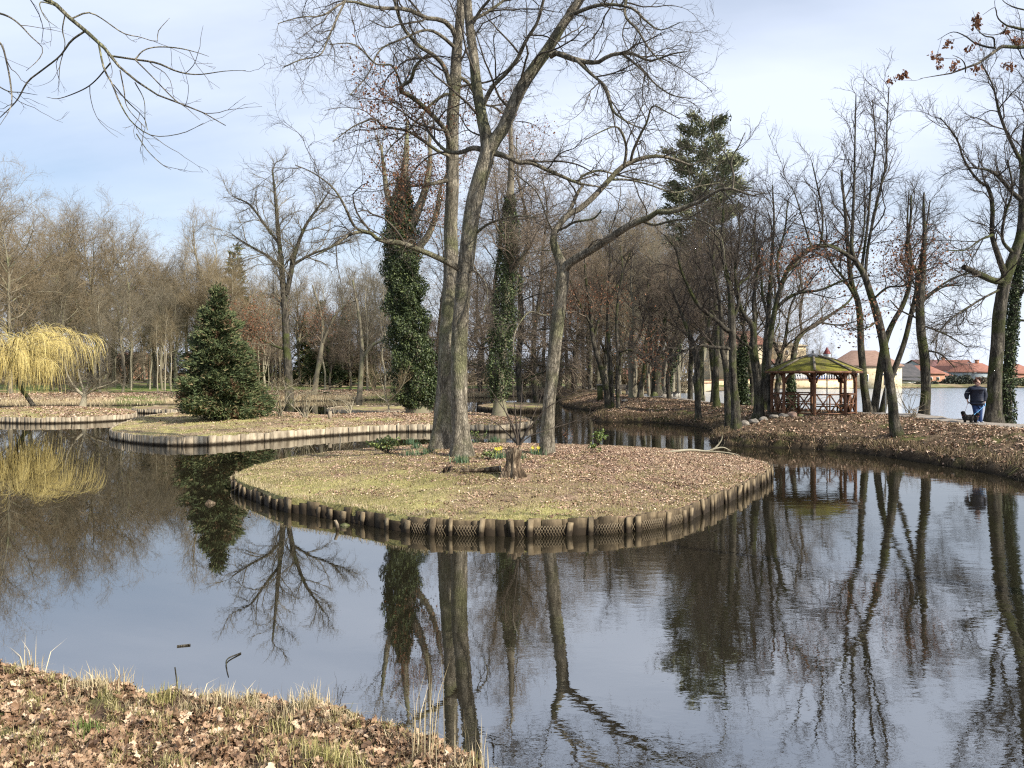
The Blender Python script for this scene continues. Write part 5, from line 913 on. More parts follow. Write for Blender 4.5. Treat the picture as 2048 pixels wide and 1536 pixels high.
# ---------------------------------------------------------------- benches, pillar, lamp, sign
M['darkwood'] = nmat('dark_slats', [(0.02, 0.018, 0.016), (0.06, 0.05, 0.04)], 8, 0.7, 0); M['conc'] = nmat('concrete', [(0.3, 0.29, 0.26), (0.45, 0.43, 0.39)], 8, 0.9, 0.2, 0.01)
M['metal'] = nmat('grey_metal', [(0.16, 0.17, 0.17), (0.24, 0.25, 0.25)], 8, 0.5, 0); M['dkmetal'] = nmat('dark_metal', [(0.02, 0.02, 0.022), (0.04, 0.04, 0.04)], 8, 0.5, 0)
def bench(px_, d, lab, rz, back=True):
    x = (px_ - CX) * d / F; z = gz(x, d); r = thing('park_bench', lab, 'bench', (x, d, z), absolute=False); r.rotation_euler = (0, 0, rz)
    m = MB(); [m.box((0, -.18 + .12 * k, .45), (1.5, .09, .04)) for k in range(4)]; m.obj('seat', M['darkwood'], r)
    if back: m = MB(); [m.box((0, .24, .62 + .13 * k), (1.5, .035, .1), rx=-.15) for k in range(3)]; m.obj('backrest', M['darkwood'], r)
    for s in (-.55, .55):
        m = MB(); m.box((s, 0, .2), (.1, .36, .46)); 
        if back: m.box((s, .27, .6), (.06, .05, .66), rx=-.15)
        m.obj('leg', M['conc'], r)
bench(1339, 61, 'dark slatted bench with a backrest on pale legs, beside the stout double trunk', 1.15)
bench(1353, 59.5, 'backless bench with pale legs in front of the one with a backrest', 1.2, False)
bench(1244, 66, 'dark bench further left, half hidden behind the thin straight young tree', 0.4)
d = 63; x = (1200 - CX) * d / F; z = gz(x, d); r = thing('stone_pillar', 'dark square stone pillar with a flat cap behind the leaning trunk', 'pillar', (x, d, z))
m = MB(); m.box((x, d, z + .55), (.42, .42, 1.3)); m.obj('shaft', M['stonemoss'], r); m = MB(); m.box((x, d, z + 1.25), (.55, .55, .12)); m.obj('cap', M['stone'], r)
d = 45.0; x = (1653 - CX) * d / F; z = 0.6; M['redmet'] = nmat('red_metal', [(0.14, 0.03, 0.03), (0.22, 0.05, 0.045)], 6, 0.5, 0)
d = 41.2; x = (1654 - CX) * d / F; z = gz(x, d); r = thing('street_lamp', 'old park lantern with a small red cap, rising behind the gazebo roof', 'lamp', (x, d, z))
m = MB(); m.tube([(x, d, z - .1), (x, d, z + .6), (x, d, z + .62), (x, d, 3.55)], [.07, .06, .035, .03], 8); m.obj('pole', M['dkmetal'], r, True)
m = MB(); m.tube([(x, d, 3.55), (x, d, 3.6), (x, d, 3.66)], [.03, .12, .14], 6); m.obj('lamp_base', M['dkmetal'], r)
gm, gnt, gb = new_mat('lantern_glass'); gb.inputs['Base Color'].default_value = (.55, .6, .62, 1); gb.inputs['Roughness'].default_value = .15; m = MB(); m.tube([(x, d, 3.66), (x, d, 4.0)], [.13, .2], 6); m.obj('lantern_glass', gm, r)
m = MB(); m.tube([(x, d, 4.0), (x, d, 4.06), (x, d, 4.25), (x, d, 4.38)], [.19, .18, .08, .02], 6); m.obj('cap', M['redmet'], r)
d = 36.2; x = (1771 - CX) * d / F; z = gz(x, d); r = thing('sign_post', 'thin grey post with a narrow grey-blue board seen edge on, behind the leaning tree', 'sign', (x, d, z))
m = MB(); m.tube([(x, d, z - .1), (x, d, z + 2.2)], [.03, .03], 8); m.obj('pole', M['metal'], r, True); m = MB(); m.box((x - .05, d, z + 1.75), (.28, .04, .8), 1.0); m.obj('sign_board', M['zinc'], r)
# ---------------------------------------------------------------- buildings across the lake
M['cream'] = nmat('cream_render', [(0.36, 0.31, 0.21), (0.52, 0.45, 0.32)], 0.6, 0.9, 0); M['sandst'] = nmat('sandstone', [(0.36, 0.27, 0.15), (0.62, 0.51, 0.32), (0.68, 0.57, 0.38)], 2.2, 0.95, 0, pos=[0.33, 0.45, 0.65])
M['white'] = nmat('white_render', [(0.6, 0.59, 0.55), (0.72, 0.7, 0.66)], 1, 0.9, 0); M['redtile'] = nmat('red_tiles', [(0.2, 0.085, 0.06), (0.36, 0.17, 0.12)], 1.2, 0.9, 0.2, 0.05, (1, 1, 6)); M['browntile'] = nmat('brown_tiles', [(0.2, 0.12, 0.085), (0.32, 0.21, 0.16)], 1.2, 0.9, 0.2, 0.05, (1, 1, 6))
M['marontile'] = nmat('maroon_tiles', [(0.15, 0.07, 0.065), (0.24, 0.12, 0.11)], 1.2, 0.9, 0); M['slate'] = nmat('dark_roof', [(0.06, 0.06, 0.06), (0.11, 0.1, 0.1)], 1.2, 0.9, 0); M['brickw'] = nmat('brick_wall', [(0.28, 0.14, 0.09), (0.42, 0.23, 0.15)], 2, 0.9, 0)
M['bluegrey'] = nmat('blue_grey_render', [(0.28, 0.34, 0.36), (0.36, 0.42, 0.44)], 1, 0.9, 0)
gm2, g2, gb2 = new_mat('window_glass'); gb2.inputs['Base Color'].default_value = (.03, .035, .045, 1); gb2.inputs['Roughness'].default_value = .1; M['glass'] = gm2
def building(name, lab, d, x0, x1, yb, ye, yr, depth, wm, rm, wins=(), hip=0.0, gable_front=False, over=.3, cat='house', zbase=None, arch=False, extra=None):
    X0, X1 = (x0 - CX) * d / F, (x1 - CX) * d / F; zb = CZ - (yb - HY) * d / F; ze_ = CZ - (ye - HY) * d / F; zr = CZ - (yr - HY) * d / F; W = X1 - X0; xc_ = (X0 + X1) / 2
    r = thing(name, lab, cat, (xc_, d + depth / 2, max(zb, 0))); m = MB(); m.box((xc_, d + depth / 2, (ze_ + zb - 1) / 2), (W, depth, ze_ - zb + 1))
    if not gable_front and hip == 0: m.add([(X0, d, ze_), (X0, d + depth, ze_), (X0, d + depth / 2, zr - .15), (X1, d, ze_), (X1, d + depth, ze_), (X1, d + depth / 2, zr - .15)], [[0, 1, 2], [3, 5, 4]])
    if gable_front: m.add([(X0, d, ze_), (X1, d, ze_), (xc_, d, zr - .15)], [[0, 1, 2]])
    m.obj('wall', wm, r)
    a, b, c, e = X0 - over, X1 + over, d - over, d + depth + over; m = MB(); zo = ze_ + .02
    if gable_front: V = [(a, c, zo), (a, e, zo), (b, c, zo), (b, e, zo), (xc_, c, zr), (xc_, e, zr)]; Fq = [[0, 4, 5, 1], [4, 2, 3, 5]]; F3 = []
    else: hp = hip * W; ym = (c + e) / 2; V = [(a, c, zo), (b, c, zo), (b, e, zo), (a, e, zo), (a + hp, ym, zr), (b - hp, ym, zr)]; Fq = [[0, 1, 5, 4], [2, 3, 4, 5]]; F3 = [[1, 2, 5], [3, 0, 4]] if hip else []
    V2 = [(p[0], p[1], p[2] + .18) for p in V]; n = len(V); m.add(V2, Fq, F3); m.add(V, [f[::-1] for f in Fq], [f[::-1] for f in F3])
    rim = [(0, 1), (1, 2), (2, 3), (3, 0)] if not gable_front else [(0, 4), (4, 2), (1, 5), (5, 3), (0, 1), (2, 3)]
    m.add(V + V2, [[p, q_, q_ + n, p + n] for p, q_ in rim]); m.obj('roof', rm, r)
    if cat == 'house' and W > 5:
        m = MB(); m.box((xc_ + W * .18, d + depth * .5, zr + .25), (.7, .7, 1.3)); m.box((xc_ + W * .18, d + depth * .5, zr + .93), (.9, .9, .12)); m.obj('chimney', M['brickw'], r)
    for (wx, wy, ww, wh) in wins:
        cx_, cz_ = (wx - CX) * d / F, CZ - (wy - HY) * d / F; w2, h2 = ww * d / F, wh * d / F
        m = MB(); m.box((cx_, d - .04, cz_), (w2 + .16, .1, h2 + .16)); f = m.obj('window', M['white'], r)
        m = MB(); m.box((cx_, d - .10, cz_), (w2, .04, h2)); 
        o = m.obj('pane', M['glass'], None); o.parent = f
    return r
building('chapel', 'sandstone chapel-like building with a brown hipped roof on the far shore, right of the gazebo', 142, 1704, 1804, 778, 733, 701, 11, M['sandst'], M['browntile'], [(1714, 748, 3, 3), (1733, 756, 6, 13), (1792, 748, 3, 3), (1765, 748, 4, 3)], hip=.28, cat='chapel')
building('castle_wing', 'tall cream building with an orange-red roof seen between the dark trunks left of the gazebo', 162, 1430, 1542, 778, 690, 660, 14, M['cream'], M['redtile'], [(1450, 715, 4, 8), (1466, 715, 4, 8), (1482, 715, 4, 8), (1498, 715, 4, 8), (1514, 715, 4, 8), (1450, 745, 4, 9), (1482, 745, 4, 9), (1498, 745, 4, 9), (1530, 745, 4, 9)], hip=.2, cat='castle')
building('castle_tower', 'yellowish stone block with a low top just above the left of the gazebo roof', 170, 1546, 1612, 778, 692, 684, 12, M['sandst'], M['cream'], [(1558, 705, 4, 7), (1574, 705, 4, 7), (1592, 705, 4, 7)], hip=.3, cat='castle')
building('low_range', 'long low pale building with a red eave line behind the left side of the gazebo', 158, 1545, 1700, 778, 728, 720, 10, M['white'], M['redtile'], [(1552, 734, 4, 7), (1562, 734, 4, 7), (1574, 734, 4, 7), (1590, 734, 4, 7), (1610, 740, 4, 7), (1640, 740, 4, 7), (1665, 740, 4, 7)], cat='building')
building('dark_barn', 'dark roofed barn between the chapel and the upright lakeside tree', 165, 1800, 1850, 778, 755, 728, 12, M['white'], M['slate'], [(1818, 762, 8, 5)], cat='barn')
building('white_annex', 'low white building at the water to the right of the chapel', 155, 1806, 1846, 778, 762, 757, 6, M['white'], M['slate'], [(1818, 767, 5, 3), (1830, 767, 5, 3)], cat='building')
building('brick_house', 'orange brick house just right of the upright lakeside tree', 170, 1838, 1890, 780, 748, 732, 9, M['brickw'], M['redtile'], [(1862, 757, 4, 5), (1876, 757, 4, 5)], hip=.25)
building('long_house', 'long three storey house with a maroon roof and white gable, above the other shore houses', 205, 1852, 1946, 778, 736, 720, 14, M['bluegrey'], M['marontile'], [(1907, 738, 4, 5), (1907, 747, 4, 5), (1880, 740, 4, 4), (1925, 742, 4, 4)], cat='house')
building('gabled_house', 'small house with its white gable turned to the water, left of the walker', 188, 1921, 1952, 776, 742, 721, 12, M['white'], M['redtile'], [(1935, 750, 7, 3)], gable_front=True)
building('red_roof_house', 'wide low house with red roof and conservatory right behind the walker', 178, 1950, 1998, 776, 745, 727, 11, M['bluegrey'], M['redtile'], [(1958, 758, 5, 7), (1968, 758, 5, 7), (1978, 758, 5, 7)], hip=.15)
building('red_roof_house', 'red roofed house at the right edge beyond the big trunks', 182, 2012, 2075, 776, 748, 729, 11, M['brickw'], M['redtile'], [(2025, 756, 4, 5), (2040, 756, 4, 5)], hip=.15)
building('white_shed', 'small white hut on the far shore right of the ivy wrapped trunk', 168, 2028, 2045, 777, 757, 752, 4, M['white'], M['redtile'], [(2034, 765, 5, 6)], cat='hut')
building('orange_house', 'low orange roofed house between brick house and long house', 176, 1880, 1902, 780, 752, 742, 8, M['white'], M['redtile'], [(1890, 760, 4, 4)], hip=.3)
building('red_barn', 'reddish brick building glimpsed through the trees above the left lawn', 150, 215, 262, 770, 728, 705, 12, M['brickw'], M['redtile'], [(228, 745, 3, 5), (248, 745, 3, 5)])
building('red_barn', 'long low brick building far behind the benches and the grove', 155, 1245, 1345, 772, 750, 738, 9, M['brickw'], M['redtile'], [(1270, 758, 3, 4), (1300, 758, 3, 4), (1325, 758, 3, 4)])
def shore_wall(lab, pts, ztop, thick, mat, cop):
    r = thing('shore_wall', lab, 'wall', (*pts[0], 0)); m = MB(); c = MB()
    for a, b in zip(pts[:-1], pts[1:]):
        m.bar((*a, ztop / 2 - .4), (*b, ztop / 2 - .4), thick, ztop + .8); c.bar((*a, ztop + .07), (*b, ztop + .07), thick + .16, .14)
    m.obj('wall', mat, r); c.obj('coping', cop, r)
shore_wall('sandy stone shore wall with a red brick coping behind the gazebo', [pxd(1400, 131), pxd(1545, 140), pxd(1704, 141.6)], 1.62, .5, M['sandst'], M['brickw'])
shore_wall('cream shore wall with a red coping behind the benches, left of the castle', [pxd(1262, 118), pxd(1330, 113), pxd(1400, 116), pxd(1432, 124)], 1.3, .4, M['cream'], M['brickw'])
d = 112.0; x = (1384 - CX) * d / F; r = thing('stone_pier', 'square brown stone pier standing at the cream shore wall', 'pier', (x, d, 0)); m = MB(); m.box((x, d, .45), (.95, .8, 2.3)); m.obj('shaft', M['stone'], r); m = MB(); m.box((x, d, 1.68), (1.15, 1, .18)); m.obj('cap', M['brickw'], r)
r = thing('picket_fence', 'row of pale fence posts with rails on top of the sandy shore wall', 'fence', (*pxd(1545, 141), 1.7))
for k in range(32):
    p = pxd(1548 + k * 4.9, 141.2); m = MB(); m.box((p[0], p[1], 2.15), (.15, .12, .85)); m.obj('post', M['white'], r)
m = MB(); m.bar((*pxd(1546, 141.3), 2.1), (*pxd(1702, 141.3), 2.1), .05, .08); m.obj('rail', M['white'], r)
def car(px_, d, z, lab, colr, rz=0.0):
    cm = nmat('car_paint', [tuple(c * .9 for c in colr), colr], 1, 0.3, 0, spec=.6); x = (px_ - CX) * d / F; r = thing('parked_car', lab, 'car', (x, d, z), absolute=False); r.rotation_euler = (0, 0, rz)
    pr = [(-2.1, .35), (-2.12, .7), (-1.95, .88), (-1.0, .98), (-.45, 1.42), (.95, 1.45), (1.7, 1.0), (2.1, .92), (2.15, .4)]; m = MB(); n = len(pr); V = [(p[0], -.82, p[1]) for p in pr] + [(p[0], .82, p[1]) for p in pr]
    m.add(V, [[k, (k + 1) % n, n + (k + 1) % n, n + k] for k in range(n)], [list(range(n))[::-1], [n + k for k in range(n)]]); m.obj('body', cm, r)
    for s in (-1, 1): m = MB(); m.add([(-.85, s * .825, 1.0), (-.42, s * .825, 1.34), (.9, s * .825, 1.36), (1.45, s * .825, 1.02)], [[0, 1, 2, 3]]); m.obj('window', M['glass'], r)
    for wx in (-1.35, 1.35):
        for s in (-1, 1):
            m = MB(); t = np.linspace(0, 2 * PI, 15)[:-1]; V = [(wx + .32 * math.cos(q), s * .70, .32 + .32 * math.sin(q)) for q in t] + [(wx + .32 * math.cos(q), s * .86, .32 + .32 * math.sin(q)) for q in t]; m.add(V, [[k, (k + 1) % 14, 14 + (k + 1) % 14, 14 + k] for k in range(14)], [list(range(14)), [14 + k for k in range(14)]]); m.obj('wheel', M['dkmetal'], r)
    return r
car(1634, 147, 1.25, 'blue car parked behind the fence posts, seen through the gazebo', (.05, .12, .32)); car(1668, 148, 1.25, 'dark car parked behind the fence posts, seen through the gazebo on the right', (.03, .03, .035)); car(1588, 148, 1.25, 'silver car parked behind the fence, seen at the left side of the gazebo', (.4, .41, .43)); car(1372, 125, 1.1, 'pale car parked behind the cream shore wall', (.6, .62, .64))
# evergreen hedge and shore bushes across the lake
M['hedge'] = imat('hedge_leaf', [(0.03, 0.04, 0.03), (0.07, 0.08, 0.055), (0.11, 0.11, 0.08)], 0.7)
def leafy(name, lab, cat, x0, x1, y, w_, zb, h, mat, seed, n, size, group=None):
    rg = np.random.default_rng(seed); r = thing(name, lab, cat, ((x0 + x1) / 2, y, zb), group); X = rg.uniform(x0, x1, n); t = (X - x0) / (x1 - x0)
    hh = h * (0.75 + .25 * np.sin(t * 17 + seed)) * np.clip(np.minimum(t, 1 - t) * 8, .4, 1); Z = zb + hh * rg.uniform(0, 1, n) ** .6; Y = y + rg.uniform(-w_, w_, n)
    V, T_ = leaf_quads(rg, np.stack([X, Y, Z], 1), size, 1, .1); m = MB(); m.add(V, T_); m.obj('foliage', mat, r)
    st = [[(q_, y + rg.uniform(-w_, w_) * .6, zb - .3, .06), (q_ + rg.normal(0, .2), y, zb + h * .6, .03), (q_ + rg.normal(0, .4), y, zb + h * .9, .01)] for q_ in np.linspace(x0 + .3, x1 - .3, max(3, int((x1 - x0) / 1.2)))]; P, R = stem_arr(st, 6); crown_mesh([(P, R, 4)]).obj('stems', M['alder'], r)
a_, b_ = pxd(1890, 152), pxd(1960, 152); leafy('hedge', 'long dark clipped hedge on the far shore left of the walker', 'hedge', a_[0], b_[0], 153, 1.2, .3, 2.1, M['hedge'], 3, 9000, .4)
a_, b_ = pxd(1960, 154), pxd(2010, 154); leafy('hedge', 'brownish hedge on the far shore directly behind the walker', 'hedge', a_[0], b_[0], 155, 1.2, .3, 1.7, M['twig_grey'], 4, 6000, .35)
a_, b_ = pxd(2015, 150), pxd(2110, 150); leafy('hedge', 'olive shore bushes at the right edge across the lake', 'bush', a_[0], b_[0], 153, 1.6, .3, 1.6, M['pine'], 5, 9000, .35)
a_, b_ = pxd(1846, 148), pxd(1890, 148); leafy('hedge', 'low bushes below the orange brick house on the far shore', 'bush', a_[0], b_[0], 150.5, .8, .3, 1.0, M['hedge'], 6, 3000, .3)
# ---------------------------------------------------------------- person and dogs
import bmesh
M['skin'] = nmat('skin', [(0.55, 0.33, 0.25), (0.62, 0.39, 0.3)], 5, 0.55, 0); M['jacket'] = nmat('navy_jacket', [(0.004, 0.006, 0.016), (0.011, 0.016, 0.034)], 9, 0.55, 0.5, 0.02, (1, 1, 3)); M['jeans'] = nmat('blue_jeans', [(0.018, 0.04, 0.12), (0.035, 0.07, 0.18)], 9, 0.85, 0.2, 0.01); M['hair'] = nmat('brown_hair', [(0.035, 0.014, 0.009), (0.08, 0.032, 0.018)], 20, 0.6, 0.4, 0.01, (1, 1, .3))
M['fur'] = nmat('black_fur', [(0.006, 0.006, 0.007), (0.022, 0.02, 0.02)], 30, 0.8, 0.8, 0.02); M['trim'] = nmat('grey_trim', [(0.3, 0.32, 0.35), (0.4, 0.42, 0.45)], 9, 0.5, 0)
def skin(name, chains, mat, parent, off, subdiv=2, scale=1.0):
    """chains of (x,y,z,rx[,ry]); vertices that coincide are shared; the first is the root"""
    vs, rs, es, key = [], [], [], {}
    for ch in chains:
        prev = None
        for p in ch:
            k = tuple(round(c, 4) for c in p[:3])
            if k not in key: key[k] = len(vs); vs.append(Vector(p[:3]) * scale + Vector(off)); rs.append((p[3] * scale, (p[4] if len(p) > 4 else p[3]) * scale))
            i = key[k]
            if prev is not None and prev != i: es.append((prev, i))
            prev = i
    me = bpy.data.meshes.new(name); me.from_pydata(vs, es, []); o = link(name, me, mat, parent)
    o.modifiers.new('skin', 'SKIN'); 
    for i, r_ in enumerate(rs): me.skin_vertices[0].data[i].radius = r_; me.skin_vertices[0].data[i].use_root = (i == 0)
    o.modifiers['skin'].use_smooth_shade = True; s = o.modifiers.new('sub', 'SUBSURF'); s.levels = subdiv; s.render_levels = subdiv
    dg = bpy.context.evaluated_depsgraph_get(); me2 = bpy.data.meshes.new_from_object(o.evaluated_get(dg)); o.modifiers.clear(); o.data = me2
    if not me2.materials: me2.materials.append(mat)
    me2.polygons.foreach_set('use_smooth', [True] * len(me2.polygons)); return o
dp_ = 30.0; xp = (1954 - CX) * dp_ / F; zp = gz(xp, dp_); per_ = thing('person', 'walker in a dark navy jacket and blue jeans holding two leads on the lakeside path', 'person', (xp, dp_, zp), absolute=False); RZ = -math.atan2(xp, dp_); per_.rotation_euler = (0, 0, RZ)
def W(p): return tuple(np.array([xp, dp_, zp]) + rot(np.array(p, float), 0, 0, RZ))
def hand(c, dx, dy):      # palm, four bent fingers, thumb; closed on a lead
    x, y, z = c; o = [[(x, y, z + .05, .026, .034), (x, y, z, .022, .038), (x, y, z - .035, .018, .036)]]
    for k in range(4):
        q_ = (k - 1.5) * .019; L = (.034, .038, .036, .028)[k]
        o.append([(x, y, z - .035, .018, .036), (x + dx * .2, y + q_, z - .05, .009), (x + dx, y + q_, z - .05 - L, .0085), (x + dx * 1.9, y + q_, z - .05 - L * .6, .008), (x + dx * 1.7, y + q_, z - .045, .007)])
    o.append([(x, y, z, .022, .038), (x + dx * .9, y + dy, z - .015, .011), (x + dx * 1.5, y + dy * .8, z - .045, .009), (x + dx * 1.8, y + dy * .3, z - .06, .008)]); return o
off = (0, 0, 0)
Hr, Hl = (-.325, -.14, .885), (.245, -.02, .80)
body = [[(0, 0, .92, .17, .15), (0, 0, 1.12, .2, .15), (0, 0, 1.32, .17, .12), (.005, -.01, 1.43, .065), (.015, -.02, 1.485, .062), (.02, -.03, 1.55, .105, .11), (.022, -.03, 1.62, .105, .11), (.02, -.025, 1.69, .07)],
        [(.02, -.03, 1.55, .085, .09), (.07, -.1, 1.545, .045, .05)], [(.022, -.03, 1.62, .083, .088), (.062, -.085, 1.60, .04), (.083, -.128, 1.575, .014)],
        [(0, 0, 1.32, .17, .12), (-.19, -.06, 1.35, .065), (-.35, -.08, 1.11, .045), (Hr[0], Hr[1], Hr[2] + .05, .026, .034)], [(0, 0, 1.32, .17, .12), (.17, .06, 1.35, .065), (.25, .07, 1.09, .045), (Hl[0], Hl[1], Hl[2] + .05, .026, .034)],
        [(0, 0, .92, .17, .15), (-.06, -.05, .78, .09), (-.035, -.1, .45, .06), (-.04, -.08, .1, .04)], [(0, 0, .92, .17, .15), (.08, .05, .78, .09), (.09, .08, .45, .06), (.10, .12, .1, .04)]] + hand(Hr, .014, -.03) + hand(Hl, .014, -.03)
skin('body', body, M['skin'], per_, off)
skin('jacket', [[(0, 0, 1.05, .31, .25), (-.01, 0, 1.22, .29, .22), (-.005, 0, 1.34, .23, .17), (.0, -.01, 1.42, .12, .11), (.008, -.018, 1.48, .10, .095)], [(0, 0, 1.05, .31, .25), (.005, 0, .88, .31, .26), (.01, 0, .74, .29, .25), (.01, 0, .68, .27, .24)],
     [(-.005, 0, 1.34, .23, .17), (-.22, -.06, 1.345, .12), (-.31, -.08, 1.22, .112), (-.365, -.09, 1.09, .10), (Hr[0] - .01, Hr[1] + .01, Hr[2] + .10, .075), (Hr[0], Hr[1], Hr[2] + .045, .06)], [(-.005, 0, 1.34, .23, .17), (.2, .06, 1.33, .12), (.25, .07, 1.2, .11), (.275, .06, 1.07, .10), (Hl[0], Hl[1] + .01, Hl[2] + .11, .075), (Hl[0], Hl[1], Hl[2] + .05, .06)]], M['jacket'], per_, off)
m = MB(); m.bar((-.40, -.17, 1.21), (-.22, -.215, 1.215), .012, .018); m.obj('sleeve_stripe', M['trim'], per_)
skin('jeans', [[(0, 0, .86, .2, .18), (-.07, -.04, .76, .14), (-.04, -.1, .48, .105), (-.035, -.09, .28, .088), (-.035, -.08, .07, .09), (-.035, -.08, .035, .085)], [(0, 0, .86, .2, .18), (.085, .05, .76, .14), (.095, .08, .48, .105), (.1, .1, .28, .088), (.105, .115, .07, .09), (.105, .115, .035, .085)]], M['jeans'], per_, off)
skin('shoe', [[(-.06, -.07, .045, .045), (.0, -.1, .045, .05, .045), (.10, -.14, .035, .042, .032)]], M['trim'], per_, off); skin('shoe', [[(.07, .13, .045, .045), (.14, .1, .045, .05, .045), (.24, .06, .035, .042, .032)]], M['trim'], per_, off)
skin('hair', [[(.0, .0, 1.675, .10, .105), (-.03, .03, 1.63, .10, .105), (-.04, .035, 1.56, .085, .09)], [(.0, .0, 1.675, .10, .105), (.03, -.04, 1.70, .06, .055)]], M['hair'], per_, off)
m = MB(); 
fdir = np.array([.55, -.83]); sdir = np.array([.83, .55]); fc = np.array([.022, -.03])
for s in (-1, 1):
    p = fc + fdir * .092 + sdir * s * .032; m.box((p[0], p[1], 1.605), (.022, .012, .012), .98)
m.obj('eye', M['dkmetal'], per_)
p = fc + fdir * .108; m = MB(); m.box((p[0], p[1], 1.53), (.05, .01, .012), .98); m.obj('mouth', M['redmet'], per_)
def dog(lab, x, y, flip, s, head_up):
    X_, Y_, _ = W((x, y, 0)); z0 = gz(X_, Y_); r = thing('dog', lab, 'dog', (X_, Y_, z0), absolute=False); r.rotation_euler = (0, 0, RZ); f = flip; x = y = z = 0.0
    bd = [[(0, 0, .25, .12, .13), (-.08 * f, 0, .26, .125, .14), (-.13 * f, 0, .31, .10), (-.15 * f, -.01, .38, .085), (-.165 * f, -.02, .44, .09), (-.215 * f, -.03, .435, .06), (-.245 * f, -.035, .42, .04)], [(0, 0, .25, .12, .13), (.10 * f, 0, .25, .115, .13), (.15 * f, 0, .26, .085), (.185 * f, 0, .33, .035), (.16 * f, 0, .39, .026)],
          [(-.165 * f, -.02, .44, .09), (-.155 * f, -.08, .475, .032), (-.15 * f, -.10, .41, .024)], [(-.165 * f, -.02, .44, .09), (-.145 * f, .05, .475, .032), (-.14 * f, .08, .41, .024)]]
    for sy in (-.06, .06):
        bd.append([(-.08 * f, 0, .26, .125, .14), (-.11 * f, sy, .18, .06), (-.105 * f, sy, .10, .045), (-.11 * f, sy, .03, .042), (-.14 * f, sy, .018, .03)])
        bd.append([(.10 * f, 0, .25, .115, .13), (.10 * f, sy, .18, .07), (.08 * f, sy, .14, .05), (.125 * f, sy, .10, .042), (.115 * f, sy, .03, .038), (.085 * f, sy, .018, .03)])
    b = skin('body', bd, M['fur'], r, (x, y, z), 2, s); n_ = len(b.data.vertices); co = np.zeros(n_ * 3); b.data.vertices.foreach_get('co', co); co = co.reshape(-1, 3); 
    co += np.random.default_rng(4).normal(0, .007, co.shape); b.data.vertices.foreach_set('co', co.ravel())
    m = MB(); t = np.linspace(0, 2 * PI, 12); c = np.array([x - .14 * f * s, y - .005, z + .345 * s]); m.tube([c + np.array([.085 * s * math.cos(q_), .085 * s * math.sin(q_), .02 * f * s * math.cos(q_)]) for q_ in t], [.009] * 12, 5); m.obj('collar', M['redmet'], r); return tuple(np.array([X_, Y_, z0]) + rot(c, 0, 0, RZ))
c1 = dog('small black dog at the left, facing left with its head raised', -.30, -.3, 1, 1.0, True); c2 = dog('small black dog close to the walker\'s legs, behind the other dog', -.12, -.16, -1, .85, False)
M['lead_w'] = nmat('pale_lead', [(.6, .5, .5), (.7, .6, .6)], 3, .6, 0); M['lead_b'] = nmat('blue_lead', [(.12, .4, .75), (.2, .5, .85)], 3, .6, 0)
def lead(lab, a, b, mat, rad, sag):
    a, b = np.array(a, float), np.array(b, float); pts = [a + (b - a) * t + np.array([0, 0, -sag * math.sin(PI * t)]) for t in np.linspace(0, 1, 9)]; m = MB(); m.tube(pts, [rad] * 9, 5); m.box(tuple(a + np.array([0, 0, .0])), (.03, .05, .1)); o = m.obj('dog_lead', mat); tag(o, lab, 'lead')
lead('pale vertical lead from the walker\'s hand to the left dog', W((Hr[0] + .025, Hr[1], Hr[2] - .07)), c1, M['lead_w'], .009, .0); lead('bright blue slanting lead in front of the walker\'s jeans', W((Hl[0] + .02, Hl[1] - .02, Hl[2] - .07)), W((-.1, -.26, .34)), M['lead_b'], .014, .02)
# ---------------------------------------------------------------- path
cp = cr([(34, 16), (26, 20.5), (19.6, 26.2), (18.5, 29.6), (18.5, 33), (18.0, 37), (16.6, 40.8), (14.9, 45), (14.0, 50), (13.0, 57), (11.4, 64), (10.6, 74), (10.6, 88), (9, 108)], 240)
t_ = np.gradient(cp, axis=0); t_ /= np.linalg.norm(t_, axis=1, keepdims=True); nn = np.stack([t_[:, 1], -t_[:, 0]], 1); ws_ = np.linspace(-1, 1, 9)
rg = np.random.default_rng(2); X = cp[:, None, 0] + nn[:, None, 0] * ws_[None] * (1.05 + .12 * np.sin(np.arange(240) * .31))[:, None]; Y = cp[:, None, 1] + nn[:, None, 1] * ws_[None] * 1.1
Z = np.maximum(h_pen(X.ravel(), Y.ravel()), h_far(X.ravel(), Y.ravel())).reshape(X.shape) + np.where(np.abs(ws_) > .9, -.02, .035)[None]
i = np.arange(239)[:, None] * 9 + np.arange(8)[None]; o = link('path', mk_mesh('path', np.stack([X, Y, Z], -1).reshape(-1, 3), [np.stack([i, i + 9, i + 10, i + 1], -1).reshape(-1, 4)], True), M['path']); tag(o, kind='structure')
# far lawn and its path: thin sheets laid over the ground
def lay(name, pts, mat, dz=.03, nx=60, ny=14):
    p = np.array(pts, float); A = cr([p[k] for k in range(len(p) // 2)], nx); B = cr([p[len(p) // 2 + k] for k in range(len(p) // 2)], nx); u = np.linspace(0, 1, ny)[None, :, None]; G = A[:, None] * (1 - u) + B[:, None] * u
    Z = h_far(G[..., 0].ravel(), G[..., 1].ravel()) + dz; V = np.column_stack([G.reshape(-1, 2), Z]); i = np.arange(nx - 1)[:, None] * ny + np.arange(ny - 1)[None]; o = link(name, mk_mesh(name, V, [np.stack([i, i + ny, i + ny + 1, i + 1], -1).reshape(-1, 4)], True), mat); tag(o, kind='structure')
M['lawn'] = nmat('lawn_grass', [(0.10, 0.14, 0.03), (0.2, 0.26, 0.06)], 1.0, 0.95, 0.4, 0.03)
lay('lawn', [(-120, 84), (-80, 85), (-50, 87), (-36, 88), (-24, 92), (-120, 108), (-80, 109), (-50, 110), (-36, 110), (-26, 108)], M['lawn'])
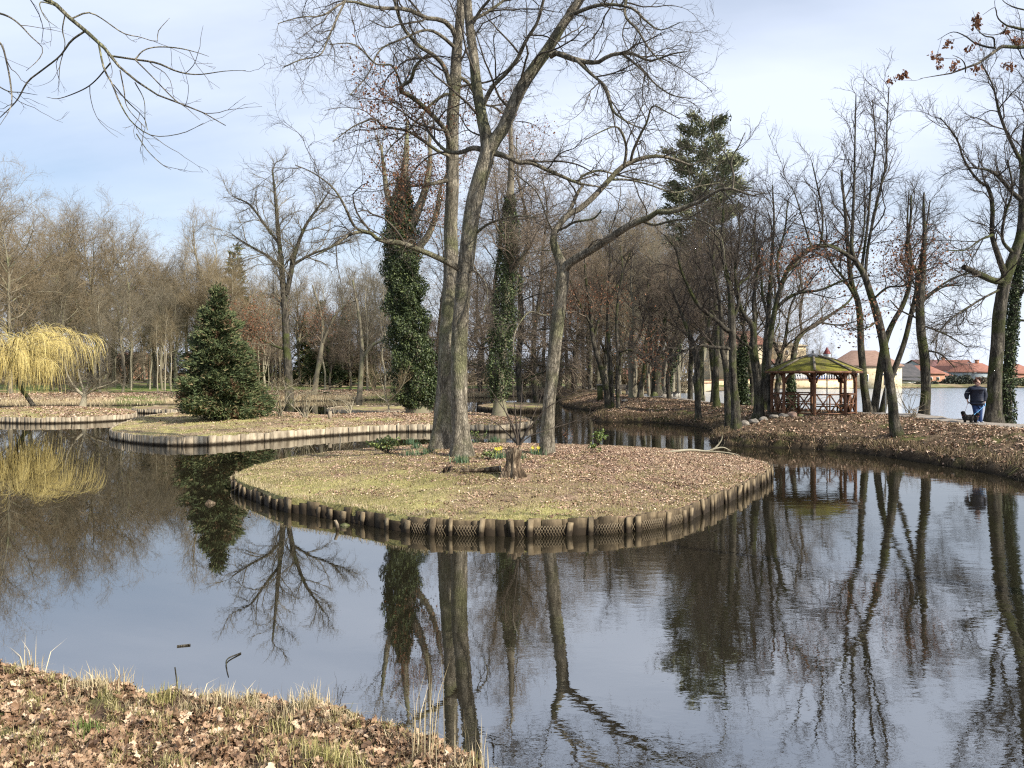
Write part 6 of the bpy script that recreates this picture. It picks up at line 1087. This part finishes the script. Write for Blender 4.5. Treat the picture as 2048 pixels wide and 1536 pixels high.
lay('lawn', [(-24, 100), (-16, 100), (-8, 101), (-3, 102), (-24, 112), (-16, 113), (-8, 112), (-3, 110)], M['lawn'])
lay('lawn', [(52, 148), (80, 152), (104, 158), (130, 162), (52, 166), (80, 168), (104, 172), (130, 176)], M['lawn'])
# ---------------------------------------------------------------- leaves and grass on the ground
def litter(name, lab, X, Y, Z, size, mat, seed, tilt=0.5, lobed=False, up=0.35):
    rg = np.random.default_rng(seed); n = len(X); az = rg.uniform(0, 2 * PI, n); s = size * rg.uniform(0.4, 1.45, n)
    nx, ny = rg.normal(0, tilt, n), rg.normal(0, tilt, n); N_ = np.stack([nx, ny, np.ones(n)], 1); N_ /= np.linalg.norm(N_, axis=1, keepdims=True)
    a = np.stack([np.cos(az), np.sin(az), np.zeros(n)], 1); a -= (a * N_).sum(1, keepdims=True) * N_; a /= np.linalg.norm(a, axis=1, keepdims=True); b = np.cross(N_, a)
    c = np.stack([X, Y, Z], 1) + N_ * (s * up * rg.uniform(0.1, 1, n))[:, None]
    if lobed:
        u = np.array([-.62, -.5, -.38, -.24, -.12, .02, .14, .28, .40, .5]); w_ = np.array([.012, .012, .17, .10, .27, .15, .31, .17, .2, .03]); K = len(u)
        curl = rg.normal(0, .9, n)[:, None]; fold = rg.normal(.25, .45, n)[:, None]; wz = rg.normal(0, .06, (n, K, 3))
        P = np.zeros((n, K, 3, 3)); 
        for j, sg in enumerate((-1, 0, 1)):
            v = sg * w_[None] * rg.uniform(.8, 1.2, (n, 1)); hgt = curl * (u[None] ** 2) * .8 + fold * np.abs(v) + wz[:, :, j] * .8
            P[:, :, j] = c[:, None] + s[:, None, None] * (u[None, :, None] * a[:, None] + v[..., None] * b[:, None] + hgt[..., None] * N_[:, None])
        V = P.reshape(-1, 3); base = np.arange(n)[:, None, None] * K * 3; i = np.arange(K - 1)[None, :, None] * 3; j = np.arange(2)[None, None]; q = base + i + j; Fc = np.stack([q, q + 1, q + 4, q + 3], -1).reshape(-1, 4)
    else:
        s_ = s[:, None]; cu = rg.normal(0, .22, n)[:, None] * s_ * N_
        V = np.stack([c - a * s_ * .5 + cu, c - b * s_ * .32 - cu * .5, c + a * s_ * .5 + cu, c + b * s_ * .32 - cu * .5], 1).reshape(-1, 3); k = np.arange(n) * 4; Fc = np.stack([k, k + 1, k + 2, k + 3], 1)
    o = link(name, mk_mesh(name, V, [Fc], False), mat); tag(o, lab, 'ground cover', kind='stuff'); return o
def blades(name, lab, X, Y, Z, h, w_, mat, seed, lean=0.4, hang=0.0, cat='grass'):
    rg = np.random.default_rng(seed); n = len(X); hh = h * rg.uniform(.45, 1.3, n); az = rg.uniform(0, 2 * PI, n); ln = hh * np.abs(rg.normal(0, lean, n)); dx_, dy_ = np.cos(az) * ln, np.sin(az) * ln
    c = np.stack([X, Y, Z - .01], 1); pa = rg.uniform(0, 2 * PI, n); p = np.stack([np.cos(pa), np.sin(pa), np.zeros(n)], 1) * (w_ * rg.uniform(.6, 1.3, n))[:, None] * .5
    m1 = c + np.stack([dx_ * .3, dy_ * .3, hh * .6], 1); m2 = c + np.stack([dx_, dy_, hh * (1 - np.minimum(.9, (ln / hh) ** 2 * .5)) - hang * hh], 1)
    V = np.stack([c - p, c + p, m1 + p * .8, m1 - p * .8, m2], 1).reshape(-1, 3); k = np.arange(n) * 5
    o = link(name, mk_mesh(name, V, [np.stack([k, k + 1, k + 2, k + 3], 1), np.stack([k + 3, k + 2, k + 4], 1)], False), mat); tag(o, lab, cat, kind='stuff'); return o
M['leafbrown'] = imat('fallen_leaf', [(0.07, 0.04, 0.024), (0.2, 0.118, 0.068), (0.35, 0.225, 0.135), (0.48, 0.335, 0.215), (0.66, 0.52, 0.37)], 0.6, [0, .3, .6, .88, 1], trans=.08, spec=.4)
M['leaffar'] = imat('fallen_leaf_island', [(0.13, 0.07, 0.045), (0.31, 0.19, 0.125), (0.48, 0.33, 0.23), (0.68, 0.53, 0.39)], 0.7, [0, .35, .7, 1])
M['straw'] = imat('dry_grass', [(0.3, 0.24, 0.13), (0.52, 0.43, 0.26), (0.68, 0.58, 0.38)], 0.7, trans=.15)
M['turf'] = imat('turf_blade', [(0.13, 0.125, 0.04), (0.28, 0.26, 0.09), (0.46, 0.40, 0.18), (0.62, 0.53, 0.31)], 0.7, [0, .4, .75, 1], trans=.1)
M['green'] = imat('fresh_blade', [(0.07, 0.11, 0.025), (0.14, 0.19, 0.05), (0.24, 0.29, 0.1)], 0.6, trans=.15)
M['bankgrass'] = imat('bank_blade', [(0.05, 0.038, 0.02), (0.14, 0.10, 0.06), (0.30, 0.22, 0.13), (0.10, 0.11, 0.03)], 0.8, [0, .4, .85, 1])
rg = np.random.default_rng(71)
def on(fn, X, Y): return fn(X, Y)
# near bank
X = rg.uniform(-4.6, 1.2, 60000); Y = rg.uniform(2.2, 5.4, 60000); s_ = sdf(NEAR, X, Y); k = (s_ > -.35) & (np.abs(X) < Y * .78 + .4); X, Y, s_ = X[k], Y[k], s_[k]; Z = h_near(X, Y)
dn = vn(X, Y, 1.1, 61) + .5 * vn(X, Y, .35, 62); k = (dn > -.75); k[32000:] = False
litter('leaf_litter', 'brown lobed oak leaves covering the near bank', X[k], Y[k], Z[k],   .052, M['leafbrown'], 1, .62, True, .3)
X2 = rg.uniform(-4.6, 1.2, 220000); Y2 = rg.uniform(2.2, 5.4, 220000); s2 = sdf(NEAR, X2, Y2); g2_ = vn(X2, Y2, .42, 63) + .5 * vn(X2, Y2, .17, 64); k = (g2_ > .48) & (s2 > -.25) & (np.abs(X2) < Y2 * .78 + .4); 
blades('grass', 'sparse green grass tufts among the leaves of the near bank', X2[k][:15000], Y2[k][:15000], h_near(X2[k], Y2[k])[:15000], .06, .0035, M['turf'], 2, .6)
k = (vn(X2, Y2, .5, 65) + .5 * vn(X2, Y2, .16, 67) > .55) & (s2 > -.28) & (s2 < .16) & (np.abs(X2) < Y2 * .78 + .4); blades('dry_grass', 'straw coloured grass along the crest of the near bank', X2[k], Y2[k], h_near(X2[k], Y2[k]), .07, .003, M['straw'], 3, 1.1)
k = (s2 > -.05) & (np.abs(X2) < Y2 * .78 + .4); k[30000:] = False; blades('dry_grass', 'loose straw lying among the leaves of the near bank', X2[k], Y2[k], h_near(X2[k], Y2[k]) + .01, .065, .0025, M['bankgrass'], 4, 1.4)
# single tufts one can point to
def tuft(lab, px_, py_, n, h, mat, spread, seed, name='grass_tuft', w_=.004, lean=.45):
    d = 1.7 * F / (py_ - HY); x = (px_ - CX) * d / F; rg = np.random.default_rng(seed); z = float(h_near(np.array([x]), np.array([d]))[0]); X, Y = x + rg.normal(0, spread, n), d + rg.normal(0, spread * .7, n)
    o = blades(name, lab, X, Y, h_near(X, Y), h, w_, mat, seed, lean); del o['kind']; o['category'] = 'grass tuft'
for a in [('greenish grass tuft near the crest, below the floating twigs', 325, 1400, 160, .09, M['turf'], .05, 1), ('pale straw tuft on the crest right of the middle of the near bank', 600, 1420, 240, .13, M['straw'], .07, 2), ('pale straw tuft on the crest, left neighbour of the tallest pale one', 455, 1400, 220, .11, M['straw'], .08, 3), ('dark green dome of grass at the bottom edge of the picture', 660, 1530, 420, .12, M['turf'], .06, 4), ('tall thin dead stalks at the right end of the near bank', 855, 1500, 26, .42, M['straw'], .05, 5), ('few reddish stalks at the very tip of the near bank', 935, 1536, 22, .25, M['straw'], .05, 6), ('long white straws on the crest at the left edge', 70, 1335, 26, .2, M['straw'], .05, 7), ('straw tuft at the left, where the crest starts to drop', 205, 1372, 240, .12, M['straw'], .08, 8), ('small green blades in the leaves at the lower left', 180, 1480, 120, .08, M['green'], .04, 9), ('short green blades in the leaves just below the pale straw', 560, 1450, 100, .09, M['turf'], .05, 10)]: tuft(a[0], a[1], a[2], a[3], a[4], a[5], a[6], a[7], w_=.0045 if 'stalk' in a[0] else .004, lean=.18 if 'stalk' in a[0] else .45)
# near island
def isl_cover(I, n_leaf, n_blade, leaf_sz, blade_h, bw, green, seed, lm='leaffar', nm='island'):
    rg = np.random.default_rng(seed); x, y, z, q = I.sample(rg, n_leaf * 2, 0, .995); w_ = vn(x, y, 2.6, seed) + .6 * vn(x, y, .7, seed + 1) + (y - I.c[1]) * .12 + (x - I.c[0]) * .13; k = w_ > -.15 + .5 * rg.normal(size=len(w_))
    litter('leaf_litter', 'fallen brown leaves on the ' + nm, x[k][:n_leaf], y[k][:n_leaf], z[k][:n_leaf], leaf_sz, M[lm], seed + 2, .45, False, .35)
    x, y, z, q = I.sample(rg, n_blade * 2, 0, .998); w_ = vn(x, y, 2.2, seed + 5) + .5 * vn(x, y, .6, seed + 6) - (y - I.c[1]) * .16 - (x - I.c[0]) * .13 + np.where(q > .9, .5, 0); k = w_ > -.1 + (1 - green)
    blades('grass', 'yellow-green winter grass on the ' + nm, x[k][:n_blade], y[k][:n_blade], z[k][:n_blade], blade_h, bw, M['turf'], seed + 7, .7)
    x, y, z, q = I.sample(rg, int(n_blade * 1.2), .5, .998); k = (vn(x, y, 1.3, seed + 9) > -.3) & (q > .55 + .2 * vn(x, y, 2, seed + 8)); blades('dry_grass', 'straw coloured grass towards the rim of the ' + nm, x[k][:n_blade // 2], y[k][:n_blade // 2], z[k][:n_blade // 2], blade_h, bw, M['straw'], seed + 10, .8)
isl_cover(I1, 70000, 120000, .052, .05, .006, 1.0, 300, nm='near island')
isl_cover(I2, 26000, 26000, .09, .06, .012, .8, 320, nm='island with the fir')
isl_cover(I3, 7000, 9000, .12, .06, .02, .8, 340, nm='willow island')
# peninsula
X = rg.uniform(2, 40, 400000); Y = rg.uniform(17, 72, 400000); s_ = sdf(PEN, X, Y); w_ = vn(X, Y, 2.2, 81) + .6 * vn(X, Y, .6, 82); inv = (np.abs(X) < Y * .72 + 1)
pth = np.full(len(X), 9.0)
for a in range(0, 240, 2): pth = np.minimum(pth, np.hypot(X - cp[a, 0], Y - cp[a, 1]))
k = (s_ > .1) & inv & (w_ > -.3) & (pth > 1.15); k2 = np.where(k)[0][:60000]; litter('leaf_litter', 'fallen leaves scattered over the right bank', X[k2], Y[k2], h_pen(X[k2], Y[k2]), .095, M['leaffar'], 5, .5, False, .35)
k = (s_ > .02) & inv & (vn(X, Y, 1.4, 83) + .5 * vn(X, Y, .4, 84) > -.15) & (pth > 1.1); k2 = np.where(k)[0][:85000]; blades('grass', 'matted brown and olive grass on the right bank', X[k2], Y[k2], h_pen(X[k2], Y[k2]), .12, .014, M['bankgrass'], 6, .9)
X = np.concatenate([X, rg.uniform(2, 30, 300000)]); Y = np.concatenate([Y, rg.uniform(17, 60, 300000)]); s_ = sdf(PEN, X, Y); inv = (np.abs(X) < Y * .72 + 1)
k = (s_ > .05) & (s_ < .9) & inv & (vn(X, Y, 1.0, 85) > -.35); k2 = np.where(k)[0][:60000]; blades('bank_grass', 'dead grass hanging over the edge of the right bank', X[k2], Y[k2], h_pen(X[k2], Y[k2]), .26, .016, M['bankgrass'], 7, 1.0, .25)
# far bank fringe
X = rg.uniform(-75, 10, 260000); Y = rg.uniform(60, 104, 260000); s_ = sdf(FAR, X, Y); k = (s_ > -.1) & (s_ < 1.6) & (np.abs(X) < Y * .72 + 1); blades('bank_grass', 'dry reed-brown grass fringe along the far bank', X[k], Y[k], h_far(X[k], Y[k]), .32, .03, M['straw'], 8, .6)
k = (s_ > 1.5) & (s_ < 14); k2 = np.where(k)[0][:30000]; litter('leaf_litter', 'fallen leaves on the far bank', X[k2], Y[k2], h_far(X[k2], Y[k2]), .16, M['leaffar'], 9, .4, False, .3)
# ---------------------------------------------------------------- plants on the near island
M['daff'] = imat('daffodil_leaf', [(0.04, 0.085, 0.04), (0.085, 0.15, 0.075), (0.17, 0.24, 0.13)], 0.5); M['yellow'] = imat('daffodil_flower', [(0.7, 0.55, 0.02), (0.8, 0.7, 0.08)], 0.6); M['laurel'] = imat('shrub_leaf', [(0.05, 0.09, 0.02), (0.12, 0.18, 0.04), (0.26, 0.3, 0.09), (0.2, 0.1, 0.05)], 0.45, [0, .45, .88, 1], spec=.5)
def isl_pt(px_, py_, I=I1):
    z = .55
    for _ in range(6): x, d = gpt(px_, py_, z); z = iz(I, x, d)
    return x, d, z
def daffodil(lab, px_, py_, n, h, flowers, seed, sp=.11):
    x, d, z = isl_pt(px_, py_); rg = np.random.default_rng(seed); r = thing('daffodil_clump', lab, 'plant', (x, d, z), 'daffodil clumps on the near island'); X, Y = x + rg.normal(0, sp, n), d + rg.normal(0, sp, n)
    o = blades('leaves', '', X, Y, np.full(n, z), h, .016, M['daff'], seed, .4); del o['kind'], o['category']; o.parent = r; o.location = (-x, -d, -z)
    if 'label' in o: del o['label']
    if flowers:
        for f in range(flowers):
            m = MB(); cx_, cy_, cz_ = x + rg.normal(0, sp), d - .05 + rg.normal(0, sp), z + h * rg.uniform(.85, 1.15)
            m.tube([(cx_, cy_, z), (cx_, cy_, cz_)], [.004, .004], 4); t = np.linspace(0, 2 * PI, 7)[:-1]
            for q_ in t: m.add([(cx_, cy_, cz_), (cx_ + .045 * math.cos(q_ - .3), cy_ - .01, cz_ + .045 * math.sin(q_ - .3)), (cx_ + .055 * math.cos(q_), cy_ - .02, cz_ + .055 * math.sin(q_)), (cx_ + .045 * math.cos(q_ + .3), cy_ - .01, cz_ + .045 * math.sin(q_ + .3))], [[0, 1, 2, 3]])
            m.obj('flower', M['yellow'], r)
for a in [('narrow green clump behind the olive shrub', 822, 887, 60, .24, 0, 1), ('bright green clump between olive shrub and thick trunk, the left one', 832, 897, 90, .24, 0, 2), ('largest blue-green clump left of the forked tree', 854, 909, 130, .22, 0, 3), ('small green clump below the two larger ones left of the trunks', 818, 911, 60, .2, 0, 4), ('dark green clump at the foot of the greenish trunk', 873, 892, 90, .22, 0, 5), ('low wide green clump in front of the forked tree', 922, 925, 130, .2, 0, 6), ('green clump right behind the forked tree, nearer the water', 990, 884, 100, .24, 0, 7), ('green clump with a few yellow flowers beside the stump', 999, 916, 120, .26, 4, 8), ('blue-green clump left of the leaning tree', 1073, 911, 100, .22, 2, 9), ('small green sprout directly right of the stump', 1045, 918, 40, .2, 0, 10), ('small green clump right of the forked tree base', 951, 886, 50, .2, 0, 11)]: daffodil(*a)
def shrub(lab, px_, py_, w_, h_, n, seed, size=.07, mat='laurel', st=9, name='evergreen_shrub'):
    x, d, z = isl_pt(px_, py_); rg = np.random.default_rng(seed); r = thing(name, lab, 'shrub', (x, d, z)); S_ = [[(x + rg.normal(0, .04), d + rg.normal(0, .04), z - .03, .012), (x + rg.normal(0, w_ * .25), d + rg.normal(0, w_ * .2), z + h_ * .5, .009), (x + rg.normal(0, w_ * .42), d + rg.normal(0, w_ * .3), z + h_ * rg.uniform(.55, 1), .005)] for _ in range(st)]
    P, R = stem_arr(S_, 8); g = grow(rg, P, R, 7, h_ * .4, .7, .2, .12, .04, .01, .003, 4, .3); crown_mesh([(P, R, 5), (*g, 3)]).obj('stems', M['alder_twig'], r)
    pts = g[0][:, 1:].reshape(-1, 3); pts = pts[rg.integers(0, len(pts), n)]; V, T_ = leaf_quads(rg, pts, size, 1, .02, -.1); m = MB(); m.add(V, T_); m.obj('foliage', M[mat], r)
shrub('broad olive green shrub left of the daffodils on the near island', 775, 908, .75, .48, 900, 1, .075, st=16); shrub('leafy green shrub at the back of the near island, right of the leaning tree', 1195, 893, .42, .55, 330, 2, .085); shrub('low green sprig left in front of the leafy green shrub', 1184, 906, .25, .25, 120, 3, .07, st=5); shrub('thin leafy shrub between the forked tree and the water, beside a green clump', 958, 886, .5, .45, 160, 4, .06)
shrub('sparse brownish shrub just behind and right of the leaning tree', 1134, 886, .4, .5, 60, 5, .05, 'rust_leaf'); shrub('low olive plant with yellow blossom left of the stump', 978, 920, .3, .25, 260, 6, .05, st=8)
# stump with dead stems
x, d, z = isl_pt(1022, 945); r = thing('tree_stump', 'gnarled grooved stump with dead stems fanning out of its top, front of the near island', 'stump', (x, d, z)); M['stump'] = bark('stump_wood', (0.03, 0.018, 0.01), (0.16, 0.115, 0.075), (0.36, 0.29, 0.2), None, scale=7, bd=.04, ridge=5)
th = np.linspace(0, 2 * PI, 49)[:-1]; rows = []
for k in range(15):
    t = k / 14; zz_ = z - .08 + .74 * t; rad = .15 + .17 * (1 - t) ** 2.2 + .02 * math.sin(t * 9); g = 1 + .16 * (1.15 - t) * np.sin(5 * th + 1.2 + t * 1.5) + .10 * (1.1 - t) * np.sin(9 * th + t * 3) + .05 * np.sin(17 * th + 4 * t); top = .06 * np.sin(3 * th) * (t > .95)
    rows.append(np.stack([x + .07 * t + rad * g * np.cos(th), d + rad * g * np.sin(th), zz_ + top], 1))
V = np.vstack(rows + [[(x + .07, d, z + .6)]]); i = np.arange(14)[:, None] * 48; k = np.arange(48)[None]; Q = np.stack([i + k, i + (k + 1) % 48, i + 48 + (k + 1) % 48, i + 48 + k], -1).reshape(-1, 4); k = np.arange(48); m = MB(); m.add(V, Q, np.stack([14 * 48 + k, 14 * 48 + (k + 1) % 48, np.full(48, len(V) - 1)], 1)); m.obj('stump', M['stump'], r, True)
sp = [[(1035, 890, 9), (1030, 865, 6), (1018, 835, 4), (995, 800, 3), (975, 770, 1)], [(1037, 890, 8), (1033, 850, 6), (1028, 800, 3), (1022, 740, 1)], [(1038, 890, 9), (1040, 850, 6), (1042, 810, 4), (1046, 760, 2)], [(1040, 890, 10), (1052, 865, 7), (1072, 840, 5), (1095, 815, 4), (1130, 795, 2), (1160, 775, 1)], [(1034, 888, 6), (1010, 862, 4), (990, 845, 3), (965, 838, 1)], [(1041, 888, 6), (1060, 872, 4), (1100, 858, 3), (1150, 842, 2), (1190, 822, 1)], [(1036, 885, 5), (1022, 850, 4), (1008, 815, 3), (1000, 780, 1)], [(1055, 862, 4), (1065, 835, 3), (1080, 800, 2), (1085, 775, 1)]]
SP = [px_stem(s_, d + .05, d + rg.uniform(-.6, .8), .55) for s_ in sp]; P, R = stem_arr(SP, 14); g = grow(rg, P, R, 4.5, .35, .7, .25, .13, .02, .008, .0035, 5, .25); g2 = grow(rg, *g, 5, .15, .7, .25, .13, 0, .008, .003, 3, .2); crown_mesh([(P, R, 6), (*g, 4), (*g2, 3)]).obj('dead_stem', M['alder_twig'], r, True)
x, d, z = isl_pt(985, 945); r = thing('fallen_log', 'short sawn branch lying against the left foot of the stump', 'log', (x, d, z)); m = MB(); m.tube([(x - .75, d + .1, z + .03), (x - .3, d, z + .07), (x + .18, d - .05, z + .11)], [.02, .05, .075], 10); m.obj('log', M['stump'], r, True); m = MB(); m.tube([(x + .17, d - .05, z + .109), (x + .2, d - .053, z + .113)], [.075, .074], 14); m.obj('bark_ring', M['stone'], r)
x, d, z = isl_pt(912, 942); r = thing('rotten_stump', 'low rotten stump remains with jagged brown pieces in front of the forked tree', 'stump', (x, d, z))
for k in range(9): m = MB(); a = rg.uniform(-.32, .32); m.box((x + a, d + rg.uniform(-.12, .12), z + .02), (rg.uniform(.08, .18), rg.uniform(.05, .1), rg.uniform(.1, .26)), rg.uniform(0, 3), rg.normal(0, .4), rg.normal(0, .4), .5); m.obj('splinter', M['stump'], r)
def stick(name, lab, pts, rad, mat, cat):
    m = MB(); m.tube(cr([(*p, rad) for p in pts], 12)[:, :3] if len(pts) > 2 else pts, np.linspace(rad, rad * .5, 12) if len(pts) > 2 else [rad, rad * .8], 6); o = m.obj(name, mat, None, True); tag(o, lab, cat)
x, d, z = isl_pt(679, 896); stick('stake', 'thin forked stake on the left back rim of the near island', [(x, d, z - .1), (x + .03, d, z + .3), (x, d, z + .5)], .03, M['plankpale'], 'stake')
x, d, z = isl_pt(660, 846, I2); m = MB(); m.box((x, d, z + .15), (.16, .16, .5)); o = m.obj('wooden_post', M['plankpale']); tag(o, 'short square pale post standing in front of the forked sapling', 'post')
x, d = wl(674, 1060); stick('broken_stake', 'broken pale stake poking out of the water at the front left of the near island', [(x, d, -.3), (x + .01, d, .05), (x - .03, d - .02, .19)], .055, M['plankpale'], 'stake'); x, d = wl(690, 1052); rock('floating_clod', 'small dark lump just breaking the surface beside the broken stake', x, d, .01, .1, .07, .06, M['stonemoss'], 71, 'clod')
x, d = wl(420, 1008); rock('floating_wood', 'small pale knob of driftwood floating over the fir\'s reflection', x, d, .02, .13, .08, .09, M['stump'], 72, 'driftwood')
x, d = wl(365, 1294); stick('floating_twig', 'tiny dark twig floating alone on the calm water', [(x - .06, d, .008), (x + .07, d + .04, .012)], .012, M['alder'], 'twig')
x, d = wl(450, 1345); stick('floating_twig', 'thin zigzag twig lying on the calm water above the near bank', [(x - .02, d + .5, .01), (x - .09, d + .3, .02), (x - .0, d + .05, .015), (x + .08, d - .12, .01)], .008, M['alder'], 'twig')
x, d = wl(352, 1400); stick('dead_twig', 'short black upright twig rising from the water at the near bank', [(x, d, -.2), (x + .01, d, .12), (x - .01, d, .3)], .012, M['alder'], 'twig'); x, d = wl(322, 1405); stick('dead_twig', 'very short dark twig left of the black upright one', [(x, d, -.2), (x + .01, d, .06), (x, d, .14)], .009, M['alder'], 'twig')
x, d, z = isl_pt(1420, 906); r = thing('fallen_branch', 'pale dead branch with curling twigs on the back right rim of the near island', 'branch', (x, d, z)); st_ = [px_stem([(1330, 905, 5), (1380, 900, 5), (1420, 902, 4), (1440, 885, 3), (1446, 870, 1)], d, d + .3), px_stem([(1400, 902, 4), (1450, 905, 3), (1480, 912, 2), (1475, 925, 1)], d, d - .4), px_stem([(1420, 900, 3), (1445, 895, 3), (1462, 902, 1)], d, d)]; P, R = stem_arr(st_, 14); g = grow(rg, P, R, 4, .3, .7, .3, .2, .03, .01, .004, 5, .2); crown_mesh([(P, R, 6), (*g, 3)]).obj('twigs', M['pale_bark'], r, True)
# duck resting on the second island
x, d, z = isl_pt(793, 840, I2); r = thing('duck', 'small brown duck resting on the second island left of the trunks', 'duck', (x, d, z)); skin('body', [[(0, 0, .10, .09, .085), (-.1, 0, .11, .075), (-.17, 0, .17, .035), (-.185, 0, .24, .042), (-.23, 0, .235, .018), (-.26, 0, .23, .014)], [(0, 0, .10, .09, .085), (.12, 0, .11, .06), (.22, 0, .14, .015)]], nmat('duck_feather', [(0.09, 0.06, 0.04), (0.26, 0.2, 0.14)], 30, .8, 0), r, (x, d, z))
# brush beside the path and beneath the gazebo
def bank_shrub(lab, px_, d, h_, n, seed, spread=.5, mat='twig_grey'):
    x = (px_ - CX) * d / F; z = gz(x, d); rg = np.random.default_rng(seed); st = [[(x + rg.normal(0, .08), d + rg.normal(0, .08), z - .05, .012), (x + rg.normal(0, spread * .5), d + rg.normal(0, spread * .4), z + h_ * .5, .009), (x + rg.normal(0, spread), d + rg.normal(0, spread * .8), z + h_ * rg.uniform(.6, 1), .005)] for _ in range(n)]
    P, R = stem_arr(st, 8); g = grow(rg, P, R, 2.5, h_ * .35, .6, .2, .12, .05, .01, .0045, 4, .2); r = thing('bare_shrub', lab, 'shrub', (x, d, z)); crown_mesh([(P, R, 4)]).obj('stems', M[mat], r); crown_mesh([(*g, 3)]).obj('twigs', M[mat], r)
bank_shrub('thin leafless bush on the lakeside verge between leaning tree and upright tree', 1818, 36, 1.5, 12, 1, .7); bank_shrub('small dry bush at the foot of the thin leafless one, nearer the viewer', 1826, 33.5, .5, 16, 2, .3, 'twig_brown'); bank_shrub('leafless bush behind the gazebo railing', 1612, 42, 1.3, 10, 3, .8)

x, y, z, q = I1.sample(rg, 60000, .955, 1.0); k = (x < -1.5) & (y < 20) & (vn(x, y, .8, 411) > -.5); blades('dry_grass', 'straw grass hanging over the left front edge of the near island', x[k], y[k], z[k], .16, .007, M['straw'], 412, 1.1, .35)
x, y, z, q = I1.sample(rg, 60000, .955, 1.0); k = (x > -1.5) & (y < 20) & (vn(x, y, .5, 413) > .45); blades('dry_grass', 'few grass wisps along the right front edge of the near island', x[k], y[k], z[k], .12, .006, M['turf'], 414, .9, .1)
